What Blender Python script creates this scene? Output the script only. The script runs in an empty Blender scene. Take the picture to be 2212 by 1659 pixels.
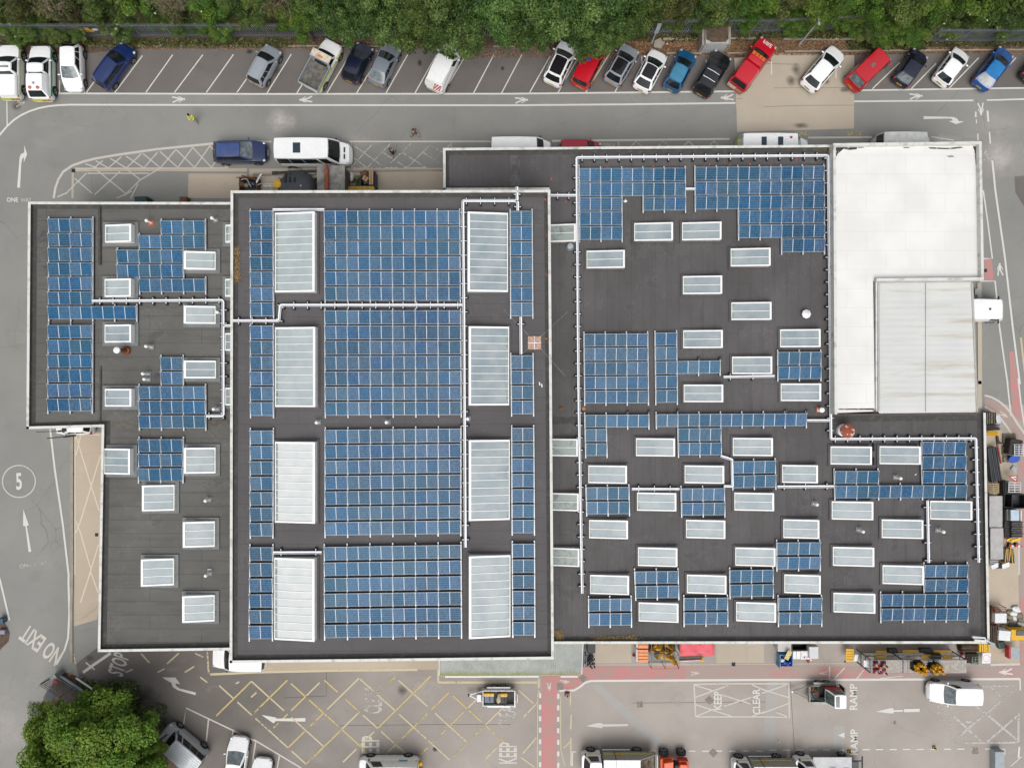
import bpy, math, random
import numpy as np
from mathutils import Vector, Matrix
R_ = math.radians
random.seed(7)
sc = bpy.context.scene
col = sc.collection
# ---------------------------------------------------------------- camera, sky, sun, exposure
H = 61.0; FPX = 1539.0; CX, CY = 1106.0, 829.5      # drone height, focal length in reference pixels
cam = bpy.data.objects.new('camera', bpy.data.cameras.new('camera')); col.objects.link(cam)
cam.location = (0, 0, H); cam.rotation_euler = (0, 0, 0)
cam.data.sensor_fit = 'HORIZONTAL'; cam.data.sensor_width = 36; cam.data.lens = 36 * FPX / 2212
cam.data.clip_end = 2000; sc.camera = cam
w = bpy.data.worlds.new("World"); sc.world = w; w.use_nodes = True
nt = w.node_tree; nt.nodes.clear()
sky = nt.nodes.new('ShaderNodeTexSky'); sky.sky_type = 'NISHITA'; sky.sun_disc = False
SUN_EL = 62.0
sky.sun_elevation = R_(SUN_EL); sky.sun_rotation = R_(180); sky.air_density = 1.0; sky.dust_density = 4.0
hs = nt.nodes.new('ShaderNodeHueSaturation'); hs.inputs['Saturation'].default_value = 0.3
bg = nt.nodes.new('ShaderNodeBackground'); bg.inputs['Strength'].default_value = 0.13
wo = nt.nodes.new('ShaderNodeOutputWorld')
nt.links.new(sky.outputs[0], hs.inputs['Color']); nt.links.new(hs.outputs[0], bg.inputs[0]); nt.links.new(bg.outputs[0], wo.inputs[0])
sun = bpy.data.objects.new('sun', bpy.data.lights.new('sun', 'SUN')); col.objects.link(sun)
sun.data.energy = 1.4; sun.data.angle = R_(50); sun.data.color = (1, .97, .92)
sun.rotation_euler = (R_(90 - SUN_EL), 0, 0); sun.location = (0, -30, 50)
sc.view_settings.view_transform = 'Standard'; sc.view_settings.look = 'None'
sc.view_settings.exposure = 0.35; sc.view_settings.gamma = 1
# ---------------------------------------------------------------- pixel frames of the survey -> points on a level
K = .685679
def P(p, z=0.0):
    s = (H - z) / FPX
    return Vector(((p[0] - CX) * s, -(p[1] - CY) * s, z))
def fr(X0, Y0, k): return lambda x, y: ((X0 + x / k) * K, (Y0 + y / k) * K)
kA, kB, kC = 2.71975, 2.67797, 2.68025
t00, t10, t20, t30 = fr(0, 0, kA), fr(800, 0, kA), fr(1600, 0, kA), fr(2400, 0, kB)
t01, t11, t21, t31 = fr(0, 600, kA), fr(800, 600, kA), fr(1600, 600, kA), fr(2400, 600, kB)
t02, t12, t22, t32 = fr(0, 1200, kA), fr(800, 1200, kA), fr(1600, 1200, kA), fr(2400, 1200, kB)
t03, t13, t23, t33 = fr(0, 1800, kC), fr(800, 1800, kC), fr(1600, 1800, kC), fr(2400, 1800, kB)
dd = lambda x, y: (x, y)
q5, q6, q4 = fr(1830, 2010, 5.027), fr(2400, 2010, 7.373), fr(2660, 2020, 5.53)
r1, r2, r3 = fr(3030, 1300, 6.383), fr(3030, 1540, 6.383), fr(3030, 1880, 6.383)
u1, g1, v1 = fr(730, 520, 4.424), fr(100, 2090, 9.617), fr(2050, 60, 7.9)
e1, e2 = fr(1450, 2130, 10.533), fr(2480, 2120, 10.055)
# ---------------------------------------------------------------- materials
def lin(c):
    c /= 255.0
    return c / 12.92 if c <= .04045 else ((c + .055) / 1.055) ** 2.4
GAIN = 1.35
def C(r, g, b): return tuple(min(.85, lin(v) / GAIN) for v in (r, g, b))
_mats = {}
def newmat(name):
    m = bpy.data.materials.new(name); m.use_nodes = True
    n = m.node_tree.nodes; l = m.node_tree.links
    return m, n, l, n['Principled BSDF']
def math_(n, l, op, a, b=None, c=None):
    x = n.new('ShaderNodeMath'); x.operation = op
    for i, v in enumerate((a, b, c)):
        if v is None: continue
        if isinstance(v, (int, float)): x.inputs[i].default_value = v
        else: l.new(v, x.inputs[i])
    return x.outputs[0]
def noise_(n, l, vec, scale, detail=3, rough=.55, stretch=None):
    if stretch:
        mp = n.new('ShaderNodeMapping'); mp.inputs['Scale'].default_value = stretch
        l.new(vec, mp.inputs[0]); vec = mp.outputs[0]
    t = n.new('ShaderNodeTexNoise'); t.inputs['Scale'].default_value = scale
    t.inputs['Detail'].default_value = detail; t.inputs['Roughness'].default_value = rough
    l.new(vec, t.inputs['Vector']); return t.outputs['Fac']
def ramp_(n, l, fac, a, b):
    x = n.new('ShaderNodeMapRange'); x.inputs[1].default_value = a; x.inputs[2].default_value = b
    l.new(fac, x.inputs[0]); return x.outputs[0]
def mix_(n, l, fac, a, b):
    x = n.new('ShaderNodeMix'); x.data_type = 'RGBA'
    if isinstance(fac, (int, float)): x.inputs[0].default_value = fac
    else: l.new(fac, x.inputs[0])
    for i, v in ((6, a), (7, b)):
        if isinstance(v, tuple): x.inputs[i].default_value = (*v[:3], 1)
        else: l.new(v, x.inputs[i])
    return x.outputs[2]
def M(name, c, rough=.6, metal=0, var=.12, scale=2.0, coat=0, spec=.5, c2=None, lo=.35, hi=.65, rnd=0, bump=0, bscale=40, fine=0, stretch=None):
    """simple surface: base colour broken by world-space noise towards c2 (wear, dirt)"""
    if name in _mats: return _mats[name]
    m, n, l, b = newmat(name)
    g = n.new('ShaderNodeNewGeometry').outputs['Position']
    f = ramp_(n, l, noise_(n, l, g, scale, 4, .6, stretch), lo, hi)
    a = c; d = c2 if c2 else tuple(v * (1 - 2 * var) for v in c)
    o = mix_(n, l, f, d if not c2 else a, a if not c2 else d)
    if fine:
        ff = ramp_(n, l, noise_(n, l, g, 22, 2, .7), .3, .7)
        o = mix_(n, l, math_(n, l, 'MULTIPLY', ff, fine), o, tuple(v * .45 for v in c))
    if rnd:
        oi = n.new('ShaderNodeObjectInfo').outputs['Random']
        h = n.new('ShaderNodeHueSaturation'); l.new(o, h.inputs['Color'])
        l.new(math_(n, l, 'MULTIPLY_ADD', oi, rnd, 1 - rnd / 2), h.inputs['Value']); o = h.outputs[0]
    l.new(o, b.inputs['Base Color'])
    b.inputs['Roughness'].default_value = rough; b.inputs['Metallic'].default_value = metal
    b.inputs['Specular IOR Level'].default_value = spec; b.inputs['Coat Weight'].default_value = coat
    if bump:
        bp = n.new('ShaderNodeBump'); bp.inputs['Strength'].default_value = bump; bp.inputs['Distance'].default_value = .02
        l.new(noise_(n, l, g, bscale, 3), bp.inputs['Height']); l.new(bp.outputs[0], b.inputs['Normal'])
    _mats[name] = m; return m
def asphalt(name, c, c2, dark=.5, crack=.25, west=None):
    if name in _mats: return _mats[name]
    m, n, l, b = newmat(name)
    g = n.new('ShaderNodeNewGeometry').outputs['Position']
    big = ramp_(n, l, noise_(n, l, g, .09, 4, .6), .35, .65)
    o = mix_(n, l, big, c, c2)
    if west:                                     # older, darker surfacing at the west end of the yard, ragged joint
        sx = n.new('ShaderNodeSeparateXYZ'); l.new(g, sx.inputs[0])
        e = math_(n, l, 'ADD', sx.outputs[0], math_(n, l, 'MULTIPLY', noise_(n, l, g, .2, 5, .6), 14))
        o = mix_(n, l, ramp_(n, l, e, west[2] - 4, west[3] + 8), mix_(n, l, big, west[0], west[1]), o)
    pt = ramp_(n, l, noise_(n, l, g, .5, 5, .65), .56, .72)                       # oil and tyre stains
    o = mix_(n, l, math_(n, l, 'MULTIPLY', pt, .3 * dark), o, tuple(v * .55 for v in c))
    lt = ramp_(n, l, noise_(n, l, g, .33, 5, .7, (.5, 1, 1)), .58, .78)            # pale dusty scuffs
    o = mix_(n, l, math_(n, l, 'MULTIPLY', lt, .35), o, tuple(min(.6, v * 1.35) for v in c2))
    fine = ramp_(n, l, noise_(n, l, g, 14, 3, .75), .3, .7)
    o = mix_(n, l, math_(n, l, 'MULTIPLY', fine, .22), o, tuple(v * .5 for v in c))
    gr = ramp_(n, l, noise_(n, l, g, 60, 2, .8), .62, .75)
    o = mix_(n, l, math_(n, l, 'MULTIPLY', gr, .25), o, tuple(min(.6, v * 1.6) for v in c))
    v = n.new('ShaderNodeTexVoronoi'); v.feature = 'DISTANCE_TO_EDGE'; v.inputs['Scale'].default_value = .23
    wv = n.new('ShaderNodeVectorMath'); wv.operation = 'MULTIPLY_ADD'
    nz = n.new('ShaderNodeTexNoise'); nz.inputs['Scale'].default_value = .8; l.new(g, nz.inputs['Vector'])
    l.new(nz.outputs['Color'], wv.inputs[0]); wv.inputs[1].default_value = (.7, .7, 0); l.new(g, wv.inputs[2])
    l.new(wv.outputs[0], v.inputs['Vector'])
    ck = math_(n, l, 'LESS_THAN', v.outputs['Distance'], .0035)
    ck = math_(n, l, 'MULTIPLY', ck, ramp_(n, l, noise_(n, l, g, .12, 2), .5, .6))
    o = mix_(n, l, math_(n, l, 'MULTIPLY', ck, crack), o, tuple(v_ * .3 for v_ in c))
    l.new(o, b.inputs['Base Color']); b.inputs['Roughness'].default_value = .9; b.inputs['Specular IOR Level'].default_value = .25
    _mats[name] = m; return m
def paint(name, c, wear=.45, scale=3.0, soft=.06):
    """road paint that has worn through in patches"""
    if name in _mats: return _mats[name]
    m, n, l, b = newmat(name)
    g = n.new('ShaderNodeNewGeometry').outputs['Position']
    f = noise_(n, l, g, scale, 6, .72)
    f2 = noise_(n, l, g, .25, 2, .5)
    s = math_(n, l, 'MULTIPLY_ADD', f2, .5, math_(n, l, 'MULTIPLY', f, .75))
    a = ramp_(n, l, s, wear - soft, wear + soft)
    a = math_(n, l, 'MULTIPLY', a, .92)
    b.inputs['Base Color'].default_value = (*c, 1); b.inputs['Roughness'].default_value = .8
    l.new(a, b.inputs['Alpha']); _mats[name] = m; return m
def felt(name, c, c2, seam, vert=False, sx=1.0, damp=.5):
    """bitumen roofing felt laid in strips"""
    m, n, l, b = newmat(name)
    g = n.new('ShaderNodeNewGeometry').outputs['Position']
    o = mix_(n, l, ramp_(n, l, noise_(n, l, g, .16, 4, .6), .3, .7), c, c2)
    st = ramp_(n, l, noise_(n, l, g, .7, 5, .7, (.35, 2.0, 1) if not vert else (2.0, .35, 1)), .5, .75)
    o = mix_(n, l, math_(n, l, 'MULTIPLY', st, damp), o, tuple(v * .72 for v in c))
    pal = ramp_(n, l, noise_(n, l, g, .55, 6, .75), .6, .78)
    o = mix_(n, l, math_(n, l, 'MULTIPLY', pal, .35), o, tuple(v * 1.7 for v in c2))
    fi = ramp_(n, l, noise_(n, l, g, 18, 3, .8), .3, .7)
    o = mix_(n, l, math_(n, l, 'MULTIPLY', fi, .3), o, tuple(v * .5 for v in c))
    bl = ramp_(n, l, noise_(n, l, g, .34, 6, .78, (1, 1, 1)), .58, .66)                 # dried puddle marks with a tide line
    o = mix_(n, l, math_(n, l, 'MULTIPLY', bl, .3), o, tuple(v * .68 for v in c))
    rg_ = ramp_(n, l, math_(n, l, 'ABSOLUTE', math_(n, l, 'SUBTRACT', noise_(n, l, g, .34, 6, .78, (1, 1, 1)), .58)), .012, 0)
    o = mix_(n, l, math_(n, l, 'MULTIPLY', rg_, .22), o, tuple(v * 1.8 for v in c2))
    sp = ramp_(n, l, noise_(n, l, g, 9, 2, .6), .76, .8)
    o = mix_(n, l, math_(n, l, 'MULTIPLY', sp, .5), o, (.3, .3, .27))
    br = n.new('ShaderNodeTexBrick'); mp = n.new('ShaderNodeMapping')
    if vert: mp.inputs['Rotation'].default_value = (0, 0, R_(90))
    l.new(g, mp.inputs[0]); l.new(mp.outputs[0], br.inputs['Vector'])
    br.inputs['Scale'].default_value = 1.0; br.inputs['Brick Width'].default_value = 8.0; br.inputs['Row Height'].default_value = sx
    br.inputs['Mortar Size'].default_value = .022; br.inputs['Mortar Smooth'].default_value = .4
    o = mix_(n, l, math_(n, l, 'MULTIPLY', br.outputs['Fac'], seam), o, tuple(v * .35 for v in c))
    l.new(o, b.inputs['Base Color']); b.inputs['Roughness'].default_value = .85; b.inputs['Specular IOR Level'].default_value = .3
    _mats[name] = m; return m
def carpaint(name, c):
    return M('paint_' + name, c, .32, 0, .03, 3, coat=.8, spec=.5)
WHITE = M('white_frame', (.78, .78, .765), .45, 0, .04, 1.5)
TRIM = M('white_coping', C(228, 228, 222), .6, 0, .1, 1.6, c2=C(150, 147, 138), lo=.5, hi=.78, fine=.25)
GALV = M('galvanised_steel', (.72, .74, .77), .45, 0, .04, 4)
BLACK = M('black_plastic', (.012, .013, .015), .55, 0, .1)
RUBBER = M('tyre_rubber', (.014, .014, .015), .8, 0, .1)
STEELD = M('dark_steel', (.07, .075, .08), .5, .6, .2, 5)
ALLOY = M('wheel_alloy', (.42, .43, .45), .35, .7, .1, 6)
GLASSD = M('dark_vehicle_glass', (.012, .016, .018), .06, 0, .2, 2, spec=.6)
GLASSL = M('reflective_vehicle_glass', (.16, .19, .2), .1, 0, .3, 3, spec=.8)
REDL = M('red_lens', (.35, .012, .02), .2, 0, .1)
CLEARL = M('clear_lens', (.5, .53, .55), .12, .3, .1)
AMBER = M('amber_lens', (.75, .2, .02), .3, 0, .1)
PLATEY = M('yellow_plate', C(215, 165, 30), .4)
PLATEW = M('white_plate', C(220, 220, 215), .4)
YEL = M('yellow_sheet', C(240, 185, 15), .5, 0, .08, 5)
YELV = M('fluorescent_yellow', C(222, 232, 60), .6, 0, .06, 5)
REDS = M('red_sheet', C(205, 40, 45), .5, 0, .08, 5)
WHITES = M('white_sheet', C(236, 238, 238), .45, 0, .06, 4)
GREYS = M('grey_sheet', C(165, 175, 180), .5, 0, .08, 4)
BLUES = M('blue_plastic', C(25, 85, 185), .45, 0, .15, 6)
LBLUE = M('pale_blue_plastic', C(95, 150, 190), .45, 0, .12, 6)
ORANGE = M('orange_plastic', C(240, 120, 60), .55, 0, .12, 4)
RUST = M('rusty_steel', C(150, 82, 52), .85, .1, .25, 4, c2=C(95, 60, 45))
TIMBER = M('grey_timber', C(150, 138, 118), .85, 0, .25, 5, rnd=.3)
TIMBERN = M('pale_timber', C(205, 180, 135), .8, 0, .2, 6)
BROWNW = M('brown_timber', C(120, 88, 62), .85, 0, .25, 5)
TERRA = M('terracotta', C(205, 105, 70), .8, 0, .15, 8)
CARDB = M('cardboard', C(196, 160, 120), .85, 0, .12, 5)
SKIN = M('skin', C(220, 170, 146), .6, 0, .05)
CONC = M('concrete', C(168, 160, 146), .9, 0, .15, 1.5, fine=.3)
GRUB = M('rubble', C(170, 160, 140), .9, 0, .3, 5, fine=.5)
DGREEN = M('dark_green_plastic', C(28, 62, 60), .5, 0, .15)
# ---------------------------------------------------------------- mesh builder
class MB:
    def __init__(s): s.v = []; s.f = []; s.m = []; s.uv = None
    def add(s, vs, fs, mi=0):
        o = len(s.v); s.v += [tuple(x) for x in vs]
        s.f += [tuple(i + o for i in f) for f in fs]; s.m += [mi] * len(fs)
    def box(s, c, d, mi=0, rz=0, M4=None, taper=1.0):
        vs = []
        for z in (-.5, .5):
            k = 1 if z < 0 else taper
            for x, y in ((-.5, -.5), (.5, -.5), (.5, .5), (-.5, .5)):
                p = Vector((x * d[0] * k, y * d[1] * k, z * d[2]))
                if rz: p.rotate(Matrix.Rotation(rz, 3, 'Z'))
                if M4 is not None: p = M4 @ p
                vs.append(p + Vector(c))
        s.add(vs, [(3, 2, 1, 0), (4, 5, 6, 7), (0, 1, 5, 4), (1, 2, 6, 5), (2, 3, 7, 6), (3, 0, 4, 7)], mi); return s
    def prism(s, pts, z0, z1, mi=0, mtop=None):
        n = len(pts); a = sum(pts[i][0] * pts[(i + 1) % n][1] - pts[(i + 1) % n][0] * pts[i][1] for i in range(n))
        if a < 0: pts = pts[::-1]
        s.add([(p[0], p[1], z0) for p in pts] + [(p[0], p[1], z1) for p in pts],
              [tuple(range(n))[::-1]] + [(i, (i + 1) % n, (i + 1) % n + n, i + n) for i in range(n)], mi)
        o = len(s.v) - n
        s.f.append(tuple(range(o, o + n))); s.m.append(mi if mtop is None else mtop); return s
    def flat(s, pts, z, mi=0):
        n = len(pts); a = sum(pts[i][0] * pts[(i + 1) % n][1] - pts[(i + 1) % n][0] * pts[i][1] for i in range(n))
        if a < 0: pts = pts[::-1]
        s.add([(p[0], p[1], z) for p in pts], [tuple(range(n))], mi); return s
    def quad(s, a, b, c, d, mi=0): s.add([a, b, c, d], [(0, 1, 2, 3)], mi); return s
    def tube(s, path, r, mi=0, n=8, cap=True):
        path = [Vector(p) for p in path]; rs = r if isinstance(r, (list, tuple)) else [r] * len(path)
        rings = []
        for i, p in enumerate(path):
            d = (path[min(i + 1, len(path) - 1)] - path[max(i - 1, 0)]).normalized()
            up = Vector((0, 0, 1)) if abs(d.z) < .9 else Vector((1, 0, 0))
            a = d.cross(up).normalized(); b = a.cross(d).normalized()
            rings.append([p + (a * math.cos(t) + b * math.sin(t)) * rs[i] for t in [2 * math.pi * j / n for j in range(n)]])
        vs = [q for rg in rings for q in rg]; fs = []
        for i in range(len(path) - 1):
            for j in range(n):
                fs.append((i * n + j, i * n + (j + 1) % n, (i + 1) * n + (j + 1) % n, (i + 1) * n + j))
        if cap: fs += [tuple(range(n))[::-1], tuple(range((len(path) - 1) * n, len(path) * n))]
        s.add(vs, fs, mi); return s
    def lathe(s, prof, c=(0, 0, 0), mi=0, n=16, axis='Z'):
        vs = []
        for r, z in prof:
            for j in range(n):
                t = 2 * math.pi * j / n; p = (r * math.cos(t), r * math.sin(t), z)
                if axis == 'Y': p = (p[0], p[2], p[1])
                vs.append((p[0] + c[0], p[1] + c[1], p[2] + c[2]))
        fs = []
        for i in range(len(prof) - 1):
            for j in range(n): fs.append((i * n + j, i * n + (j + 1) % n, (i + 1) * n + (j + 1) % n, (i + 1) * n + j))
        fs += [tuple(range(n))[::-1], tuple(range((len(prof) - 1) * n, len(prof) * n))]
        s.add(vs, fs, mi); return s
    def blob(s, c, r, mi=0, n=10, m=6, seed=0, rough=.15):
        rr = random.Random(seed); vs = []
        for i in range(m + 1):
            ph = math.pi * i / m
            for j in range(n):
                t = 2 * math.pi * j / n; k = 1 + rr.uniform(-rough, rough)
                vs.append((c[0] + r[0] * k * math.sin(ph) * math.cos(t), c[1] + r[1] * k * math.sin(ph) * math.sin(t), c[2] + r[2] * math.cos(ph)))
        fs = [(i * n + j, (i + 1) * n + j, (i + 1) * n + (j + 1) % n, i * n + (j + 1) % n) for i in range(m) for j in range(n)]
        s.add(vs, fs, mi); return s
    def build(s, name, mats, parent=None, smooth=None, bevel=0):
        me = bpy.data.meshes.new(name); me.from_pydata(s.v, [], s.f)
        for m in (mats if isinstance(mats, (list, tuple)) else [mats]): me.materials.append(m)
        me.polygons.foreach_set('material_index', s.m)
        if smooth is not None:
            me.polygons.foreach_set('use_smooth', [True] * len(s.f)); me.update(); me.set_sharp_from_angle(angle=R_(smooth))
        me.update()
        o = bpy.data.objects.new(name, me); col.objects.link(o)
        if parent is not None: o.parent = parent
        if bevel:
            b = o.modifiers.new('bevel', 'BEVEL'); b.width = bevel; b.segments = 2; b.limit_method = 'ANGLE'
        return o
def tag(o, label=None, cat=None, group=None, kind=None):
    if label: o['label'] = label
    if cat: o['category'] = cat
    if group: o['group'] = group
    if kind: o['kind'] = kind
    return o
def thing(name, label, cat, loc=(0, 0, 0), rz=0, group=None):
    o = bpy.data.objects.new(name, None); col.objects.link(o)
    o.location = loc; o.rotation_euler = (0, 0, rz); o.empty_display_size = .3
    return tag(o, label, cat, group)
ORD = ['', 'first', 'second', 'third', 'fourth', 'fifth', 'sixth', 'seventh', 'eighth', 'ninth', 'tenth', 'eleventh', 'twelfth', 'thirteenth',
       'fourteenth', 'fifteenth', 'sixteenth', 'seventeenth', 'eighteenth', 'nineteenth', 'twentieth'] + ['%dth' % i if i % 10 not in (1, 2, 3) else '%d%s' % (i, ('st', 'nd', 'rd')[i % 10 - 1]) for i in range(21, 90)]
_text = {}
def text_geo(s):
    if s in _text: return _text[s]
    cu = bpy.data.curves.new('t', 'FONT'); cu.body = s; cu.resolution_u = 3; cu.offset = .022
    ob = bpy.data.objects.new('t', cu); col.objects.link(ob)
    dg = bpy.context.evaluated_depsgraph_get(); dg.update()
    me = bpy.data.meshes.new_from_object(ob.evaluated_get(dg))
    vs = [(v.co.x, v.co.y) for v in me.vertices]; fs = [tuple(p.vertices) for p in me.polygons]
    bpy.data.objects.remove(ob); bpy.data.curves.remove(cu); bpy.data.meshes.remove(me)
    x0 = min(v[0] for v in vs); x1 = max(v[0] for v in vs); y0 = min(v[1] for v in vs); y1 = max(v[1] for v in vs)
    _text[s] = ([((x - x0) / (x1 - x0), (y - y0) / (y1 - y0)) for x, y in vs], fs); return _text[s]
def text_on(mb, s, o, r, u, mi=0):
    """lettering s spread over the parallelogram o, r (reading direction), u (up)"""
    vs, fs = text_geo(s); o = Vector(o); r = Vector(r); u = Vector(u)
    mb.add([o + r * x + u * y for x, y in vs], fs, mi)
# ================================================================ GROUND, SURFACES, MARKINGS
ROAD = asphalt('asphalt_road', C(141, 141, 137), C(156, 156, 151), .6, .4)
BAY = asphalt('asphalt_bays', C(112, 107, 103), C(128, 123, 119), .9, .4)
YARD = asphalt('asphalt_yard', C(164, 156, 149), C(186, 178, 170), .6, .25, (C(104, 99, 95), C(126, 121, 116), -15, -6))
CREAMC = asphalt('concrete_pale', C(186, 174, 156), C(204, 193, 176), .4, .3)
PINKC = asphalt('concrete_warm', C(188, 174, 155), C(204, 190, 171), .6, .3)
REDP = M('red_path_surface', C(203, 140, 138), .9, 0, .1, .9, c2=C(172, 154, 146), lo=.42, hi=.66, fine=.2)
REDQ = M('red_path_worn', C(198, 142, 138), .9, 0, .1, .5, c2=C(176, 160, 151), lo=.3, hi=.52, fine=.25)
DIRT = M('leaf_litter', C(118, 96, 80), .95, 0, .3, 3.5, c2=C(72, 62, 46), lo=.35, hi=.65, fine=.6, bump=.6, bscale=12)
SOIL = M('dark_soil', C(46, 46, 34), .95, 0, .3, 2, fine=.5)
KERB = M('kerb_concrete', C(172, 164, 150), .9, 0, .12, 1.4, fine=.3)
PATCHL = asphalt('asphalt_patch', C(172, 170, 166), C(182, 180, 176), .2)
PW = paint('road_paint_white', C(226, 224, 218), .33)
PWW = paint('road_paint_worn', C(214, 208, 198), .44, 4)
PWF = paint('road_paint_faded', C(200, 196, 188), .58, 5)
PCR = paint('road_paint_cream', C(210, 198, 164), .5, 3.5)
PYE = paint('road_paint_yellow', C(208, 188, 126), .55, 4)
def structure(o, name=None): o['kind'] = 'structure'; return o
def ground(name, px, mat, z):
    mb = MB(); mb.flat([P(p, z) for p in px], z); return structure(mb.build(name, mat))
mb = MB(); mb.flat([(-220, -220), (220, -220), (220, 220), (-220, 220)], 0); structure(mb.build('ground', ROAD))
ground('parking_surface', [t00(700, 420), t00(2203, 400), t10(2203, 410), t20(1950, 450), t20(1950, 790), t10(2203, 806), t10(0, 808), t00(480, 803)], BAY, .004)
ground('parking_surface', [t30(780, 440), t30(2260, 420), t30(2260, 750), t30(778, 768)], BAY, .004)
ground('yard_surface', [t03(640, 780), t03(850, 620), t13(0, 620), t23(0, 600), t33(2300, 600), t33(2300, 1720), t03(900, 1700), t03(700, 1200), t03(660, 860)], YARD, .004)
ground('yard_surface', [t32(1880, 200), t32(2300, 200), t32(2300, 1660), t33(2300, 620), t33(1880, 620)], YARD, .002)
ground('concrete_pad', [t32(1890, 420), t32(2160, 420), t32(2165, 1660), t33(2175, 770), t33(1900, 770)], PINKC, .006)
ground('concrete_patch', [t20(1940, 480), t30(780, 430), t30(778, 1087), t20(1965, 1132)], CREAMC, .008)
ground('concrete_pad', [t00(1615, 1490), t10(-60, 1490), t10(-60, 1700), t00(1610, 1700)], PINKC, .008)
ground('concrete_pad', [t10(1095, 1500), t10(1570, 1500), t10(1560, 1700), t10(1095, 1700)], CREAMC, .008)
ground('pavement', [t10(-40, 1448), t10(1640, 1440), t10(1640, 1700), t10(-40, 1700)], CREAMC, .006)
ground('concrete_apron', [t02(640, 440), t02(880, 440), t02(880, 1700), t03(820, 405), t03(625, 462)], PINKC, .008)
ground('concrete_pad', [t23(735, 560), t23(1040, 560), t23(1042, 772), t23(715, 775)], CREAMC, .008)
ground('concrete_pad', [t23(1760, 560), t23(2160, 560), t23(2165, 772), t23(1760, 775)], CREAMC, .008)
ground('pavement', [t13(-20, 740), t13(1560, 740), t13(1560, 826), t13(-20, 850)], PINKC, .006)
ground('asphalt_patch', [t23(690, 950), t23(780, 950), t23(1380, 1490), t23(1265, 1490)], PATCHL, .008)
ground('asphalt_patch', [t33(45, 930), t33(140, 930), t33(95, 1500), t33(10, 1500)], PATCHL, .008)
ground('asphalt_patch', [t33(605, 1300), t33(700, 1300), t33(690, 1500), t33(605, 1500)], PATCHL, .008)
ground('asphalt_patch', [t30(2130, 1490), t30(2260, 1480), t31(2260, 210), t31(2140, 20)], BAY, .005)
# red pedestrian route
ground('red_path', [t23(283, 870), t23(620, 870), t23(622, 800), t23(1500, 794), t23(1500, 917), t23(700, 922),
                    t23(610, 975), t23(560, 1000), t23(415, 1003), t23(413, 1720), t23(285, 1720)], REDP, .012)
ground('red_path', [t23(1500, 794), t23(2171, 790), t33(560, 800), t33(2300, 790), t33(2300, 905), t33(0, 918), t23(1500, 917)], REDQ, .012)
ground('red_path', [t31(1876, 580), t31(1940, 580), t31(1957, 760), t31(1880, 760)], REDP, .0125)
ground('red_path', [t32(1880, 140), t32(1965, 165), t32(2050, 235), t32(2130, 330), t32(2215, 440), t32(2240, 480), t32(2240, 1660), t33(2240, 900), t33(2185, 900), t33(2170, 0),
                    t32(2160, 1300), t32(2150, 620), t32(2120, 440), t32(2030, 330), t32(1950, 255), t32(1880, 215)], REDQ, .0131)
ground('red_path', [t32(2085, -250), t32(2130, -250), t32(2170, 60), t32(2190, 340), t32(2120, 290), t32(2100, 100)], REDP, .0137)
# verge under the fence and kerbs
ground('verge', [dd(-80, -60), dd(2300, -60), dd(2300, 108), t30(800, 470), t30(180, 450), t20(1950, 500), dd(1560, 119), dd(1340, 119), dd(1330, 104), dd(1000, 104), dd(300, 106), dd(160, 118), dd(-80, 118)], DIRT, .010)
ground('soil', [dd(-80, -80), dd(2300, -80), dd(2300, 78), dd(1340, 66), dd(-80, 74)], SOIL, .016)
ground('verge', [t03(640, 880), t03(1200, 1250), t03(1500, 1660), t03(180, 1720), t03(300, 1200), t03(420, 980), t03(520, 840)], DIRT, .0142)
ground('verge', [t03(-100, 330), t03(30, 420), t03(80, 520), t03(70, 590), t03(-20, 680), t03(-100, 700)], DIRT, .05)
def strip(mb, pts, wpx, z, mi=0):
    """a ribbon of given width (reference pixels) along pixel points, mitred"""
    n = len(pts); Lp, Rp = [], []
    for i in range(n):
        a = Vector(pts[max(i - 1, 0)]); b = Vector(pts[min(i + 1, n - 1)]); d = (b - a).normalized(); nn = Vector((-d.y, d.x)) * wpx / 2
        p = Vector(pts[i]); Lp.append(P(p + nn, z)); Rp.append(P(p - nn, z))
    for i in range(n - 1): mb.quad(Lp[i], Lp[i + 1], Rp[i + 1], Rp[i], mi)
def kerb(px, wpx, h=.1, mat=KERB):
    mb = MB()
    for a, b in zip(px, px[1:]):
        A, B = P(a), P(b); d = (B - A); mb.box(((A.x + B.x) / 2, (A.y + B.y) / 2, h / 2), (d.length, wpx * H / FPX, h), 0, math.atan2(d.y, d.x))
    return structure(mb.build('kerb', mat))
kerb([t00(760, 398), t00(2203, 396), t10(1150, 405)], 3); kerb([t10(2050, 404), t20(0, 402), t20(60, 402)], 3)
kerb([t20(1360, 462), t20(1660, 462)], 3.2); kerb([t20(1880, 462), t30(0, 448)], 3); kerb([t30(190, 440), t30(1100, 432), t30(2260, 425)], 3.2)
kerb([t20(1330, 342), t20(1650, 342)], 5, .12); kerb([t20(1890, 336), t20(2120, 336)], 4, .12); kerb([t30(180, 336), t30(790, 336)], 4, .12)
kerb([t00(625, 1458), t00(1400, 1455), t00(2010, 1458), t10(-60, 1458)], 7, .012, CREAMC)
kerb([t00(625, 1475), t00(622, 1700)], 5, .012, CREAMC)
kerb([t02(622, 470), t02(620, 1000), t02(622, 1659), t03(606, 300), t03(608, 760)], 6, .11)
kerb([t10(0, 1500), t10(530, 1498)], 4, .25); kerb([t10(800, 1470), t10(1620, 1460)], 3, .1)
kerb([t31(1830, 780), t31(1835, 1634)], 9, .1, CREAMC); kerb([t32(1830, 0), t32(1835, 230)], 9, .1, CREAMC)
kerb([t23(640, 785), t23(2171, 782), t33(700, 770)], 3, .02, CREAMC)
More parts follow.
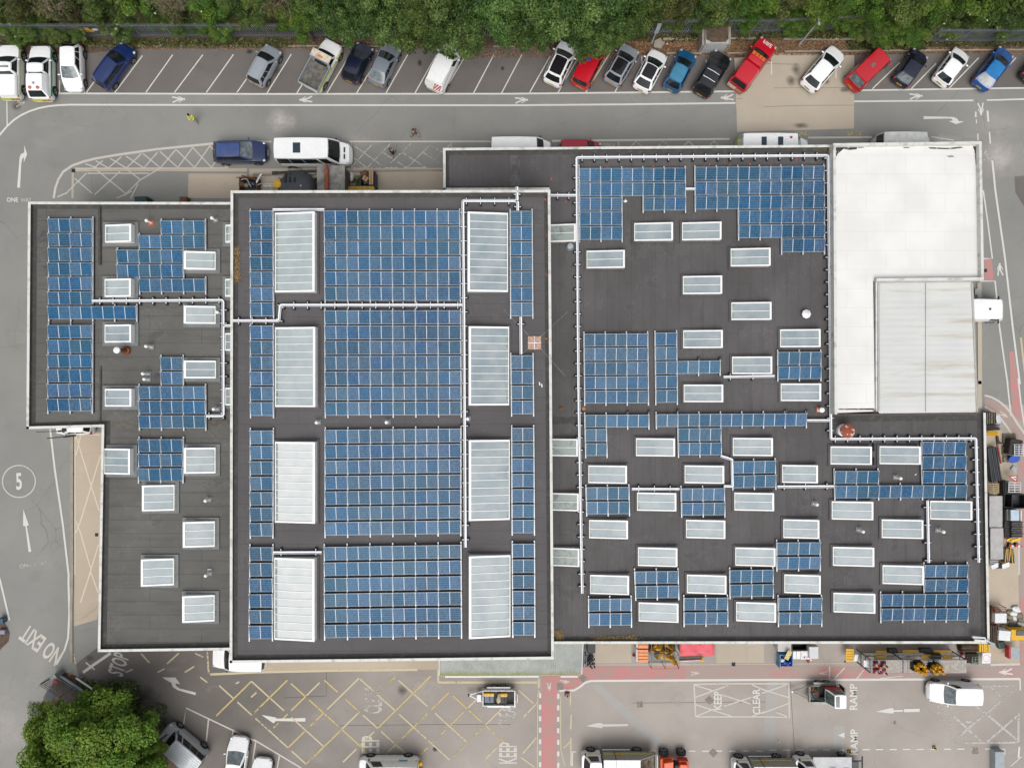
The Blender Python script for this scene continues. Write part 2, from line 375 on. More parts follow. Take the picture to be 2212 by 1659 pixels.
# ---- lines
def marks(items, mat, z=.016):
    mb = MB()
    for i, (pts, wd) in enumerate(items): strip(mb, pts, wd, z + i * .0003)
    return structure(mb.build('road_marking', mat))
def polys(items, mat, z=.017):
    mb = MB()
    for i, pts in enumerate(items): mb.flat([P(p, z) for p in pts], z + i * .0003)
    return structure(mb.build('road_marking', mat))
def word(s, o, r, u, mat, z=.02):
    """word painted on the ground: o lower left corner, r baseline end, u top-left corner (all pixel points)"""
    mb = MB(); O = P(o, z); text_on(mb, s, O, P(r, z) - O, P(u, z) - O); return structure(mb.build('road_marking', mat))
def L(f, *xy): return [f(xy[i], xy[i + 1]) for i in range(0, len(xy), 2)]
marks([(L(t00, 490, 803) + L(t10, 0, 808, 2203, 806) + L(t20, 1000, 796, 1950, 785), 3.6),
       (L(t30, 778, 765, 2260, 744), 3.4),
       (L(t00, -60, 1230, 0, 1155, 60, 1085, 120, 1030, 180, 990, 250, 957, 330, 930, 420, 912, 500, 904, 600, 900) + L(t10, 0, 903, 2203, 905) + L(t20, 1000, 897, 1950, 885), 3.8),
       (L(t30, 778, 858, 1785, 850), 3.4), (L(t30, 1898, 848, 2260, 838), 3.4)], PW)
bl = [L(t00, 740, 795, 960, 495), L(t00, 985, 795, 1220, 480), L(t00, 1250, 795, 1480, 472), L(t00, 1495, 795, 1738, 472), L(t00, 1768, 795, 2000, 470), L(t00, 2030, 795, 2262, 470)]
bl += [L(t10, 112, 800, 320, 467), L(t10, 368, 800, 576, 468), L(t10, 625, 800, 825, 470), L(t10, 880, 800, 1085, 470), L(t10, 1132, 800, 1318, 470), L(t10, 1380, 800, 1565, 470),
       L(t10, 1625, 800, 1800, 500), L(t10, 1882, 800, 2055, 472), L(t10, 2122, 800, 2296, 470)]
bl += [L(t20, 187, 795, 365, 480), L(t20, 430, 795, 605, 490), L(t20, 667, 795, 872, 462), L(t20, 915, 795, 1090, 480), L(t20, 1148, 485, 1149, 640), L(t20, 1700, 515, 1700, 600)]
bl += [L(t30, 932, 753, 1165, 530), L(t30, 1262, 750, 1470, 538), L(t30, 1580, 748, 1830, 490), L(t30, 1908, 745, 2145, 490), L(t30, 82, 520, 82, 630), L(t30, 626, 560, 626, 660)]
bl += [L(t00, 720, 460, 723, 795), L(t00, 510, 690, 510, 797), L(t00, 58, 860, 62, 1080)]
marks([(b, 2.4) for b in bl], PW, .018)
# chevroned kerbside boxes on the north road
marks([(L(t00, 460, 1700, 475, 1610, 500, 1540, 540, 1475, 620, 1420, 720, 1385, 820, 1360, 1000, 1330, 1350, 1280, 1830, 1232), 5)], PWW)
h1 = [(640, 1445, 1950, 1441), (1950, 1445, 1946, 1395), (930, 1440, 1040, 1345), (1085, 1440, 1210, 1320), (1235, 1440, 1355, 1300), (1375, 1440, 1505, 1285), (1525, 1435, 1650, 1268), (1670, 1435, 1800, 1250),
      (1815, 1435, 1850, 1380), (820, 1380, 925, 1440), (945, 1360, 1080, 1440), (1080, 1340, 1230, 1440), (1225, 1318, 1370, 1437), (1370, 1300, 1520, 1435), (1510, 1285, 1665, 1435),
      (1650, 1265, 1810, 1435), (1800, 1250, 1940, 1440), (750, 1487, 1280, 1487), (640, 1530, 790, 1659), (560, 1665, 740, 1485), (830, 1460, 1090, 1670), (810, 1670, 1030, 1470), (1090, 1455, 1200, 1540),
      (1060, 1680, 1200, 1545), (1200, 1545, 1380, 1440), (1120, 1700, 1180, 1580), (730, 1405, 830, 1440), (800, 1445, 880, 1380), (1000, 1700, 1130, 1640), (490, 1690, 580, 1650)]
marks([([t00(*q[:2]), t00(*q[2:])], 2.6) for q in h1], PWW, .0165)
h2 = [(835, 1220, 838, 1440), (838, 1440, 1690, 1440), (1695, 1220, 1690, 1440), (840, 1430, 1015, 1235), (970, 1440, 1170, 1232), (1160, 1410, 1345, 1232), (1310, 1440, 1520, 1235), (1475, 1440, 1690, 1232),
      (840, 1345, 965, 1437), (865, 1255, 1110, 1430), (1090, 1300, 1310, 1440), (1265, 1305, 1475, 1440), (1450, 1310, 1620, 1415), (1510, 1250, 1620, 1310)]
marks([([t10(*q[:2]), t10(*q[2:])], 2.2) for q in h2], PWF, .0165)
marks([(L(t10, 0, 1213, 150, 1216), 3), (L(t10, 820, 1215, 2030, 1214), 3), (L(t20, 380, 1210, 1900, 1193), 4.2), (L(t30, 390, 1164, 930, 1160), 4), (L(t30, 1430, 1155, 1620, 1185), 2)], PWW)
marks([([t20(x - 45, 1257), t20(x, 1212)], 2.6) for x in (1100, 1335, 1550, 1765)] + [([t20(x, 1212), t20(x + 45, 1257)], 2.6) for x in (1100, 1335, 1550, 1765)] + [(L(t20, 948, 1215, 950, 1262), 2.4)], PWF, .0168)
marks([(L(t30, 1805, 945, 1805, 990), 3.4), (L(t30, 1810, 1010, 1811, 1045), 2), (L(t30, 1904, 935, 1912, 1030), 4), (L(t30, 1822, 1130, 1824, 1185), 2.6), (L(t30, 1920, 1115, 1928, 1215), 3)], PW)
marks([(L(t31, 1945, -250, 1970, 0, 2050, 560, 2120, 1180, 2178, 1634), 4), (L(t31, 1868, 0, 1905, 260, 1945, 575, 1872, 577), 3), (L(t31, 1838, 766, 1968, 766, 2005, 1150, 2040, 1400, 2075, 1634), 3.4),
       (L(t32, 2070, 0, 2085, 140, 2102, 295), 3.2), (L(t32, 2163, -20, 2185, 180, 2225, 440), 3.2)], PW)
marks([(L(t32, 1880, 122, 1935, 137, 1990, 165, 2050, 210, 2105, 275, 2150, 350, 2200, 420, 2240, 480), 4.4), (L(t32, 1880, 217, 1950, 257, 2010, 310, 2060, 375, 2105, 440), 4.4), (L(t32, 2170, 1340, 2170, 1634), 4)], PWW, .02)
marks([(L(t31, 2185, 1240, 2230, 1640), 4)], PCR)
# west road
marks([(L(t02, 430, 415, 470, 760, 540, 1240, 588, 1659) + L(t03, 578, 100, 586, 330, 575, 560, 545, 660, 475, 785), 4), (L(t03, -40, -30, 0, 70, 80, 410), 3.6)], PW)
marks([(L(t03, 700, 852, 800, 780, 935, 688), 6), (L(t03, 725, 768, 800, 828), 2.6)], PW, .018)
xa = [(650, 461, 860, 461), (642, 461, 642, 1659), (652, 475, 775, 880), (775, 880, 850, 1110), (860, 640, 690, 1200), (690, 470, 650, 640), (650, 1200, 690, 1300), (690, 1200, 650, 1300), (690, 1300, 775, 1600),
      (845, 1400, 765, 1660)]
marks([([t02(*q[:2]), t02(*q[2:])], 2.6) for q in xa] + [([t03(765, 0), t03(680, 260)], 2.6), ([t03(765, 0), t03(830, 180)], 2.6)], paint('road_paint_pale', C(226, 216, 196), .43, 3))
mb = MB(); c = t02(162, 860)
strip(mb, [(c[0] + 35.5 * math.cos(a), c[1] + 34.5 * math.sin(a)) for a in [i * math.pi / 24 for i in range(49)]], 2.4, .016); structure(mb.build('road_marking', PWW))
word('5', t02(140, 935), t02(190, 930), t02(134, 790), PW)
word('ONE', t01(58, 100), t01(155, 100), t01(58, 62), PW); word('WAY', t01(178, 102), t01(272, 100), t01(178, 66), PWF)
word('ONE WAY', t02(168, 1605), t02(405, 1568), t02(163, 1572), PWF)
word('NO EXIT', t03(545, 672), t03(235, 438), t03(462, 800), PWW)
word('STOP', t03(1036, 892), t03(1096, 716), t03(906, 846), PWW)
arrows = [L(t00, 147, 1610, 172, 1610, 183, 1400, 190, 1365, 205, 1350, 203, 1398, 233, 1325, 208, 1245, 207, 1310, 180, 1322, 168, 1350),
          L(t30, 1365, 983, 1620, 990, 1650, 1005, 1660, 1025, 1705, 1028, 1637, 1050, 1575, 1023, 1610, 1022, 1605, 1008, 1590, 1002, 1365, 1008),
          L(t02, 200, 1097, 247, 1235, 230, 1240, 268, 1460, 245, 1465, 218, 1242, 198, 1240),
          L(t03, 1368, 892, 1480, 893, 1522, 950, 1480, 942, 1487, 965, 1515, 985, 1655, 1020, 1650, 1042, 1500, 1000, 1460, 975, 1445, 935, 1420, 925),
          L(t13, 62, 1208, 187, 1230, 188, 1240, 435, 1235, 433, 1265, 185, 1260, 165, 1280),
          L(t23, 660, 1303, 755, 1277, 795, 1277, 795, 1287, 1015, 1285, 1012, 1303, 798, 1308, 797, 1322, 760, 1315),
          L(t33, 963, 1180, 1085, 1150, 1112, 1152, 1112, 1168, 1190, 1165, 1190, 1180, 1112, 1183, 1110, 1195, 1085, 1195), L(t33, 1198, 1158, 1332, 1155, 1332, 1182, 1200, 1185),
          L(t33, 642, 1380, 697, 1355, 697, 1402), L(t33, 642, 1510, 697, 1487, 697, 1535)]
for a in arrows: polys([a], PW)
# walking-figure symbols: head, trunk, arms, legs
def walker(c, ang, s, mat):
    """c pixel centre, ang direction of the head (degrees, screen, 0 = right, 90 = up), s length in pixels"""
    mb = MB(); ca, sa = math.cos(R_(ang)), -math.sin(R_(ang))
    def q(u, v): return (c[0] + s * (u * ca + v * sa), c[1] + s * (u * sa - v * ca))
    mb.flat([P(q(.43 + .085 * math.cos(t), .085 * math.sin(t)), .016) for t in [i * math.pi / 6 for i in range(12)]], .0185)
    for i, (pts, wd) in enumerate([([(.34, 0), (-.02, 0)], .2), ([(.31, .06), (.1, .17), (-.04, .17)], .06), ([(.31, -.06), (.12, -.18), (0, -.24)], .06), ([(.02, .05), (-.22, .12), (-.5, .15)], .11), ([(.02, -.05), (-.2, -.13), (-.46, -.27)], .11)]):
        strip(mb, [q(*p) for p in pts], wd * s, .0188 + i * .0003)
    structure(mb.build('road_marking', mat))
for c, a, s, m in [(t00(1530, 852), 0, 28, PW), (t10(445, 858), 180, 28, PW), (t20(117, 858), 0, 28, PW), (t20(1880, 840), 180, 28, PW), (t30(1300, 812), 0, 28, PW), (t30(1850, 922), 270, 27, PW),
                   (t31(2007, 668), 90, 27, PW), (t23(480, 930), 0, 20, PWW), (t23(350, 972), 270, 19, PWW), (t23(1580, 857), 0, 18, PWW), (t33(520, 858), 180, 18, PWW), (t33(2060, 848), 180, 29, PW),
                   (t30(1893, 1308), 90, 26, PWF), (t32(2040, 285), 330, 20, PWW), (t00(180, 885), 10, 24, PWF)]: walker(c, a, s, m)
# south yard
marks([(L(t13, -370, 868, 0, 850, 700, 835, 1380, 828), 5), (L(t13, 1555, 825, 1556, 935), 4), (L(t13, 1556, 935, 2171, 935) + L(t23, 250, 935), 5), (L(t23, 262, 900, 262, 1030), 4), (L(t03, 1750, 680, 1762, 860), 3.6)], PCR)
ox, oy, ax, ay, bx, by = 1500, 1450, 150, -147, 153, 138
seg = []; rr = random.Random(3)
def inb(x, y):
    if y < 845 or y > 1700 or x > 2230: return False
    if x > 1540 and y < 930: return False
    return x > (y - 1415) / (1655 - 1415) * 400 - 5 and x > -380
for i in range(-12, 9):
    for j in range(-12, 9):
        x, y = ox + i * ax + j * bx, oy + i * ay + j * by
        for dx, dy in ((ax, ay), (bx, by)):
            if inb(x, y) and inb(x + dx, y + dy) and rr.random() > .1:
                a, b = rr.choice([(0, 1), (0, 1), (.05, .8), (.2, 1)]); seg.append(([t13(x + dx * a, y + dy * a), t13(x + dx * b, y + dy * b)], 3.2))
marks(seg[::2], PYE); marks(seg[1::2], PCR, .0163)
marks([(L(t03, *q), 3.2) for q in ((1190, 690, 1262, 770), (1410, 778, 1510, 688), (1650, 690, 1715, 720), (1330, 850, 1390, 820), (1560, 850, 1640, 800), (1060, 850, 1120, 825), (1690, 890, 1750, 935), (1990, 945, 2020, 930), (2120, 1060, 2165, 1020), (620, 690, 640, 780))], PCR)
marks([(L(t03, 1550, 1295, 1570, 1150, 2171, 1437), 3), (L(t13, 0, 1417, 400, 1657), 3.2), (L(t03, 1762, 1235, 1742, 1430), 3), (L(t03, 1970, 1330, 1960, 1400), 3), (L(t03, 2158, 1440, 2128, 1640), 3), (L(t13, 215, 1555, 192, 1680), 3)], PWW, .018)
word('CLEAR', t13(1082, 1197), t13(1082, 955), t13(930, 1197), PWF); word('KEEP', t13(1060, 1605), t13(1060, 1385), t13(910, 1605), PWW)
word('CLEAR', t23(70, 1313), t23(70, 1090), t23(-80, 1313), PWF); word('KEEP', t23(76, 1620), t23(76, 1440), t23(-75, 1620), PWW)
word('KEEP', t23(1806, 1165), t23(1806, 1010), t23(1740, 1165), PW); word('CLEAR', t23(2132, 1203), t23(2128, 988), t23(2068, 1203), PW)
word('RAMP', t33(806, 1165), t33(806, 945), t33(740, 1165), PW); word('RAMP', t33(811, 1545), t33(811, 1328), t33(747, 1545), PW)
word('NO EXIT', t33(1478, 1065), t33(1480, 1312), t33(1552, 1065), PWF)
word('SERVICE', t30(838, 1108), t30(720, 1108), t30(838, 1144), PYE); word('VEHICLE', t30(397, 1110), t30(275, 1110), t30(397, 1145), PYE)
word('ONLY', t20(2108, 1136), t20(2042, 1136), t20(2108, 1152), PWF); word('PARK', t20(916, 1231), t20(790, 1231), t20(916, 1262), PWF)
word('1', t33(172, 1415), t33(170, 1440), t33(122, 1418), PWF); word('1', t33(1770, 1255), t33(1769, 1275), t33(1722, 1258), PWF)
marks([(L(t23, 650, 938, 700, 922, 1200, 919, 2171, 913) + L(t33, 700, 912, 2180, 905), 4.6), (L(t23, 435, 1003, 555, 1003, 610, 972, 650, 938), 4.6), (L(t33, 2178, 905, 2180, 1000), 3)], PW, .0185)
marks([([t23(272, y), t23(272, y + 42)], 5) for y in range(1025, 1680, 97)] + [([t23(425, y), t23(425, y + 42)], 5) for y in range(1030, 1680, 97)], PW, .018)
marks([(L(t23, 252, 1030, 250, 1659), 1.8), (L(t23, 445, 1030, 447, 1500, 480, 1640), 2), (L(t23, 535, 1200, 530, 1330), 3.2), (L(t23, 528, 1020, 528, 1130), 3), (L(t23, 532, 1400, 532, 1640), 3), (L(t23, 90, 1000, 215, 1110), 3.2), (L(t23, 250, 1105, 135, 1225), 3.2), (L(t23, 240, 1400, 125, 1535), 3.2),
       (L(t23, 110, 1565, 225, 1650), 3), (L(t23, 530, 1430, 470, 1490), 2.6)], PCR, .0172)
KB = [L(t23, 1570, 950, 1850, 945) + L(t33, 232, 945), L(t33, 228, 945, 232, 1230), L(t23, 1572, 950, 1585, 1225), L(t23, 1585, 1225, 2171, 1225) + L(t33, 232, 1228), L(t23, 1575, 955, 1740, 1008), L(t23, 1580, 1060, 1860, 960), L(t23, 1810, 1040, 2050, 1115),
      L(t23, 1825, 1135, 2055, 1060), L(t23, 1580, 1120, 1890, 1220), L(t23, 1590, 1220, 1735, 1160), L(t23, 2060, 955, 2171, 1000), L(t23, 2060, 1220, 2171, 1180), L(t33, 0, 1025, 205, 955), L(t33, 0, 990, 225, 1060), L(t33, 0, 1195, 225, 1110), L(t33, 120, 1185, 228, 1228)]
marks([(k, 3) for k in KB], PWW, .017)
HB = [L(t33, 1595, 1130, 1600, 1445, 2165, 1440), L(t33, 1600, 1440, 1890, 1195, 2160, 975), L(t33, 1605, 1205, 1860, 1440), L(t33, 1930, 975, 2030, 1060), L(t33, 1800, 1130, 1895, 1200), L(t33, 1895, 1200, 2150, 1415), L(t33, 1900, 1435, 2165, 1205), L(t33, 1860, 965, 2175, 962), L(t33, 2165, 1190, 2165, 1440)]
marks([(k, 4.6) for k in HB], PWF, .017)
marks([([t23(x, 1514), t23(x + 56, 1514)], 2.6) for x in (1190, 1300, 1415, 1528, 1640, 1753, 1868, 1982, 2097)] + [([t33(x, 1505 - x * .006), t33(x + 60, 1505 - x * .006)], 2.6) for x in (63, 177, 291, 404, 517, 850, 963, 1078, 1190, 1306, 1421, 1536, 1650, 1768, 1883)]
      + [(L(t23, 545, 1520, 575, 1520), 2.4), (L(t23, 545, 1520, 542, 1640), 2.4), (L(t33, 1995, 1495, 2050, 1495, 2052, 1545), 2.4), (L(t33, 2172, 1475, 2165, 1570), 4), (L(t33, 2100, 1640, 2190, 1560), 2)], PW, .018)
marks([(L(t33, 572, 800, 570, 905), 3), (L(t33, 610, 905, 700, 810), 3), (L(t33, 800, 905, 860, 830), 3), (L(t33, 1930, 785, 2180, 780), 5), (L(t33, 1000, 900, 1190, 880), 2)], PWW, .0195)
# manhole covers and gullies
MET = M('cast_iron', C(156, 147, 140), .8, .2, .2, 6); METD = M('cast_iron_dark', C(60, 56, 54), .8, .2, .2, 6)
for p, s, a, m in [(t23(635, 900), 13, 50, MET), (t23(443, 970), 14, 2, MET), (t23(1702, 1085), 14, 45, MET), (t23(1735, 1530), 14, 50, MET), (t23(1905, 782), 8, 0, METD), (t33(1800, 1510), 13, 0, MET), (t02(828, 1317), 7, 0, METD), (t00(630, 1464), 8, 0, METD),
                   (t31(1886, 677), 7, 0, METD), (t32(1842, 168), 6, 0, METD), (t02(625, 797), 6, 0, METD), (t02(622, 1568), 6, 0, METD), (t23(1115, 1122), 12, 5, MET)]:
    mb = MB(); mb.box(P(p, .012) + Vector((0, 0, .0)), (s * H / FPX, s * H / FPX, .026), 0, R_(a)); structure(mb.build('manhole_cover', m))

def stain(px, rx, ry, c, dens, seed=0, name='dust_stain', z=.0145):
    """soft ragged blot of spilt dust or oil on the tarmac"""
    m, n, l, b = newmat(name); tc = n.new('ShaderNodeTexCoord').outputs['Object']; d = n.new('ShaderNodeVectorMath'); d.operation = 'LENGTH'; l.new(tc, d.inputs[0])
    g = n.new('ShaderNodeNewGeometry').outputs['Position']; e = math_(n, l, 'ADD', d.outputs['Value'], math_(n, l, 'MULTIPLY', math_(n, l, 'SUBTRACT', noise_(n, l, g, 1.1, 6, .7), .5), 1.3))
    a = math_(n, l, 'MULTIPLY', ramp_(n, l, e, .95, .1), dens); l.new(a, b.inputs['Alpha']); b.inputs['Base Color'].default_value = (*c, 1); b.inputs['Roughness'].default_value = .95
    mb = MB(); mb.flat([(-1, -1), (1, -1), (1, 1), (-1, 1)], 0); o = structure(mb.build(name, m)); q = P(px, z + seed * .0002); o.location = q; k = H / FPX; o.scale = (rx * k, ry * k, 1)
DUST = C(206, 200, 194); OIL = C(62, 56, 52)
for i, (p, rx, ry, c, dn) in enumerate([(t10(230, 1040), 42, 40, DUST, .75), (t10(900, 1200), 60, 26, DUST, .4), (t30(2010, 1330), 62, 60, DUST, .7), (t30(2000, 1030), 90, 50, DUST, .4), (t30(1520, 1175), 40, 14, DUST, .5), (t03(60, 1330), 110, 120, DUST, .45), (t03(350, 760), 50, 60, DUST, .3),
    (t13(1400, 970), 22, 14, DUST, .5), (t23(1440, 1070), 20, 16, DUST, .5), (t33(430, 1300), 60, 30, DUST, .35), (t33(1850, 780), 70, 12, DUST, .5), (t00(2140, 445), 9, 7, OIL, .8), (t03(1190, 1060), 50, 30, OIL, .6), (t03(1000, 960), 60, 34, OIL, .35), (t30(290, 590), 12, 16, OIL, .5), (t30(245, 685), 14, 14, OIL, .5),
    (t30(540, 690), 10, 8, OIL, .55), (t30(330, 1060), 22, 8, OIL, .5), (t30(700, 760), 14, 8, OIL, .5), (t13(1250, 1005), 14, 14, OIL, .45), (t13(1530, 1498), 7, 7, OIL, .8), (t10(2130, 590), 6, 6, OIL, .8), (t10(1420, 540), 6, 9, OIL, .7), (t00(140, 915), 14, 12, OIL, .5), (t33(1122, 1270), 4, 6, OIL, .5), (t20(1000, 620), 20, 20, OIL, .3), (t10(190, 610), 16, 18, OIL, .35), (t03(760, 730), 12, 9, OIL, .4)]):
    stain(p, rx, ry, c, dn, i, 'dust_stain' if c is DUST else 'oil_stain')
JT = M('joint_sealant', C(112, 102, 92), .9); marks([(L(t30, 20, 905, 300, 893, 778, 890), .8), (L(t30, 100, 745, 778, 742), .7), (L(t20, 1960, 850, 2010, 845), .8), (L(t30, 0, 540, 300, 545), .9)], JT, .012)
marks([(L(t23, 1045, 1110, 1500, 1105, 2171, 1100), .7), (L(t13, 250, 1065, 610, 1050, 612, 850), 1.2), (L(t13, 700, 1300, 1600, 1290, 2171, 1290), .7), (L(t33, 240, 930, 275, 1500), .9)], JT, .0142)
# ================================================================ BUILDINGS
ZL, ZM, ZR, ZW = 5.9, 7.6, 4.3, 4.9
FELT_L = felt('roof_felt_grey', C(98, 97, 94), C(116, 115, 110), .6, False, 1.05, .7)
FELT_M = felt('roof_felt_black', C(94, 91, 92), C(106, 103, 105), .4, False, 1.0, .3)
FELT_R = felt('roof_felt_charcoal', C(88, 85, 85), C(108, 105, 106), .35, True, .95, .6)
UPST = M('felt_upstand', C(76, 74, 72), .9, 0, .2, 2.5, c2=C(104, 101, 92), lo=.5, hi=.75, fine=.5)
BRICKW = M('brick_wall', C(150, 110, 88), .9, 0, .2, 6)
CLADW = M('wall_cladding', C(205, 203, 196), .7, 0, .1, 1)
m, n_, l_, b_ = newmat('white_roof_coating')
g_ = n_.new('ShaderNodeNewGeometry').outputs['Position']
o_ = mix_(n_, l_, ramp_(n_, l_, noise_(n_, l_, g_, .22, 4, .6), .4, .6), C(230, 229, 225), C(240, 239, 236))
br = n_.new('ShaderNodeTexBrick'); l_.new(g_, br.inputs['Vector']); br.inputs['Scale'].default_value = 1
br.inputs['Brick Width'].default_value = 3.1; br.inputs['Row Height'].default_value = 1.5; br.inputs['Mortar Size'].default_value = .03; br.inputs['Mortar Smooth'].default_value = 1
o_ = mix_(n_, l_, math_(n_, l_, 'MULTIPLY', br.outputs['Fac'], .55), o_, C(204, 202, 197))
sp_ = ramp_(n_, l_, noise_(n_, l_, g_, 2.2, 6, .75), .66, .74)
o_ = mix_(n_, l_, math_(n_, l_, 'MULTIPLY', sp_, .35), o_, C(190, 186, 178))
l_.new(o_, b_.inputs['Base Color']); b_.inputs['Roughness'].default_value = .6; WROOF = m
def mitre(pts, off, closed=False):
    """offset a 2-D polyline to its right by off"""
    out = []; n = len(pts)
    for i in range(n):
        a = pts[i - 1] if (closed or i > 0) else None; b = pts[i]; c = pts[(i + 1) % n] if (closed or i < n - 1) else None
        ns = []
        for p, q in ((a, b), (b, c)):
            if p is None or q is None: continue
            d = (Vector(q[:2]) - Vector(p[:2])).normalized(); ns.append(Vector((d.y, -d.x)))
        m_ = sum(ns, Vector((0, 0))).normalized(); k = m_.dot(ns[0])
        out.append(Vector(b[:2]) + m_ * off / max(k, .3))
    return out
def wallrun(mb, pts, t, z0, z1, closed=False, mi=(0, 1, 0), flip=1):
    """wall of thickness t standing right of the line: mi = top, inner, outer material"""
    o = [Vector(p[:2]) for p in pts]; i_ = mitre(pts, t * flip, closed); n = len(o)
    for k in range(n if closed else n - 1):
        j = (k + 1) % n; A, B, Ci, D = o[k], o[j], i_[j], i_[k]
        v = lambda p, z: (p.x, p.y, z)
        mb.quad(v(A, z1), v(B, z1), v(Ci, z1), v(D, z1), mi[0]); mb.quad(v(D, z1), v(Ci, z1), v(Ci, z0), v(D, z0), mi[1]); mb.quad(v(B, z1), v(A, z1), v(A, z0), v(B, z0), mi[2])
    if not closed:
        for k in (0, -1): mb.quad((*o[k], z0), (*i_[k], z0), (*i_[k], z1), (*o[k], z1), mi[0])
def ribbon(mb, pts, off, wd, z0, z1, mi=0):
    a = mitre(pts, off - wd / 2); b = mitre(pts, off + wd / 2)
    for k in range(len(pts) - 1):
        q = [a[k], a[k + 1], b[k + 1], b[k]]
        mb.prism(q, z0, z1, mi)
def building(name, label, poly, zr, par, runs, mats, walls, up=True):
    """poly: outline in pixels seen at parapet height; runs: index lists of outline corners that carry a parapet"""
    t = thing(name, label, 'building', P(poly[0], 0)); off = P(poly[0], 0)
    W = [P(p, zr + par) for p in poly]
    Lc = [Vector((p.x - off.x, p.y - off.y)) for p in W]
    inner = mitre(Lc, .06, True)
    mb = MB(); mb.prism(inner, 0, zr - .012); mb.build('wall', walls, t)
    mb = MB(); mb.flat(mitre(Lc, .10, True), zr); mb.build('roof', mats[0], t)
    for r in runs:
        pts = [Lc[i % len(Lc)] for i in r]; mb = MB(); wallrun(mb, pts, .2, zr - .3, zr + par, False, (0, 1, 0)); mb.build('parapet', [TRIM, mats[1]], t)
        if not up: continue
        mb = MB(); ins = mitre(pts, .2); a = ins; b = mitre(pts, .46)
        for k in range(len(pts) - 1): mb.quad((*a[k], zr + .12), (*a[k + 1], zr + .12), (*b[k + 1], zr + .006), (*b[k], zr + .006))
        mb.build('upstand', mats[1], t)
    return t
building('factory_block', 'low grey-felted wing with stepped west side and horizontal roof seams', [t01(240, 98), dd(506, 437), dd(506, 1404), t03(825, 679), dd(219.5, 922.5), t02(225, 413)],
         ZL, .38, [(5, 0, 1), (2, 3, 4, 5)], [FELT_L, UPST], BRICKW)
building('factory_block', 'tall central block with long rooflights either side of the widest solar field', [dd(498, 412), dd(1189, 410.5), dd(1196.5, 1423.5), dd(496, 1432)], ZM, .34, [(3, 0, 1, 2, 3)], [FELT_M, UPST], CLADW)
building('factory_block', 'broad charcoal-roofed block full of small rooflights beside the white roof', [t10(1620, 1270), dd(1812, 313), dd(1812, 893), t32(1890, 268), t33(1924, 608), dd(1192, 1390.5), dd(1187, 411), dd(957.5, 412)], ZR, .36,
         [(7, 0, 1), (3, 4, 5), (6, 7)], [FELT_R, UPST], BRICKW)
WB = building('factory_block', 'white-coated roof building at the north-east corner, roof wrapping the glazed canopy', [dd(1800, 310), t30(1855, 1195), t31(1875, 755), dd(1894, 607), dd(1898, 891), dd(1803, 895)], ZW, .42,
              [(5, 0, 1, 2, 3)], [WROOF, TRIM], CLADW, False)
def part_patch(parent, name, pts, z, mat):
    mb = MB(); o = parent.location; mb.flat([P(p, z) - Vector((o.x, o.y, 0)) for p in pts], z); return mb.build(name, mat, parent)
WORN = M('worn_bare_felt', C(58, 52, 56), .9, 0, .3, 3, c2=C(190, 186, 182), lo=.58, hi=.66)
for q in [L(t30, 620, 1240, 700, 1246, 808, 1240, 800, 1262, 740, 1268, 690, 1258, 640, 1300, 625, 1330), L(t30, 1405, 1245, 1560, 1250, 1680, 1240, 1700, 1248, 1600, 1262, 1420, 1257), L(t30, 1190, 1245, 1240, 1243, 1250, 1250, 1200, 1252),
          L(t30, 1780, 1235, 1812, 1238, 1816, 1390, 1805, 1392, 1800, 1330, 1795, 1275), L(t30, 1560, 1320, 1600, 1310, 1625, 1325, 1590, 1330), L(t30, 810, 1246, 860, 1243, 865, 1248, 815, 1252)]:
    part_patch(WB, 'worn_patch', q, ZW + .012, WORN)
# lower edge of the white roof, the translucent canopy and the south lean-to
part_patch(WB, 'worn_patch', L(t32, 645, 235, 900, 232, 980, 232, 975, 272, 945, 272, 935, 245, 650, 243), ZW + .012, WORN)
mb = MB(); o0 = WB.location
wallrun(mb, [P(p, ZW + .3) - Vector((o0.x, o0.y, 0)) for p in (t31(985, 770), dd(1898, 889))], .12, ZW - .2, ZW + .12, False, (0, 0, 0), 1); mb.build('edge_trim', TRIM, WB)
m, n_, l_, b_ = newmat('translucent_sheeting')
g_ = n_.new('ShaderNodeNewGeometry').outputs['Position']
o_ = mix_(n_, l_, ramp_(n_, l_, noise_(n_, l_, g_, .3, 3), .35, .65), C(212, 214, 212), C(220, 221, 217))
o_ = mix_(n_, l_, ramp_(n_, l_, noise_(n_, l_, g_, .8, 5, .7, (.12, 1.6, 1)), .54, .74), o_, C(186, 178, 156))
o_ = mix_(n_, l_, math_(n_, l_, 'MULTIPLY', ramp_(n_, l_, noise_(n_, l_, g_, 1.0, 3, .6, (.03, 9, 1)), .5, .7), .2), o_, C(190, 192, 188))
l_.new(o_, b_.inputs['Base Color']); b_.inputs['Roughness'].default_value = .4; TRANS = m
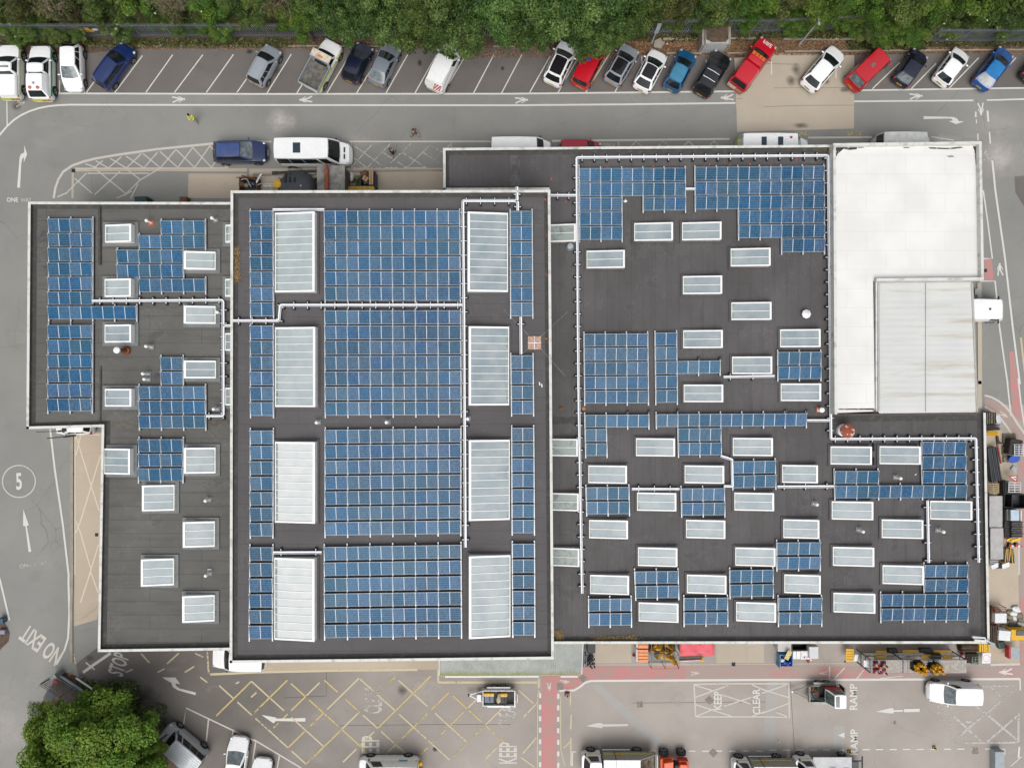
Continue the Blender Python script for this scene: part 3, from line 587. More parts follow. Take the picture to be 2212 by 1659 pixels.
def corrugated(name, label, cat, quad, z, z2, pitch, along, mats, depth=.03):
    """profiled sheet roof: quad TL,TR,BR,BL (pixels at level z), falls to z2 at the lower (south or east) edge"""
    t = thing(name, label, cat, P(quad[0], 0)); o = Vector((t.location.x, t.location.y, 0))
    q = [P(p, zz) - o for p, zz in zip(quad, (z, z if along == 'y' else z2, z2, z2 if along == 'y' else z))]
    if along == 'x': q = [q[1], q[2], q[3], q[0]]
    nn = int((q[1] - q[0]).length / pitch); mb = MB(); vs = []
    for i in range(4 * nn + 1):
        f = i / (4 * nn); zz = depth * (1 if (i % 4) in (1, 2) else 0)
        a = q[0].lerp(q[1], f); b = q[3].lerp(q[2], f); vs += [(a.x, a.y, a.z + zz), (b.x, b.y, b.z + zz)]
    mb.add(vs, [(2 * i, 2 * i + 1, 2 * i + 3, 2 * i + 2) for i in range(4 * nn)]); mb.build('roof_sheet', mats[0], t)
    mb = MB(); pts = [q[0], q[1], q[2], q[3]]
    for k in range(4): mb.tube([pts[k] - Vector((0, 0, .12)), pts[(k + 1) % 4] - Vector((0, 0, .12))], .07, 0, 6)
    mb.build('frame', mats[1], t)
    mb = MB()
    for k in range(4): mb.tube([pts[k] * .98 + (pts[0] + pts[2]) * .01 - Vector((0, 0, .15)), Vector((pts[k].x * .98 + (pts[0].x + pts[2].x) * .01, pts[k].y * .98 + (pts[0].y + pts[2].y) * .01, 0))], .06, 0, 6)
    mb.build('post', mats[1], t)
    return t
cn = corrugated('canopy', 'translucent ribbed canopy roof with brown streaks beside the white roof', 'canopy', [dd(1899.5, 611), dd(2099, 609), dd(2108, 890), dd(1900.5, 891)], 4.35, 4.2, .48, 'x', [TRANS, GALV], .006)
mb = MB(); o = Vector((cn.location.x, cn.location.y, 0))
mb.tube([P(t31(1772, 780), 4.2) - o, P(dd(2110, 890), 4.15) - o], .1, 0, 8); mb.build('gutter', M('grey_gutter', C(190, 188, 180), .6, 0, .1), cn)
mb = MB(); a, b = P(dd(2000, 611), 4.42) - o, P(dd(2003, 890), 4.32) - o; mb.box((a + b) / 2, (.1, (a - b).length, .012)); mb.build('ridge_strip', TRANS, cn)
m, n_, l_, b_ = newmat('lean_to_sheeting')
g_ = n_.new('ShaderNodeNewGeometry').outputs['Position']; sx_ = n_.new('ShaderNodeSeparateXYZ'); l_.new(g_, sx_.inputs[0])
o_ = mix_(n_, l_, ramp_(n_, l_, noise_(n_, l_, g_, .9, 5, .7), .35, .7), C(158, 162, 156), C(186, 190, 186))
ms = math_(n_, l_, 'ADD', ramp_(n_, l_, sx_.outputs['Y'], -22.9, -23.7), math_(n_, l_, 'MULTIPLY', noise_(n_, l_, g_, 2.5, 4), .5))
o_ = mix_(n_, l_, ramp_(n_, l_, ms, .75, 1.2), o_, C(150, 152, 88))                  # moss growing along the low edge
l_.new(o_, b_.inputs['Base Color']); b_.inputs['Roughness'].default_value = .7; LEAN = m
cs = corrugated('lean_to', 'grey corrugated lean-to roof with mossy lower edge between the two south walls', 'canopy', [dd(948.5, 1370), dd(1260, 1370), dd(1256, 1457), dd(949.5, 1459.5)], 3.5, 3.0, .165, 'y', [LEAN, GALV], .055)
mb = MB(); o = Vector((cs.location.x, cs.location.y, 0)); mb.tube([P(t13(1615, 886), 2.8) - o, P(t23(262, 884), 2.8) - o], .07, 0, 8); mb.tube([P(t23(445, 884), 2.8) - o, P(t23(590, 884), 2.8) - o], .07, 0, 8); mb.build('gutter', GALV, cs)
# stains on the grey felt wing: the long joint strips
WL = bpy.data.objects['factory_block']
JOINT = M('felt_joint_strip', C(112, 108, 100), .9, 0, .15, 2, c2=C(80, 76, 70), lo=.4, hi=.65, fine=.4)
part_patch(WL, 'joint_strip', L(t02, 905, 348, 1972, 332, 1972, 392, 905, 402), ZL + .01, JOINT)
part_patch(WL, 'joint_strip', L(t01, 905, 118, 1975, 112, 1975, 150, 905, 155), ZL + .012, UPST)
mb = MB(); o = WL.location
wallrun(mb, [P(p, ZL) - Vector((o.x, o.y, 0)) for p in (t01(868, 105), t01(872, 640))], .16, ZL - .1, ZL + .16, False, (0, 0, 0)); wallrun(mb, [P(p, ZL) - Vector((o.x, o.y, 0)) for p in (t01(872, 1510), t02(868, 390))], .1, ZL - .1, ZL + .1, False, (0, 0, 0)); mb.build('roof_step', UPST, WL)
WR = bpy.data.objects['factory_block.002']
part_patch(WR, 'joint_strip', L(t22, 378, 310, 660, 305, 660, 362, 378, 372), ZR + .01, UPST)
part_patch(WR, 'joint_strip', L(t32, 380, 296, 1850, 290, 1850, 335, 380, 345), ZR + .01, UPST)
PALEF = M('weathered_felt', C(104, 102, 102), .9, 0, .15, 2.2, c2=C(78, 75, 75), lo=.42, hi=.6, fine=.4)
part_patch(WR, 'roof_patch', L(t20, 20, 1330, 100, 1330, 110, 1640, 20, 1640), ZR + .012, PALEF)
for q in (L(t01, 300, 330, 400, 345, 400, 440, 300, 430), L(t01, 300, 640, 400, 650, 400, 690, 300, 690), L(t02, 1260, -60, 1560, -90, 1860, -50, 1860, 5, 1260, 10)):
    part_patch(WL, 'roof_patch', q, ZL + .012, PALEF)
# ================================================================ SOLAR ARRAYS
m, n_, l_, b_ = newmat('solar_cells')
uv_ = n_.new('ShaderNodeUVMap').outputs[0]; sx_ = n_.new('ShaderNodeSeparateXYZ'); l_.new(uv_, sx_.inputs[0])
def lines_(ax, k, wd):
    f = math_(n_, l_, 'FRACT', math_(n_, l_, 'MULTIPLY', sx_.outputs[ax], k)); return math_(n_, l_, 'LESS_THAN', math_(n_, l_, 'ABSOLUTE', math_(n_, l_, 'SUBTRACT', f, .5)), wd / 2)
oi = n_.new('ShaderNodeObjectInfo').outputs['Random']; g_ = n_.new('ShaderNodeNewGeometry').outputs['Position']
wn = n_.new('ShaderNodeTexWhiteNoise'); fl = n_.new('ShaderNodeVectorMath'); fl.operation = 'FLOOR'; sc_ = n_.new('ShaderNodeVectorMath'); sc_.operation = 'MULTIPLY_ADD'
l_.new(uv_, sc_.inputs[0]); sc_.inputs[1].default_value = (24, 6, 1); cmb = n_.new('ShaderNodeCombineXYZ')
for i in range(3): l_.new(math_(n_, l_, 'MULTIPLY', oi, 91.7), cmb.inputs[i])
l_.new(cmb.outputs[0], sc_.inputs[2]); l_.new(sc_.outputs[0], fl.inputs[0]); l_.new(fl.outputs[0], wn.inputs['Vector'])
a_ = mix_(n_, l_, wn.outputs['Value'], C(8, 48, 92), C(34, 86, 132))
a_ = mix_(n_, l_, ramp_(n_, l_, noise_(n_, l_, g_, .12, 2), .3, .7), a_, mix_(n_, l_, .35, a_, C(44, 118, 160)))
hsv = n_.new('ShaderNodeHueSaturation'); l_.new(a_, hsv.inputs['Color']); l_.new(math_(n_, l_, 'MULTIPLY_ADD', oi, .38, .8), hsv.inputs['Value']); l_.new(math_(n_, l_, 'MULTIPLY_ADD', oi, .016, .482), hsv.inputs['Hue'])
w2 = n_.new('ShaderNodeTexWhiteNoise'); w2.noise_dimensions = '2D'; c2_ = n_.new('ShaderNodeCombineXYZ'); l_.new(math_(n_, l_, 'MULTIPLY', oi, 517.3), c2_.inputs[0]); l_.new(math_(n_, l_, 'GREATER_THAN', sx_.outputs[0], .5), c2_.inputs[1]); l_.new(c2_.outputs[0], w2.inputs['Vector'])   # the two halves of a panel differ in tone
h2 = n_.new('ShaderNodeHueSaturation'); l_.new(hsv.outputs[0], h2.inputs['Color']); l_.new(math_(n_, l_, 'MULTIPLY_ADD', w2.outputs['Value'], .26, .76), h2.inputs['Saturation']); l_.new(math_(n_, l_, 'MULTIPLY_ADD', w2.outputs['Value'], -.22, 1.1), h2.inputs['Value']); hsv = h2
a_ = mix_(n_, l_, math_(n_, l_, 'MULTIPLY', lines_(0, 24, .12), .4), hsv.outputs[0], C(130, 165, 190))
a_ = mix_(n_, l_, math_(n_, l_, 'MULTIPLY', lines_(1, 6, .075), .6), a_, C(160, 182, 196))
mid = math_(n_, l_, 'LESS_THAN', math_(n_, l_, 'ABSOLUTE', math_(n_, l_, 'SUBTRACT', sx_.outputs[0], .5)), .014)
a_ = mix_(n_, l_, math_(n_, l_, 'MULTIPLY', mid, .9), a_, C(220, 226, 230))
l_.new(a_, b_.inputs['Base Color']); b_.inputs['Roughness'].default_value = .2; b_.inputs['Specular IOR Level'].default_value = .1; CELLS = m
SILVER = M('panel_frame_aluminium', C(196, 204, 212), .45, .3, .05)
PW_, PD_ = 1.66, .985
mb = MB(); mb.box((0, 0, -.02), (PW_, PD_, .04)); a, b = PW_ / 2 - .018, PD_ / 2 - .018
mb.quad((-a, -b, .0025), (a, -b, .0025), (a, b, .0025), (-a, b, .0025), 1)
pan0 = mb.build('solar_panel', [SILVER, CELLS]); me = pan0.data; uvl = me.uv_layers.new(name='UVMap')
for lp, uvc in zip(me.polygons[-1].loop_indices, ((0, 0), (1, 0), (1, 1), (0, 1))): uvl.data[lp].uv = uvc
PANEL = me; bpy.data.objects.remove(pan0)
RAILM = M('rail_white_aluminium', C(226, 230, 234), .4, .2, .03)
def bil(q, u, v): return q[0].lerp(q[1], u).lerp(q[3].lerp(q[2], u), v)
def array(label, quad, ncol, rows, zroof, gap=.125, tilt=9):
    """quad TL,TR,BR,BL of the whole grid in pixels; rows: per row a list of (first column, number of panels)"""
    z = zroof + .3; q = [P(p, z) for p in quad]; nr = len(rows); c = bil(q, .5, .5)
    t = thing('solar_array', label, 'solar panels', (c.x, c.y, zroof), 0, 'solar arrays on the flat roofs')
    d = ((q[1] - q[0]) + (q[2] - q[3])).normalized(); rz = math.atan2(d.y, d.x)
    wd = ((q[1] - q[0]).length + (q[2] - q[3]).length) / 2 / ncol
    pv = 1 / (nr - gap); dep = ((q[3] - q[0]).length + (q[2] - q[1]).length) / 2 * pv * (1 - gap)
    rng = {}
    for r, spans in enumerate(rows):
        for c0, n in spans:
            for k in range(c0, c0 + n):
                p = bil(q, (k + .5) / ncol, (r + (1 - gap) / 2) * pv)
                o = bpy.data.objects.new('solar_panel', PANEL); col.objects.link(o); o.parent = t
                o.location = (p.x - c.x, p.y - c.y, .3); o.rotation_euler = (Matrix.Rotation(rz, 4, 'Z') @ Matrix.Rotation(R_(tilt + random.uniform(-.4, .4)), 4, 'X')).to_euler()
                o.scale = ((wd - .028) / PW_, dep / PD_ / math.cos(R_(tilt)), 1)
            for k in range(c0, c0 + n + 1): rng.setdefault(k, []).append(r)
    for k, rs in rng.items():
        rs = sorted(set(rs)); runs = [[rs[0], rs[0]]]
        for r in rs[1:]:
            if r == runs[-1][1] + 1: runs[-1][1] = r
            else: runs.append([r, r])
        for r0, r1 in runs:
            a = bil(q, k / ncol, r0 * pv); b = bil(q, k / ncol, (r1 + 1 - gap) * pv); d2 = (b - a).normalized(); a = a - d2 * .2; b = b + d2 * .2
            mb = MB(); ang = math.atan2((b - a).y, (b - a).x); m_ = (a + b) / 2
            mb.box((m_.x - c.x, m_.y - c.y, .16), ((b - a).length, .085, .07), 0, ang)
            for r in range(r0, r1 + 1):                       # wedge feet under each panel joint
                f0 = bil(q, k / ncol, r * pv); mb.box((f0.x - c.x, f0.y - c.y - .02, .22), (.05, .06, .3), 0, rz)
            mb.box((m_.x - c.x, m_.y - c.y, .065), ((b - a).length * .98, .16, .12), 1, ang)
            mb.build('rail', [RAILM, BLACK], t)
    return t
F6 = [[(0, 6)]]; one = lambda n, k: [[(0, n)] for _ in range(k)]
A_ = array
A_('six-column solar array of six rows at the north end of the central field', [t11(600, 176), t11(1762, 176), t11(1768, 943), t11(607, 943)], 6, one(6, 6), ZM)
A_('six-column solar array of seven rows just south of the cable tray crossing the central roof', [t11(605, 1030), t11(1770, 1030), t12(1775, 290), t12(608, 297)], 6, one(6, 7), ZM)
A_('six-column solar array of seven rows between two bare strips low on the central roof', [t12(608, 420), t12(1773, 409), t12(1771, 1308), t12(606, 1325)], 6, one(6, 7), ZM)
A_('six-column solar array of six rows at the south end of the central roof', [t12(600, 1422), t12(1773, 1402), t13(1752, 548), t13(594, 563)], 6, one(6, 6), ZM)
A_('single-column strip of seven panels at the north-west corner of the central roof', [t11(-36, 177), t11(160, 177), t11(164, 1077), t11(-33, 1077)], 1, one(1, 7), ZM)
A_('single-column strip of six panels west of the second rooflight on the central roof', [t11(-34, 1160), t11(163, 1160), t12(163, 298), t12(-34, 298)], 1, one(1, 6), ZM)
A_('single-column strip of seven panels west of the third rooflight on the central roof', [t12(-35, 425), t12(162, 425), t12(158, 1330), t12(-36, 1332)], 1, one(1, 7), ZM)
A_('single-column strip of six panels beside the opaque white rooflight', [t12(-38, 1423), t12(158, 1423), t13(152, 570), t13(-44, 572)], 1, one(1, 6), ZM)
A_('single-column strip of seven panels at the north-east corner of the central roof', [t21(20, 180), t21(208, 180), t21(214, 1075), t21(24, 1077)], 1, one(1, 7), ZM)
A_('single-column strip of four panels below the mast base of terracotta slabs', [t21(25, 1415), t21(216, 1415), t22(221, 283), t22(32, 284)], 1, one(1, 4), ZM)
A_('single-column strip of seven panels on the east edge, second from the south end', [t22(33, 402), t22(221, 402), t22(228, 1303), t22(37, 1304)], 1, one(1, 7), ZM)
A_('single-column strip of six panels at the south-east corner of the central roof', [t22(38, 1394), t22(228, 1393), t23(228, 540), t23(42, 541)], 1, one(1, 6), ZM)
A_('two-column solar array of six rows on the west wing, nearest its north edge', [t01(410, 245), t01(788, 245), t01(786, 978), t01(409, 978)], 2, one(2, 6), ZL)
A_('single row of four panels running east across the step of the west wing', [t01(408, 995), t01(1165, 993), t01(1165, 1102), t01(409, 1103)], 4, [[(0, 4)]], ZL)
A_('two-column solar array of six rows on the west wing, below the four-panel row', [t01(407, 1156), t01(786, 1156), t02(783, 260), t02(402, 262)], 2, one(2, 6), ZL)
A_('stepped solar array of five rows near the red flue tile on the west wing', [t01(997, 262), t01(1755, 262), t01(1757, 868), t01(1000, 870)], 4, [[(2, 2)], [(1, 3)], [(0, 3)], [(0, 3)], [(1, 3)]], ZL)
A_('chimney-shaped solar array, two single panels over three rows of three', [t01(1184, 1430), t01(1754, 1430), t02(1758, 405), t02(1188, 405)], 3, [[(1, 1)], [(1, 1)], [(0, 3)], [(0, 3)], [(0, 3)]], ZL)
A_('two-by-three solar array between two three-pane rooflights on the west wing', [t02(1185, 500), t02(1565, 500), t02(1562, 857), t02(1180, 858)], 2, one(2, 3), ZL)
A_('five-column solar array inside the north-west corner of the cable loop', [t20(613, 1447), t20(1522, 1443), t21(1528, 418), t21(617, 421)], 5, [[(0, 5)], [(0, 5)], [(0, 2), (3, 2)], [(0, 2)], [(0, 2)]], ZR)
A_('large six-row solar array stepping in towards the white roof', [dd(1501.7, 362.2), dd(1780.8, 359.5), dd(1782.5, 544), dd(1504, 546)], 6, [[(0, 6)], [(0, 6)], [(0, 6)], [(2, 4)], [(2, 4)], [(4, 2)]], ZR)
A_('three-column array of five rows beside the west side of the great tray loop', [t21(653, 1230), t21(1200, 1227), t22(1207, 190), t22(660, 193)], 3, one(3, 5), ZR)
A_('single column of five panels with two more sticking out at its third row', [t21(1263, 1222), t21(1818, 1212), t22(1825, 180), t22(1270, 187)], 3, [[(0, 1)], [(0, 1)], [(0, 3)], [(0, 1)], [(0, 1)]], ZR)
A_('L-shaped array, row of three with two panels hanging at its west end', [t22(660, 292), t22(1208, 290), t22(1218, 640), t22(668, 641)], 3, [[(0, 3)], [(0, 1)], [(0, 1)]], ZR)
A_('long row of seven panels with a two-by-two block hanging below', [dd(1417.8, 895), dd(1742.6, 893), dd(1744.5, 981.5), dd(1420, 983.8)], 7, [[(0, 7)], [(1, 2)], [(1, 2)]], ZR)
sq = one(2, 2)
A_('two-by-two array joined by a bent tray to the seven-panel row', [dd(1582.4, 996.5), dd(1675.5, 995), dd(1677, 1052.5), dd(1584, 1054)], 2, sq, ZR)
A_('two-by-two array at the west end of the tray above the green-glowing rooflight', [t22(670, 911), t22(1038, 908), t22(1044, 1139), t22(677, 1141)], 2, sq, ZR)
A_('two-by-two array at the east end of the tray above the green-glowing rooflight', [t22(1487, 920), t22(1857, 918), t22(1863, 1149), t22(1492, 1151)], 2, sq, ZR)
A_('two-by-two array close to the south-west corner of the white roof', [t31(138, 1365), t31(502, 1362), t31(504, 1589), t31(140, 1591)], 2, sq, ZR)
A_('U-shaped array of four rows inside the tray corner on the east side', [t32(610, 516), t32(1723, 512), t32(1733, 986), t32(622, 989)], 6, [[(4, 2)], [(4, 2)], [(0, 2), (4, 2)], [(0, 6)]], ZR)
A_('two-by-two array between a narrower rooflight and the blue-crate array', [t32(130, 1362), t32(494, 1360), t32(498, 1586), t32(132, 1589)], 2, sq, ZR)
A_('L-shaped array of four rows in the south-east corner of the charcoal roof', [dd(1903.8, 1221.2), dd(2091.6, 1219.4), dd(2092.6, 1340), dd(1904.4, 1341)], 4, [[(2, 2)], [(2, 2)], [(0, 4)], [(0, 4)]], ZR)
A_('two-by-two array second from the west near the south edge, set higher than its neighbours', [t22(1088, 1630), t22(1460, 1627), t23(1446, 223), t23(1082, 228)], 2, sq, ZR)
A_('two-by-two array fourth from the west near the south edge, set higher than its neighbours', [dd(1577, 1231.5), dd(1670.5, 1230), dd(1671.5, 1288), dd(1578, 1289.5)], 2, sq, ZR)
A_('two-by-two array at the south-west corner of the charcoal roof', [t23(682, 230), t23(1042, 226), t23(1046, 456), t23(685, 459)], 2, sq, ZR)
A_('two-by-two array in the south row above the red skip cover', [t23(1489, 222), t23(1857, 219), t23(1860, 448), t23(1491, 450)], 2, sq, ZR)
A_('two-by-two array in the south row above the blue crate', [t33(142, 222), t33(508, 220), t33(511, 449), t33(145, 451)], 2, sq, ZR)
# ================================================================ ROOFLIGHTS
PANE = M('rooflight_glass', C(144, 159, 165), .16, 0, .06, .6, c2=C(170, 179, 182), spec=.4)
PANEW = M('rooflight_glass_weathered', C(168, 180, 182), .3, 0, .06, .8, c2=C(186, 195, 195), spec=.5)
PANEO = M('opaque_white_sheeting', C(208, 214, 214), .55, 0, .06, 1.2, c2=C(222, 224, 222))
GRIME = M('grimy_glass', C(156, 168, 164), .4, 0, .3, 2.2, c2=C(108, 116, 106), lo=.5, hi=.75)
FLASH = M('lead_grey_flashing', C(126, 130, 130), .7, 0, .12, 2)
SKYL = []
def rooflight(quadpx, z, n, hi, label, pane=None, flash=FLASH, lo_h=.28, hi_h=.62, fw=.12, group='rooflights on the flat roofs'):
    if len(quadpx) == 4 and not isinstance(quadpx[0], tuple): x0, y0, x1, y1 = quadpx; quadpx = [(x0, y0), (x1, y0), (x1, y1), (x0, y1)]
    zm = z + (lo_h + hi_h) / 2
    hL, hR = (lo_h, hi_h) if hi == 'R' else (hi_h, lo_h)
    xs = [p[0] for p in quadpx]; ys = [p[1] for p in quadpx]
    cx, cy = sum(xs) / 4, sum(ys) / 4
    hw = (quadpx[1][0] + quadpx[2][0] - quadpx[0][0] - quadpx[3][0]) / 4; hh = (quadpx[2][1] + quadpx[3][1] - quadpx[0][1] - quadpx[1][1]) / 4
    c = P((cx, cy), zm); a = P((cx - hw, cy), z + hL).x - c.x; b = P((cx + hw, cy), z + hR).x - c.x; hy = P((cx, cy - hh), zm).y - c.y
    t = thing('rooflight', label, 'rooflight', (c.x, c.y, z), 0, group)
    mb = MB(); mb.box(((a + b) / 2, 0, .06), (b - a + (.55 if flash is FLASH else .3), 2 * hy + (.5 if flash is FLASH else .3), .12)); mb.build('kerb', flash, t)
    zt = lambda x: hL + (hR - hL) * (x - a) / (b - a)
    mb = MB()
    e = [(a, -hy), (b, -hy), (b, hy), (a, hy)]
    for k in range(4):
        p, q = e[k], e[(k + 1) % 4]; mb.quad((*p, 0), (*q, 0), (*q, zt(q[0])), (*p, zt(p[0])))
    wl, wr = (fw * .45, fw * 1.35) if hi == 'R' else (fw * 1.35, fw * .45)
    def bar(x0, x1, y0, y1, dz=.0, th=.05):
        v = [(x0, y0), (x1, y0), (x1, y1), (x0, y1)]
        mb.add([(x, y, zt(x) + dz - th) for x, y in v] + [(x, y, zt(x) + dz) for x, y in v], [(4, 5, 6, 7), (0, 1, 5, 4), (1, 2, 6, 5), (2, 3, 7, 6), (3, 0, 4, 7)])
    bar(a + wl, b - wr, hy - fw, hy, .02); bar(a + wl, b - wr, -hy, -hy + fw, .02); bar(a, a + wl, -hy, hy, .023); bar(b - wr, b, -hy, hy, .023)
    for k in range(1, n):
        y = -hy + fw + (2 * hy - 2 * fw) * k / n; bar(a + wl, b - wr, y - .02, y + .02, .005, .03)
    xi = (a + wl + .13, a + wl + .16) if hi == 'R' else (b - wr - .16, b - wr - .13)
    mb.build('frame', WHITE, t)
    x0, x1 = a + wl, b - wr
    mb = MB(); mb.quad((x0, -hy + fw, zt(x0) - .03), (x1, -hy + fw, zt(x1) - .03), (x1, hy - fw, zt(x1) - .03), (x0, hy - fw, zt(x0) - .03)); mb.build('glazing', pane or PANE, t)
    mb = MB(); gx = (x0, x0 + .16) if hi == 'R' else (x1 - .16, x1)
    mb.quad((gx[0], -hy + fw, zt(gx[0]) - .02), (gx[1], -hy + fw, zt(gx[1]) - .02), (gx[1], hy - fw, zt(gx[1]) - .02), (gx[0], hy - fw, zt(gx[0]) - .02)); mb.build('lower_strip', GRIME, t)
    return t
G8 = 'long rooflights on the central block'; names = ['northernmost', 'second', 'third', 'southernmost']
big = [([t11(178, 195), t11(518, 180), t11(523, 867), t11(183, 875)], 'R', PANEW, 'long pale rooflight at the north end of the west column on the central roof'),
       ([t11(182, 1178), t11(525, 1165), t12(527, 220), t12(183, 226)], 'R', PANEW, 'long pale rooflight second from the north in the west column, below the tray bend'),
       ([t12(182, 523), t12(525, 522), t12(522, 1220), t12(180, 1214)], 'R', PANEO, 'long whitish rooflight third from the north in the west column'),
       ([t12(178, 1516), t12(520, 1522), t13(512, 590), t13(170, 576)], 'R', PANEO, 'opaque white-sheeted long rooflight at the south end of the west column'),
       ([t11(1827, 182), t11(2173, 196), t11(2180, 872), t11(1834, 863)], 'L', PANE, 'long blue-grey rooflight at the north end of the east column on the central roof'),
       ([t11(1838, 1165), t11(2184, 1168), t12(2188, 211), t12(1842, 208)], 'L', PANE, 'long blue-grey rooflight second from the north in the east column, west of the mast base'),
       ([t12(1840, 510), t12(2190, 502), t12(2193, 1187), t12(1842, 1200)], 'L', PANE, 'long blue-grey rooflight third from the north in the east column'),
       ([t12(1842, 1503), t12(2195, 1490), t13(2168, 548), t13(1815, 572)], 'L', PANE, 'long blue-grey rooflight at the south end of the east column')]
for q, hi, pn, lb in big: rooflight(q, ZM, 10, hi, lb, pn, FELT_M, .3, .75, .13, G8)
T4 = lambda f, a, b, c, d: (*f(a, b), *f(c, d))
wl_ = [(T4(t01, 902, 292, 1125, 445), 2, 'R', 'two-pane rooflight at the north-west of the west wing beside the roof step'), (T4(t01, 1575, 523, 1848, 678), 2, 'L', 'two-pane rooflight at the east end of the stepped solar array'),
       (T4(t01, 898, 757, 1123, 912), 2, 'R', 'two-pane rooflight just north of the west tray, by the roof step'), (T4(t01, 1575, 990, 1848, 1142), 2, 'L', 'two-pane rooflight in the crook of the west cable tray'),
       (T4(t01, 898, 1150, 1125, 1303), 2, 'R', 'two-pane rooflight just above the fat rusty flue'), (T4(t01, 1575, 1458, 1850, 1610), 2, 'L', 'two-pane rooflight east of the two single solar panels'),
       (T4(t02, 900, 68, 1127, 220), 2, 'R', 'two-pane rooflight above the pale roof joint, west of the chimney-shaped array'), (T4(t02, 893, 580, 1115, 800), 3, 'R', 'three-pane rooflight west of the two-by-three array'),
       (T4(t02, 1577, 572, 1847, 792), 3, 'L', 'three-pane rooflight east of the two-by-three array'), (T4(t02, 1217, 893, 1495, 1112), 3, 'L', 'three-pane rooflight directly below the two-by-three array'),
       (T4(t02, 1567, 1205, 1840, 1423), 3, 'L', 'three-pane rooflight with an orange stick on its north kerb'), ((304.5, 1207, 375.5, 1265), 3, 'L', 'three-pane rooflight standing alone towards the south of the west wing'),
       (T4(t03, 1540, 203, 1812, 425), 3, 'L', 'southernmost three-pane rooflight of the west wing'),
       (T4(t01, 1932, 293, 2010, 445), 2, 'R', 'half-hidden rooflight tucked under the central wall, northernmost of four'), (T4(t01, 1930, 757, 2010, 910), 2, 'R', 'half-hidden rooflight tucked under the central wall, just above the west tray'),
       (T4(t01, 1930, 1222, 2010, 1373), 2, 'R', 'half-hidden rooflight tucked under the central wall, just below the tray branch'), (T4(t02, 1932, 58, 2010, 210), 2, 'R', 'half-hidden rooflight tucked under the central wall, southernmost of four')]
for q, n, hi, lb in wl_: rooflight(q, ZL, n, hi, 'white ' + lb, PANEW if q[1] < 700 else PANE)
wr_ = [(T4(t21, 352, 290, 582, 440), 'grimy rooflight cut off by the central wall, beside the round cowl'), (T4(t21, 1083, 278, 1415, 430), 'rooflight left of two in the notch under the north-west array'), (T4(t21, 1493, 273, 1830, 425), 'rooflight right of two under the north arrays'),
       (T4(t21, 675, 515, 1002, 665), 'rooflight alone below the two-panel rows at the west end'), ((1578.5, 536.5, 1664.5, 575), 'rooflight under the stepped edge of the six-row array'), (T4(t21, 1500, 733, 1836, 887), 'rooflight standing alone in the bare middle of the charcoal roof'),
       ((1580, 653, 1666.5, 691), 'rooflight left of the pale conical cowl'), (T4(t21, 1503, 1198, 1841, 1350), 'rooflight right of the single solar column, topmost panel level'), ((1581.5, 770.4, 1668, 808), 'rooflight with a short tray along its south side'),
       (T4(t31, 155, 1172, 495, 1322), 'rooflight above the two-by-two array near the white roof'), (T4(t22, 1507, 32, 1845, 182), 'rooflight with a dark spot, above the seven-panel row'), (T4(t32, 160, 22, 500, 170), 'rooflight below the two-by-two array near the white roof'),
       (T4(t22, 362, 497, 600, 645), 'grimy rooflight cut off by the central wall, level with the two hanging panels'), (T4(t22, 1098, 492, 1432, 645), 'rooflight west of the block hanging under the seven-panel row'), ((1583, 946, 1669.5, 984.6), 'rooflight east of the block hanging under the seven-panel row'),
       (T4(t22, 690, 725, 1020, 877), 'greenish-tinted rooflight just north of the western two-by-two array'), (T4(t22, 1515, 725, 1853, 877), 'rooflight in the bend of the zigzag tray'), (T4(t22, 369, 962, 607, 1112), 'grimy rooflight cut off by the central wall, second from the south'),
       (T4(t22, 1107, 958, 1443, 1113), 'green-glowing rooflight under a short cable tray'), ((1586.5, 1064.5, 1672, 1103), 'rooflight below the zigzag two-by-two array'), (T4(t22, 697, 1193, 1029, 1350), 'dirty-cornered rooflight below the western two-by-two array'), (T4(t22, 1527, 1192, 1863, 1348), 'rooflight below the eastern two-by-two array of the short tray'),
       (T4(t22, 372, 1432, 613, 1587), 'grimy rooflight cut off by the central wall, southernmost'), (T4(t22, 1115, 1428, 1452, 1587), 'rooflight above the second two-by-two array of the south rows'), ((1588.5, 1183, 1675, 1222.4), 'rooflight above the fourth two-by-two array of the south rows'),
       (T4(t32, 580, 553, 928, 705), 'rooflight with black blocks at its east end, under the east tray'), (T4(t32, 993, 552, 1340, 703), 'rooflight touching the U-shaped array'), (T4(t32, 172, 710, 473, 860), 'narrower rooflight over the long straight tray'),
       (T4(t32, 590, 1017, 940, 1170), 'rooflight just below the six-panel row, west end'), (T4(t32, 1420, 1013, 1775, 1170), 'rooflight just below the six-panel row, east end beside the upright tray'), (T4(t32, 182, 1170, 485, 1327), 'narrower rooflight above a two-by-two array, south-centre'),
       (T4(t32, 1012, 1170, 1362, 1327), 'rooflight touching the west side of the upright tray'), (T4(t32, 600, 1402, 948, 1562), 'rooflight standing alone below a white flue'), ((1906.5, 1221.5, 1996, 1262), 'rooflight touching the south-east L-shaped array'),
       (T4(t33, 190, 28, 496, 185), 'narrower rooflight directly above the blue-crate array'), (T4(t33, 605, 183, 957, 348), 'southernmost rooflight of the east half, with a dark tab on its frame'), ((1590.3, 1301, 1676.5, 1342.5), 'rooflight between the red-skip array and the blue-crate array'),
       (T4(t23, 695, 32, 1023, 192), 'rooflight at the foot of the long west tray'), (T4(t23, 1512, 30, 1845, 187), 'rooflight directly above the red-skip array'), (T4(t23, 1105, 265, 1440, 425), 'rooflight between the two westernmost arrays of the south row')]
for q, lb in wr_:
    gr = 'grimy' in lb
    rooflight(q, ZR, 2, 'R', 'white-framed ' + lb, GRIME if gr else PANE, FELT_R, .22, .58, .1)
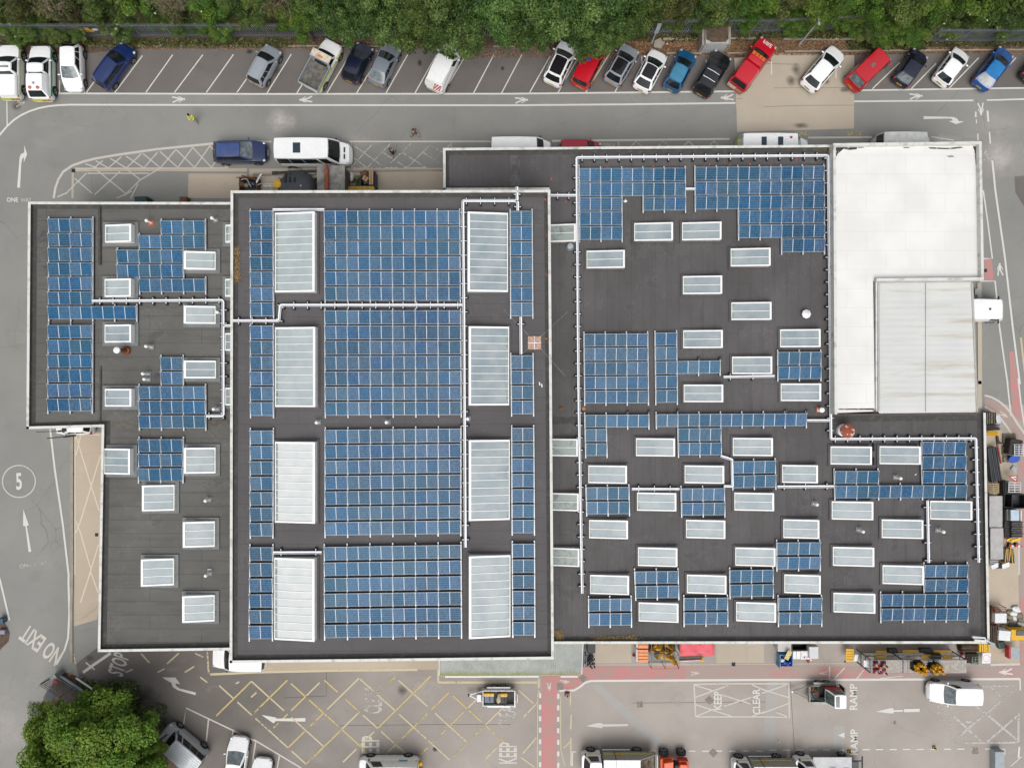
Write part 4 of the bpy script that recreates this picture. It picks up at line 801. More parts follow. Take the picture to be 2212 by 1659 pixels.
# ================================================================ CABLE TRAYS
FOOT = M('rubber_foot', (.016, .018, .022), .8, 0, .1)
def tray(label, pts, z, step=1.03, feet=True, branch=None):
    W = [P(p, z + .3) for p in pts]; c = W[0]; t = thing('cable_tray', label, 'cable tray', (c.x, c.y, z), 0, 'cable trays on the flat roofs')
    for pp in [W] + ([[P(p, z + .3) for p in b] for b in branch] if branch else []):
        l2 = [Vector((p.x - c.x, p.y - c.y)) for p in pp]
        mb = MB(); ribbon(mb, l2, 0, .21, .27, .285, 1); ribbon(mb, l2, -.04, .11, .285, .33, 0); ribbon(mb, l2, .08, .035, .285, .335, 0); mb.build('tray', [GALV, STEELD], t)
        if not feet: continue
        d = .55; tot = 0
        for a, b in zip(l2, l2[1:]):
            ln = (b - a).length; u = (b - a).normalized() if ln else None
            while u and d < tot + ln:
                p = a + u * (d - tot); ang = math.atan2(u.y, u.x) + math.pi / 2
                mb = MB(); mb.box((p.x, p.y, .1), (.7, .19, .2), 0, ang, None, .85); mb.box((p.x, p.y, .235), (.5, .042, .06), 1, ang); mb.build('support', [FOOT, GALV], t)
                d += step
            tot += ln
    return t
def arc(f, *pts, r=14):
    """pixel points with rounded corners"""
    q = [Vector(f(pts[i], pts[i + 1])) for i in range(0, len(pts), 2)]; return rnd(q, r)
def rnd(q, r=5):
    q = [Vector(p) for p in q]; out = [tuple(q[0])]
    for i in range(1, len(q) - 1):
        a = (q[i - 1] - q[i]).normalized(); b = (q[i + 1] - q[i]).normalized(); rr_ = min(r, (q[i - 1] - q[i]).length * .45, (q[i + 1] - q[i]).length * .45)
        for k in range(6):
            s = k / 5; out.append(tuple((q[i] + a * rr_) * (1 - s) ** 2 + q[i] * 2 * s * (1 - s) + (q[i] + b * rr_) * s * s))
    out.append(tuple(q[-1])); return out
tray('cable tray turning down the east side of the west wing', rnd([t01(790, 948), t01(1912, 942), t02(1914, 298), t02(1768, 300)]), ZL, 1.02, True, [[t01(1914, 1160), t01(1976, 1160)]])
tray('cable tray stepping across the central roof between the first two solar blocks', rnd([t01(1978, 1117), t11(215, 1118), t11(226, 984), t11(1785, 983)], 4), ZM, 1.02)
tray('long cable tray running down the central roof beside the east rooflights', rnd([t21(78, -30), t21(80, 90), t11(1790, 90), t11(1798, 900), t12(1812, 1425)], 4), ZM, 1.06, True, [rnd([t21(60, 90), t21(84, 100), t21(84, 176)], 3)])
tray('great cable tray loop around the charcoal roof north of the rusty dome', rnd([t23(628, 185), t22(605, 0), t20(590, 1352), t30(558, 1314), t31(572, 900), t32(583, 490), t32(1806, 486), t32(1830, 1530)], 4), ZR, .98)
tray('short tray linking the central parapet to the great loop', [t21(366, 44), t21(582, 44)], ZR, .9)
tray('short upright tray between two strips beside the mast base', [t21(110, 1082), t21(113, 1404)], ZM, 2.9)
tray('short level tray beside the opaque white rooflight', [t12(166, 1470), t12(580, 1468)], ZM, 2.6)
tray('plain conduit over the north-west rooflight of the central roof', [t11(162, 167), t11(602, 166)], ZM, 9, False)
tray('short level tray between two two-by-two arrays, above the green rooflight', [t22(1062, 926), t22(1470, 927)], ZR, 1.25)
tray('straight tray running into the six-panel row from the west', [t32(132, 892), t32(608, 890)], ZR, 1.7)
tray('short tray along the south side of a rooflight near the single solar column', [t21(1848, 1599), t31(107, 1567)], ZR, 1.8)
tray('plain conduit from the seven-panel row to the great loop', [t32(382, 334), t32(576, 334)], ZR, 9, False)
tray('upright tray standing between rooflights in the south-east', [t32(1397, 1008), t32(1408, 1532)], ZR, 1.4)
tray('zigzag conduit hugging the two-by-two array below the seven-panel row', rnd([t22(1822, 642), t22(1920, 674), t22(1924, 902), t22(1850, 900)], 2), ZR, 9, False)
tray('plain conduit between the two northern arrays', [t20(1522, 1621), t20(1606, 1621)], ZR, 9, False)
# ================================================================ FLUES, COWLS, ROOF BITS
def flue(px, z, h, label, r=.075, mat=WHITE, capr=.13, base=.42, bmat=FLASH):
    w_ = P(px, z + h); t = thing('vent_pipe', label, 'vent', (w_.x, w_.y, z), 0, 'small vent pipes on the roofs')
    mb = MB(); mb.box((0, 0, .03), (base, base, .06), 0, random.uniform(-.2, .2)); mb.build('flashing', bmat, t)
    mb = MB(); mb.lathe([(r * 1.3, .05), (r, .1), (r, h - .12)], (0, 0, 0), 0, 12); mb.build('pipe', mat, t, 40)
    mb = MB(); mb.lathe([(capr, h - .16), (capr, h - .05), (capr * .6, h + .02), (.01, h + .03)], (0, 0, 0), 0, 14); mb.build('cowl', mat, t, 40)
FL = [(t01(1250, 257), ZL, .8, 'white vent pipe beside the red tile at the north of the west wing'), (t01(1812, 235), ZL, .8, 'white vent pipe near the north-east corner of the west wing'), (t01(1245, 1335), ZL, 1., 'white vent pipe east of the fat rusty flue'),
      (t01(1218, 1570), ZL, 1., 'upper white vent pipe of the pair beside the two single panels'), (t01(1230, 1617), ZL, .75, 'lower grey-topped vent pipe of the pair beside the two single panels'), (t01(1858, 1043), ZL, .55, 'white vent pipe touching a rooflight in the tray crook'),
      (t02(1825, 242), ZL, .9, 'white vent pipe just above the west tray end'), (t02(1755, 1028), ZL, .8, 'white vent pipe in the bare south-east of the west wing, upper of two'), (t03(1732, 38), ZL, .9, 'white vent pipe in the bare south-east of the west wing, lower of two'),
      (t12(533, 357), ZM, .7, 'white vent pipe in the bare strip, west of three on the central roof'), (t12(1133, 355), ZM, .8, 'white vent pipe in the bare strip between the solar blocks'), (t12(1830, 325), ZM, .5, 'white vent pipe in the bare strip beside the long tray'),
      (t32(1177, 823), ZR, .9, 'white vent pipe inside the U-shaped array'), (t32(860, 1273), ZR, .9, 'white vent pipe between rooflights in the south-east centre'), (t32(1540, 1275), ZR, .9, 'white vent pipe east of the upright tray'),
      (t32(470, 1044), ZR, .7, 'vent pipe with pinkish collar south of the straight tray'), (t32(512, 246), ZR, .7, 'wide white vent with a terracotta collar near the white roof corner')]
for p, z, h, lb in FL:
    wide = 'wide' in lb; flue(p, z, h, lb, .12 if wide else .075, WHITE, .2 if wide else .13, .42, TERRA if ('terracotta' in lb or 'red tile' in lb) else FLASH)
w_ = P(t01(992, 1368), ZL + 1.5); t = thing('chimney_flue', 'fat stainless flue with rusty base on the west wing', 'flue', (w_.x, w_.y, ZL))
mb = MB(); mb.lathe([(.34, 0), (.34, .22), (.2, .26)], (0, 0, 0), 0, 18); mb.build('base', RUST, t, 40)
mb = MB(); mb.lathe([(.17, .2), (.17, 1.2)], (0, 0, 0), 0, 16); mb.build('pipe', RUST, t, 40)
mb = MB(); mb.lathe([(.2, 1.2), (.24, 1.25), (.24, 1.42), (.12, 1.5), (.01, 1.52)], (0, 0, 0), 0, 18); mb.build('cowl', GALV, t, 40)
def cowl(name, label, cat, px, z, prof, mats, rings=18):
    w_ = P(px, z); t = thing(name, label, cat, (w_.x, w_.y, z))
    for nm, pr, m in prof: mb = MB(); mb.lathe(pr, (0, 0, 0), 0, rings); mb.build(nm, m, t, 35)
    return t
cowl('roof_cowl', 'round pale-glass roof cowl beside the first grimy rooflight', 'vent', t21(530, 488), ZR, [('base', [(.3, 0), (.3, .1), (.22, .12)], FLASH), ('dome', [(.26, .12), (.26, .5), (.22, .56), (.01, .6)], GREYS)], None)
cowl('roof_cowl', 'white conical cowl standing alone west of the white roof', 'vent', t31(362, 1046), ZR, [('base', [(.25, 0), (.22, .3)], FLASH), ('cone', [(.36, .3), (.36, .34), (.01, .62)], WHITE)], None, 8)
dm = cowl('roof_ventilator', 'large rusty orange mushroom ventilator with flaked white paint beside the tray corner', 'vent', t32(680, 415), ZR, [('base', [(.5, 0), (.5, .35), (.4, .4)], WHITE), ('neck', [(.38, .4), (.38, .8)], RUST)], None)
mb = MB(); mb.lathe([(.57, .85), (.57, .92), (.45, 1.02), (.2, 1.1), (.01, 1.12)], (0, 0, 0), 0, 24); mb.build('hood', M('peeling_orange_paint', C(150, 74, 48), .8, 0, .1, 2.6, c2=C(205, 200, 192), lo=.55, hi=.58), dm, 35)
mb = MB(); mb.lathe([(.14, 0), (.14, .12), (.05, .13)], (0, 0, 0), 0, 14); o = mb.build('roof_outlet', RUST); o.location = P(t22(455, 237), ZR); tag(o, 'small rusty drain outlet near the west edge of the charcoal roof', 'drain')
mb = MB(); mb.lathe([(.13, 0), (.14, .05), (.02, .07)], (0, 0, 0), 0, 14); o = mb.build('outlet_cover', M('ochre_cover', C(196, 140, 84), .8)); o.location = P(t22(650, 237), ZR); tag(o, 'round ochre cover just east of the great tray loop', 'drain')
c = P(t21(228, 1306), ZM); t = thing('mast_base', 'guyed mast base weighted by four terracotta slabs on the central roof', 'mast', (c.x, c.y, ZM))
for sx, sy in ((-1, 1), (1, 1), (-1, -1), (1, -1)): mb = MB(); mb.box((sx * .26, sy * .26, .04), (.46, .46, .07)); mb.build('slab', M('stained_slab', C(178, 130, 104), .85, 0, .2, 7, c2=C(205, 180, 160)), t)
mb = MB(); mb.tube([(0, 0, .05), (0, 0, 1.4)], .025); mb.tube([(-.5, 0, .1), (.5, 0, .1)], .03); mb.tube([(0, -.5, .11), (0, .5, .11)], .03); mb.build('mast', GALV, t)
mb = MB()
for a in range(4): mb.tube([(0, 0, 1.2), (3.4 * math.cos(a * 1.57 + .75), 3.4 * math.sin(a * 1.57 + .75), .02)], .003, 0, 4)
mb.build('guy_wire', GALV, t)
BRK = M('orange_brick', C(196, 104, 72), .85, 0, .2, 8)
for i, (p, z, lb) in enumerate([(t20(848, 1435), ZR, 'north of the five-column array, west of two'), (t20(1245, 1430), ZR, 'north of the five-column array, east of two'), (t20(1725, 1413), ZR, 'above the six-row array, westernmost'), (t20(1898, 1418), ZR, 'above the six-row array, second along'),
                        (t20(2073, 1412), ZR, 'above the six-row array, third along'), (t20(372, 1535), ZR, 'in the bare north-west corner of the charcoal roof'), (t21(320, 82), ZM, 'on the east edge of the central roof, northernmost'), (t21(332, 392), ZM, 'on the east edge of the central roof, second from the north'),
                        (t21(335, 725), ZM, 'on the east edge of the central roof, third from the north'), (t21(330, 1272), ZM, 'east of the mast base'), (t21(495, 97), ZR, 'by the short tray to the great loop'), (t30(288, 1348), ZR, 'inside the north-east tray corner'), (t30(72, 1397), ZR, 'just inside the tray above the six-row array, east part')]):
    mb = MB(); mb.box((0, 0, .035), (.22, .105, .068)); o = mb.build('brick', BRK, None, None, .006); o.location = P(p, z); o.rotation_euler = (0, 0, random.uniform(0, 3)); tag(o, 'loose orange brick lying ' + lb, 'brick', 'loose bricks on the roofs')
for p, z, s, a, lb in [(t22(272, 25), ZM, (.09, .25, .04), .1, 'upper of two white scraps lying near the east edge of the central roof'), (t22(291, 40), ZM, (.09, .25, .04), .1, 'lower of two white scraps lying near the east edge of the central roof'), (t22(352, 927), ZM, (.1, .3, .04), .1, 'white scrap lying against the east parapet of the central roof'),
                       (t13(1355, 715), ZM, (1.05, .14, .05), -.1, 'long white plank lying at the south edge of the central roof'), (t02(1635, 1190), ZL, (.75, .1, .06), -.02, 'orange stick lying on a rooflight kerb'), (t20(1495, 1292), ZR, (.42, .1, .04), .02, 'white scrap lying inside the north parapet'),
                       (t32(1297, 789), ZR, (.05, .2, .03), -.8, 'small white sliver lying inside the U-shaped array'), (t02(1797, 1614), ZL, (.3, .08, .04), .05, 'white scrap lying near the lower vent pipe')]:
    mb = MB(); mb.box((0, 0, s[2] / 2), s); o = mb.build('scrap_piece', TIMBERN if 'orange' in lb else WHITES); o.location = P(p, z + (.13 if 'kerb' in lb else 0)); o.rotation_euler = (0, 0, a); tag(o, lb, 'scrap')
for p, lb in [(t32(938, 560), 'upper of two loose black rubber feet beside a rooflight end'), (t32(938, 678), 'lower of two loose black rubber feet beside a rooflight end')]:
    mb = MB(); mb.box((0, 0, .1), (.16, .62, .2), 0, 0, None, .8); mb.box((0, 0, .225), (.05, .5, .05), 1); o = mb.build('rubber_foot', [FOOT, STEELD]); o.location = P(p, ZR); tag(o, lb, 'support block')
for p, lb in [(t21(1632, 1443), 'grey box on the west rail end of the two sticking-out panels'), (t21(1816, 1440), 'grey box on the east rail end of the two sticking-out panels'), (t22(1022, 272), 'grey box on the rail above the L-shaped row, west of two'), (t22(1205, 268), 'grey box on the rail above the L-shaped row, east of two'),
              (t22(1450, 258), 'grey box on the rail at the second panel of the seven-panel row'), (t32(195, 257), 'grey box on the rail near the east end of the seven-panel row'), (t32(375, 257), 'grey box at the last rail of the seven-panel row')]:
    mb = MB(); mb.box((0, 0, .15), (.2, .18, .3)); mb.box((0, -.095, .15), (.12, .015, .2), 1); o = mb.build('isolator_box', [STEELD, FLASH], None, None, .01); o.location = P(p, ZR); tag(o, lb, 'switch box')
mb = MB(); mb.blob((0, 0, .1), (.16, .12, .12), 0, 8, 5, 4, .25); mb.tube([(0, .12, .15), (.05, .22, .1)], .02); o = mb.build('plastic_bag', WHITES, None, 60); o.location = P(t21(1002, 95), ZR); tag(o, 'crumpled white bag beside the notch of the five-column array', 'bag')
# dry grass growing along parapets
STRAW = M('dry_grass_blades', C(196, 164, 108), .9, 0, .3, 6, c2=C(150, 120, 76))
def tuft(label, pts, z, n, wd, ln=.3, mat=STRAW):
    mb = MB(); rr = random.Random(len(label)); W = [P(p, z) for p in pts]; c = W[0]
    for i in range(n):
        s = rr.random() * (len(W) - 1); k = min(int(s), len(W) - 2); p = W[k].lerp(W[k + 1], s - k) - c + Vector((rr.gauss(0, wd), rr.gauss(0, wd * .6), 0))
        a = rr.uniform(0, 6.28); e = Vector((math.cos(a), math.sin(a), 0)); l = ln * rr.uniform(.5, 1.2); q = p + e * l * .75 + Vector((0, 0, l * .6)); s_ = Vector((-e.y, e.x, 0)) * .014
        mb.quad(p - s_, p + s_, q + s_ * .5, q - s_ * .5)
    o = mb.build('dry_grass', mat); o.location = c; tag(o, label, 'grass', 'dry grass tufts on the roofs', None); o['kind'] = 'stuff'
tuft('tall straw-coloured grass growing along the west parapet of the central roof', [t01(2025, 500), t01(2022, 600), t01(2030, 700), t01(2028, 785)], ZM, 420, .11, .34)
tuft('straw-coloured grass growing along the south-west parapet of the charcoal roof', [t23(730, 572), t23(900, 570), t23(1090, 568)], ZR, 500, .18, .3)
tuft('small grass tuft growing at the corner of the lean-to', [t23(430, 495), t23(440, 575)], ZR, 160, .14, .3)
tuft('grass growing in the north-east corner by the white roof', [t30(520, 1255), t30(580, 1265)], ZR, 160, .16, .25)
tuft('moss and weeds growing along the south parapet of the central roof', [t13(-150, 722), t13(600, 715), t13(1500, 700), t23(350, 690)], ZM, 900, .12, .13, M('roof_moss', C(120, 116, 84), .95, 0, .3, 4, c2=C(80, 78, 62)))
tuft('moss growing along the east parapet of the charcoal roof', [t32(1862, 400), t32(1880, 1000), t33(1890, 560)], ZR, 500, .08, .1, _mats['roof_moss'])
# security camera arm on the south-east corner
c = P(r3(470, 850), ZR + .5); t = thing('security_camera', 'white twin security cameras on an arm at the south-east roof corner', 'camera', (c.x, c.y, ZR))
lc = lambda x, y, z: P(r3(x, y), ZR + z) - Vector((c.x, c.y, ZR))
mb = MB(); mb.tube([lc(640, 960, .6), lc(470, 850, .6)], .05); mb.tube([lc(470, 815, .6), lc(470, 880, .6)], .04); mb.tube([lc(470, 880, 0), lc(470, 870, .6)], .05); mb.build('arm', WHITES, t)
for y, x0 in ((810, 210), (868, 250)): mb = MB(); mb.tube([lc(460, y + 10, .66), lc(x0, y - 8, .6)], [.07, .09], 0, 8); mb.build('camera_body', WHITES, t)
mb = MB(); mb.box(lc(600, 950, .55), (.35, .3, .2), 0, -.6); mb.build('junction_box', GREYS, t)
# ================================================================ VEHICLES
KIND = dict(
    hatch=dict(hf=.68, hb=.95, belt=.98, xw0=.25, xw1=.47, xr1=.85, xr0=.965, rw=.70, bw=.90),
    suv=dict(hf=.85, hb=1.06, belt=1.08, xw0=.25, xw1=.445, xr1=.87, xr0=.97, rw=.71, bw=.91),
    estate=dict(hf=.70, hb=.95, belt=.97, xw0=.25, xw1=.45, xr1=.91, xr0=.98, rw=.70, bw=.90),
    smallvan=dict(hf=.80, hb=1.08, belt=1.1, xw0=.21, xw1=.385, xr1=.955, xr0=.985, rw=.80, bw=.93),
    bigvan=dict(hf=.95, hb=1.22, belt=1.25, xw0=.15, xw1=.27, xr1=.985, xr0=.995, rw=.84, bw=.95),
    pickup=dict(hf=.93, hb=1.06, belt=1.08, xw0=.26, xw1=.42, xr1=.555, xr0=.60, rw=.72, bw=.90))
def lerp(a, b, t): return a + (b - a) * t
class Shell:
    """four-sided tapering glasshouse: patches S(side, u, v); v runs up, u along"""
    def __init__(s, x0, x1, x2, x3, zb0, zb1, zt, hb0, hb1, ht, bulge=.12, crown=.05):
        s.a = (x0, x1, x2, x3, zb0, zb1, zt, hb0, hb1, ht, bulge, crown)
    def S(s, side, u, v):
        x0, x1, x2, x3, zb0, zb1, zt, hb0, hb1, ht, bg_, cr = s.a
        # v along height with a slightly convex profile
        if side == 'L' or side == 'R':
            sg = 1 if side == 'L' else -1
            xb, xt = lerp(x0, x3, u), lerp(x1, x2, u); zb = lerp(zb0, zb1, u); hb = lerp(hb0, hb1, u)
            y = lerp(hb, ht * (1 - .05 * (2 * u - 1) ** 2), v) + .045 * math.sin(math.pi * v)
            return Vector((lerp(xb, xt, v), sg * y, lerp(zb, zt - cr, v)))
        if side == 'F' or side == 'B':
            k = 2 * u - 1
            if side == 'F': xb, xt, zb, hb, d = x0, x1, zb0, hb0, 1
            else: xb, xt, zb, hb, d = x3, x2, zb1, hb1, -1
            y = k * lerp(hb, ht * .95, v) + math.copysign(1, k) * .045 * math.sin(math.pi * v) * abs(k) ** 6
            b = bg_ * (1 - k * k) * (1 - .45 * v)
            return Vector((lerp(xb, xt, v) + d * b, y, lerp(zb, zt - cr, v) + (cr * (1 - k * k)) * v * .6))
        # roof: u front->back, v right->left
        k = 2 * v - 1; x = lerp(x1, x2, u) + bg_ * .55 * (1 - k * k) * (1 - 2 * u)
        edge = 1 - .05 * (2 * u - 1) ** 2
        z = zt - cr + cr * (1 - k * k) * .6 + .035 * (1 - (2 * u - 1) ** 2) * (1 - k ** 4)
        return Vector((x, k * ht * edge, z))
    def patch(s, mb, side, u0, u1, v0, v1, nu, nv, mi=0, out=0.0):
        g = []
        for i in range(nu + 1):
            for j in range(nv + 1):
                u, v = lerp(u0, u1, i / nu), lerp(v0, v1, j / nv); p = s.S(side, u, v)
                if out:
                    e = .01; n = (s.S(side, min(u + e, 1), v) - s.S(side, max(u - e, 0), v)).cross(s.S(side, u, min(v + e, 1)) - s.S(side, u, max(v - e, 0))).normalized()
                    cc = Vector(((s.a[0] + s.a[3]) / 2, 0, s.a[4] * .5)); n = n if n.dot(p - cc) > 0 else -n; p = p + n * out
                g.append(p)
        mb.add(g, [(i * (nv + 1) + j, (i + 1) * (nv + 1) + j, (i + 1) * (nv + 1) + j + 1, i * (nv + 1) + j + 1) for i in range(nu) for j in range(nv)], mi)
    def body(s, mb, mi=0):
        for sd in 'LRFB': s.patch(mb, sd, 0, 1, 0, 1, 10, 5, mi)
        s.patch(mb, 'T', 0, 1, 0, 1, 8, 8, mi)
def lower(L, W, k, tail=None, cut=1.0, dark=1):
    """lofted lower body from bumper to bumper; returns mesh builder, x runs forward from -L/2 to L/2"""
    hf, hb, belt = k['hf'], k['hb'], k['belt']; st = []
    X = [0, .008, .03, .07, .13, .2, k['xw0'], .5, .75, .9, .955, .985, 1.0]
    for x in X:
        if x > cut: x = cut
        ws = np.interp(x, [0, .008, .03, .07, .13, .22, .8, .92, .97, 1.0], [.52, .68, .81, .91, .965, 1, 1, .965, .90, .76]) if not k.get('square') else np.interp(x, [0, .01, .05, .1, .99, 1], [.8, .88, .96, 1, 1, .98])
        zt = np.interp(x, [0, .008, .03, .09, k['xw0'], .5, .95, .985, 1.0], [.46, .56, hf - .08, hf, hb, belt, belt, belt - (.25 if not k.get('square') else 0), belt - (.42 if not k.get('square') else 0)])
        zb = np.interp(x, [0, .05, .95, 1], [.28, .2, .22, .34])
        st.append((L / 2 - x * L, ws * W / 2, zb, zt))
    mb = MB(); vs = []; prof = []
    for x, h, zb, zt in st:
        cr = .035
        half = [(.80, zb), (.955, zb + .08), (1.0, lerp(zb, zt, .5)), (.985, lerp(zb, zt, .82)), (.93, zt - .02), (.8, zt + .005), (.45, zt + cr * .8), (0, zt + cr)]
        ring = [(x, h * a, z) for a, z in half] + [(x, -h * a, z) for a, z in half[-2::-1]]
        vs += ring; n = len(ring)
    fs, ms = [], []
    for i in range(len(st) - 1):
        for j in range(n - 1):
            fs.append((i * n + j, (i + 1) * n + j, (i + 1) * n + j + 1, i * n + j + 1)); ms.append(dark if j in (0, n - 2) else 0)
    mb.add(vs, fs); mb.m = ms
    o = (len(st) - 1) * n; mb.add([vs[i] for i in range(n)], [tuple(range(n))], 0); mb.add([vs[o + i] for i in range(n)], [tuple(range(n))[::-1]], 0)
    return mb
def wheel(t, x, y, r, wd, sg):
    mb = MB(); mb.lathe([(r * .72, wd / 2), (r * .94, wd / 2), (r, wd * .36), (r, -wd * .36), (r * .94, -wd / 2), (r * .5, -wd / 2)], (0, 0, 0), 0, 20, 'Y'); o = mb.build('wheel', RUBBER, t, 40); o.location = (x, y, r)
    mb = MB(); s = wd / 2 * sg
    mb.lathe([(r * .70, s - .02 * sg), (r * .68, s), (r * .2, s - .03 * sg), (.01, s - .01 * sg)], (0, 0, 0), 0, 20, 'Y')
    for i in range(5):
        a = i * 1.2566; mb.box((math.cos(a) * r * .42, s + .004 * sg, math.sin(a) * r * .42), (r * .5, .02, .07), 0, 0, Matrix.Rotation(-a, 3, 'Y'))
    mb.build('rim', ALLOY, o, 30)
def vehicle(name, label, cat, F, R, W, Hh, paintm, kind='hatch', group=None, glassroof=False, sideglass='car', rearglass=True, wrL=.62, extra=None, wind=GLASSD, rear=None, wr=.32, square=False, mir=True, lights=True, plate=True, roofm=None, bars=None, over=None, track=.0, zref=.5):
    k = dict(KIND[kind]); k.update(over or {}); k['square'] = square
    f, r = P(F, zref), P(R, zref); c = (f + r) / 2; d = f - r; L = d.length; ang = math.atan2(d.y, d.x)
    t = thing(name, label, cat, (c.x, c.y, 0), ang, group); xx = lambda q: L / 2 - q * L
    lo = lower(L, W, k)
    hb0, hb1, ht = k['bw'] * W / 2, k['bw'] * W / 2 * .97, k['rw'] * W / 2
    sh = Shell(xx(k['xw0']), xx(k['xw1']), xx(k['xr1']), xx(k['xr0']), k['hb'] - .01, k['belt'] - .01, Hh, hb0, hb1, ht, .1 if kind != 'bigvan' else .08, .05)
    sh.body(lo, 0)
    for x in (.19, .19 + wrL):
        for sg in (1, -1):
            cx = xx(x); n = 18; vs = [(cx + (wr + .06) * math.cos(a), sg * (W / 2 + .002), wr + (wr + .06) * math.sin(a)) for a in [math.pi * i / n for i in range(n + 1)]]
            lo.add(vs + [(cx + wr + .06, sg * (W / 2 + .002), .2), (cx - wr - .06, sg * (W / 2 + .002), .2)][::-1], [tuple(range(n + 3))], 1)
    lo.build('body', [paintm, BLACK], t, 38)
    for x in (.19, .19 + wrL):
        for sg in (1, -1): wheel(t, xx(x), sg * (W / 2 - .085 + track), wr, .2, sg)
    mb = MB(); sh.patch(mb, 'F', .055, .945, .06, .95, 10, 5, 0, .012); mb.build('windscreen', wind, t, 60)
    if rearglass: mb = MB(); sh.patch(mb, 'B', .08, .92, .12, .9, 10, 4, 0, .012); mb.build('rear_window', rear or GLASSD, t, 60)
    sg_ = {'car': [(.1, .48), (.51, .74), (.77, .93)], 'van': [(.05, .26)], 'bus': [(.045, .2), (.24, .5), (.51, .74), (.75, .97)], 'cab': [(.1, .9)], 'combi': [(.06, .3), (.34, .62), (.64, .92)], None: []}[sideglass]
    for sd in 'LR':
        if not sg_: break
        mb = MB()
        for u0, u1 in sg_: sh.patch(mb, sd, u0, u1, .14, .88, 4, 3, 0, .012)
        mb.build('side_window', GLASSD, t, 60)
    if glassroof: mb = MB(); sh.patch(mb, 'T', .03, .93, .09, .91, 8, 8, 0, .012); mb.build('glass_roof', M('black_glass_roof', (.014, .013, .016), .1, 0, .1), t, 60)
    if roofm: mb = MB(); sh.patch(mb, 'T', .02, .98, .03, .97, 8, 8, 0, .01); mb.build('roof_panel', roofm, t, 60)
    if mir:
        for s in (1, -1):
            mb = MB(); mb.blob((xx(k['xw0']) - .25 * 1, s * (W / 2 + .07), k['belt'] + .06), (.07, .12, .08), 0, 10, 6, 1, 0); mb.build('wing_mirror', paintm if kind != 'bigvan' else BLACK, t, 60)
    if lights:
        for s in (1, -1):
            mb = MB(); mb.blob((xx(.055), s * W * .385, k['hf'] - .1), (.17, .13, .075), 0, 12, 6, 1, 0); o = mb.build('headlight', CLEARL, t, 60)
            mb = MB(); zz = k['belt'] - .12 if kind in ('hatch', 'estate', 'suv') else k['belt'] - .1
            mb.blob((xx(.962), s * W * .415, zz), (.12, .09, .12), 0, 12, 6, 1, 0); mb.build('tail_light', REDL, t, 60)
    if plate:
        mb = MB(); mb.box((-L / 2 - .012, 0, .62), (.03, .52, .12)); mb.build('number_plate', PLATEY, t)
        mb = MB(); mb.box((L / 2 + .005, 0, .43), (.03, .5, .11)); mb.build('number_plate', PLATEW, t)
    if bars:
        for sd, s in (('L', .10), ('R', .90)):
            mb = MB(); pts = [sh.S('T', u, s) + Vector((0, 0, .03)) for u in (.06, .3, .6, .92)]; mb.tube(pts, .022, 0, 6); mb.build('roof_rail', bars, t, 60)
    if extra: extra(t, L, W, Hh, k, sh, xx)
    return t
def cross_bars(t, L, W, Hh, k, sh, xx):
    for u in (.28, .68): mb = MB(); mb.tube([sh.S('T', u, v) + Vector((0, 0, .07)) for v in (.05, .5, .95)], .025, 0, 6); mb.build('roof_bar', GALV, t)
def hazard(mb, o, r, u, n, m0, m1, slope=.5):
    """diagonal stripes clipped to the parallelogram o, r, u"""
    o, r, u = Vector(o), Vector(r), Vector(u); mb.quad(o, o + r, o + r + u, o + u, m0)
    nn = r.cross(u).normalized() * .006
    for i in range(-n, n):
        a = (i + .0) / n; b = a + .5 / n; q = [(a, 0), (b, 0), (b + slope, 1), (a + slope, 1)]
        q = [(min(max(x, 0), 1), y) for x, y in q]
        if abs(q[0][0] - q[1][0]) + abs(q[2][0] - q[3][0]) < 1e-3: continue
        mb.add([o + r * x + u * y + nn for x, y in q], [(0, 1, 2, 3)], m1)
def chevrons(c0=None, c1=None, z0=.55, z1=.95, xo=.012, up=0):
    def f(t, L, W, Hh, k, sh, xx):
        if up:
            mb = MB(); o = sh.S('B', .5, .02); u = sh.S('B', .5, up) - o; o = o + Vector((-.03, 0, 0))
            for s in (1, -1): hazard(mb, o, (0, s * W * .4, 0), u, 3, 0, 1)
            mb.build('chevron_board', [c0 or YELV, c1 or REDS], t); return
        mb = MB(); w2 = W * .42
        hazard(mb, (-L / 2 - xo, 0, z0), (0, -w2, 0), (.0, 0, z1 - z0), 3, 0, 1); hazard(mb, (-L / 2 - xo, 0, z0), (0, w2, 0), (0, 0, z1 - z0), 3, 0, 1); mb.build('chevron_board', [c0 or YELV, c1 or REDS], t)
    return f
def mark_on(sh, t, name, txt, o, r, u, mat):
    mb = MB(); text_on(mb, txt, o, r, u); mb.build(name, mat, t)
W_ = carpaint('white', (.78, .79, .79)); NAVY = carpaint('navy', C(20, 26, 52)); BLUEF = carpaint('blue', C(26, 48, 102)); SILV = carpaint('silver', C(158, 165, 172)); SILVG = carpaint('grey_silver', C(132, 140, 150))
RED = carpaint('red', C(196, 22, 36)); REDF = carpaint('fire_red', C(205, 20, 40)); TEAL = carpaint('teal', C(22, 92, 136)); BLK = carpaint('black', C(26, 27, 32)); BLUE = carpaint('bright_blue', C(16, 84, 156)); BLUEK = carpaint('deep_blue', C(28, 46, 92))
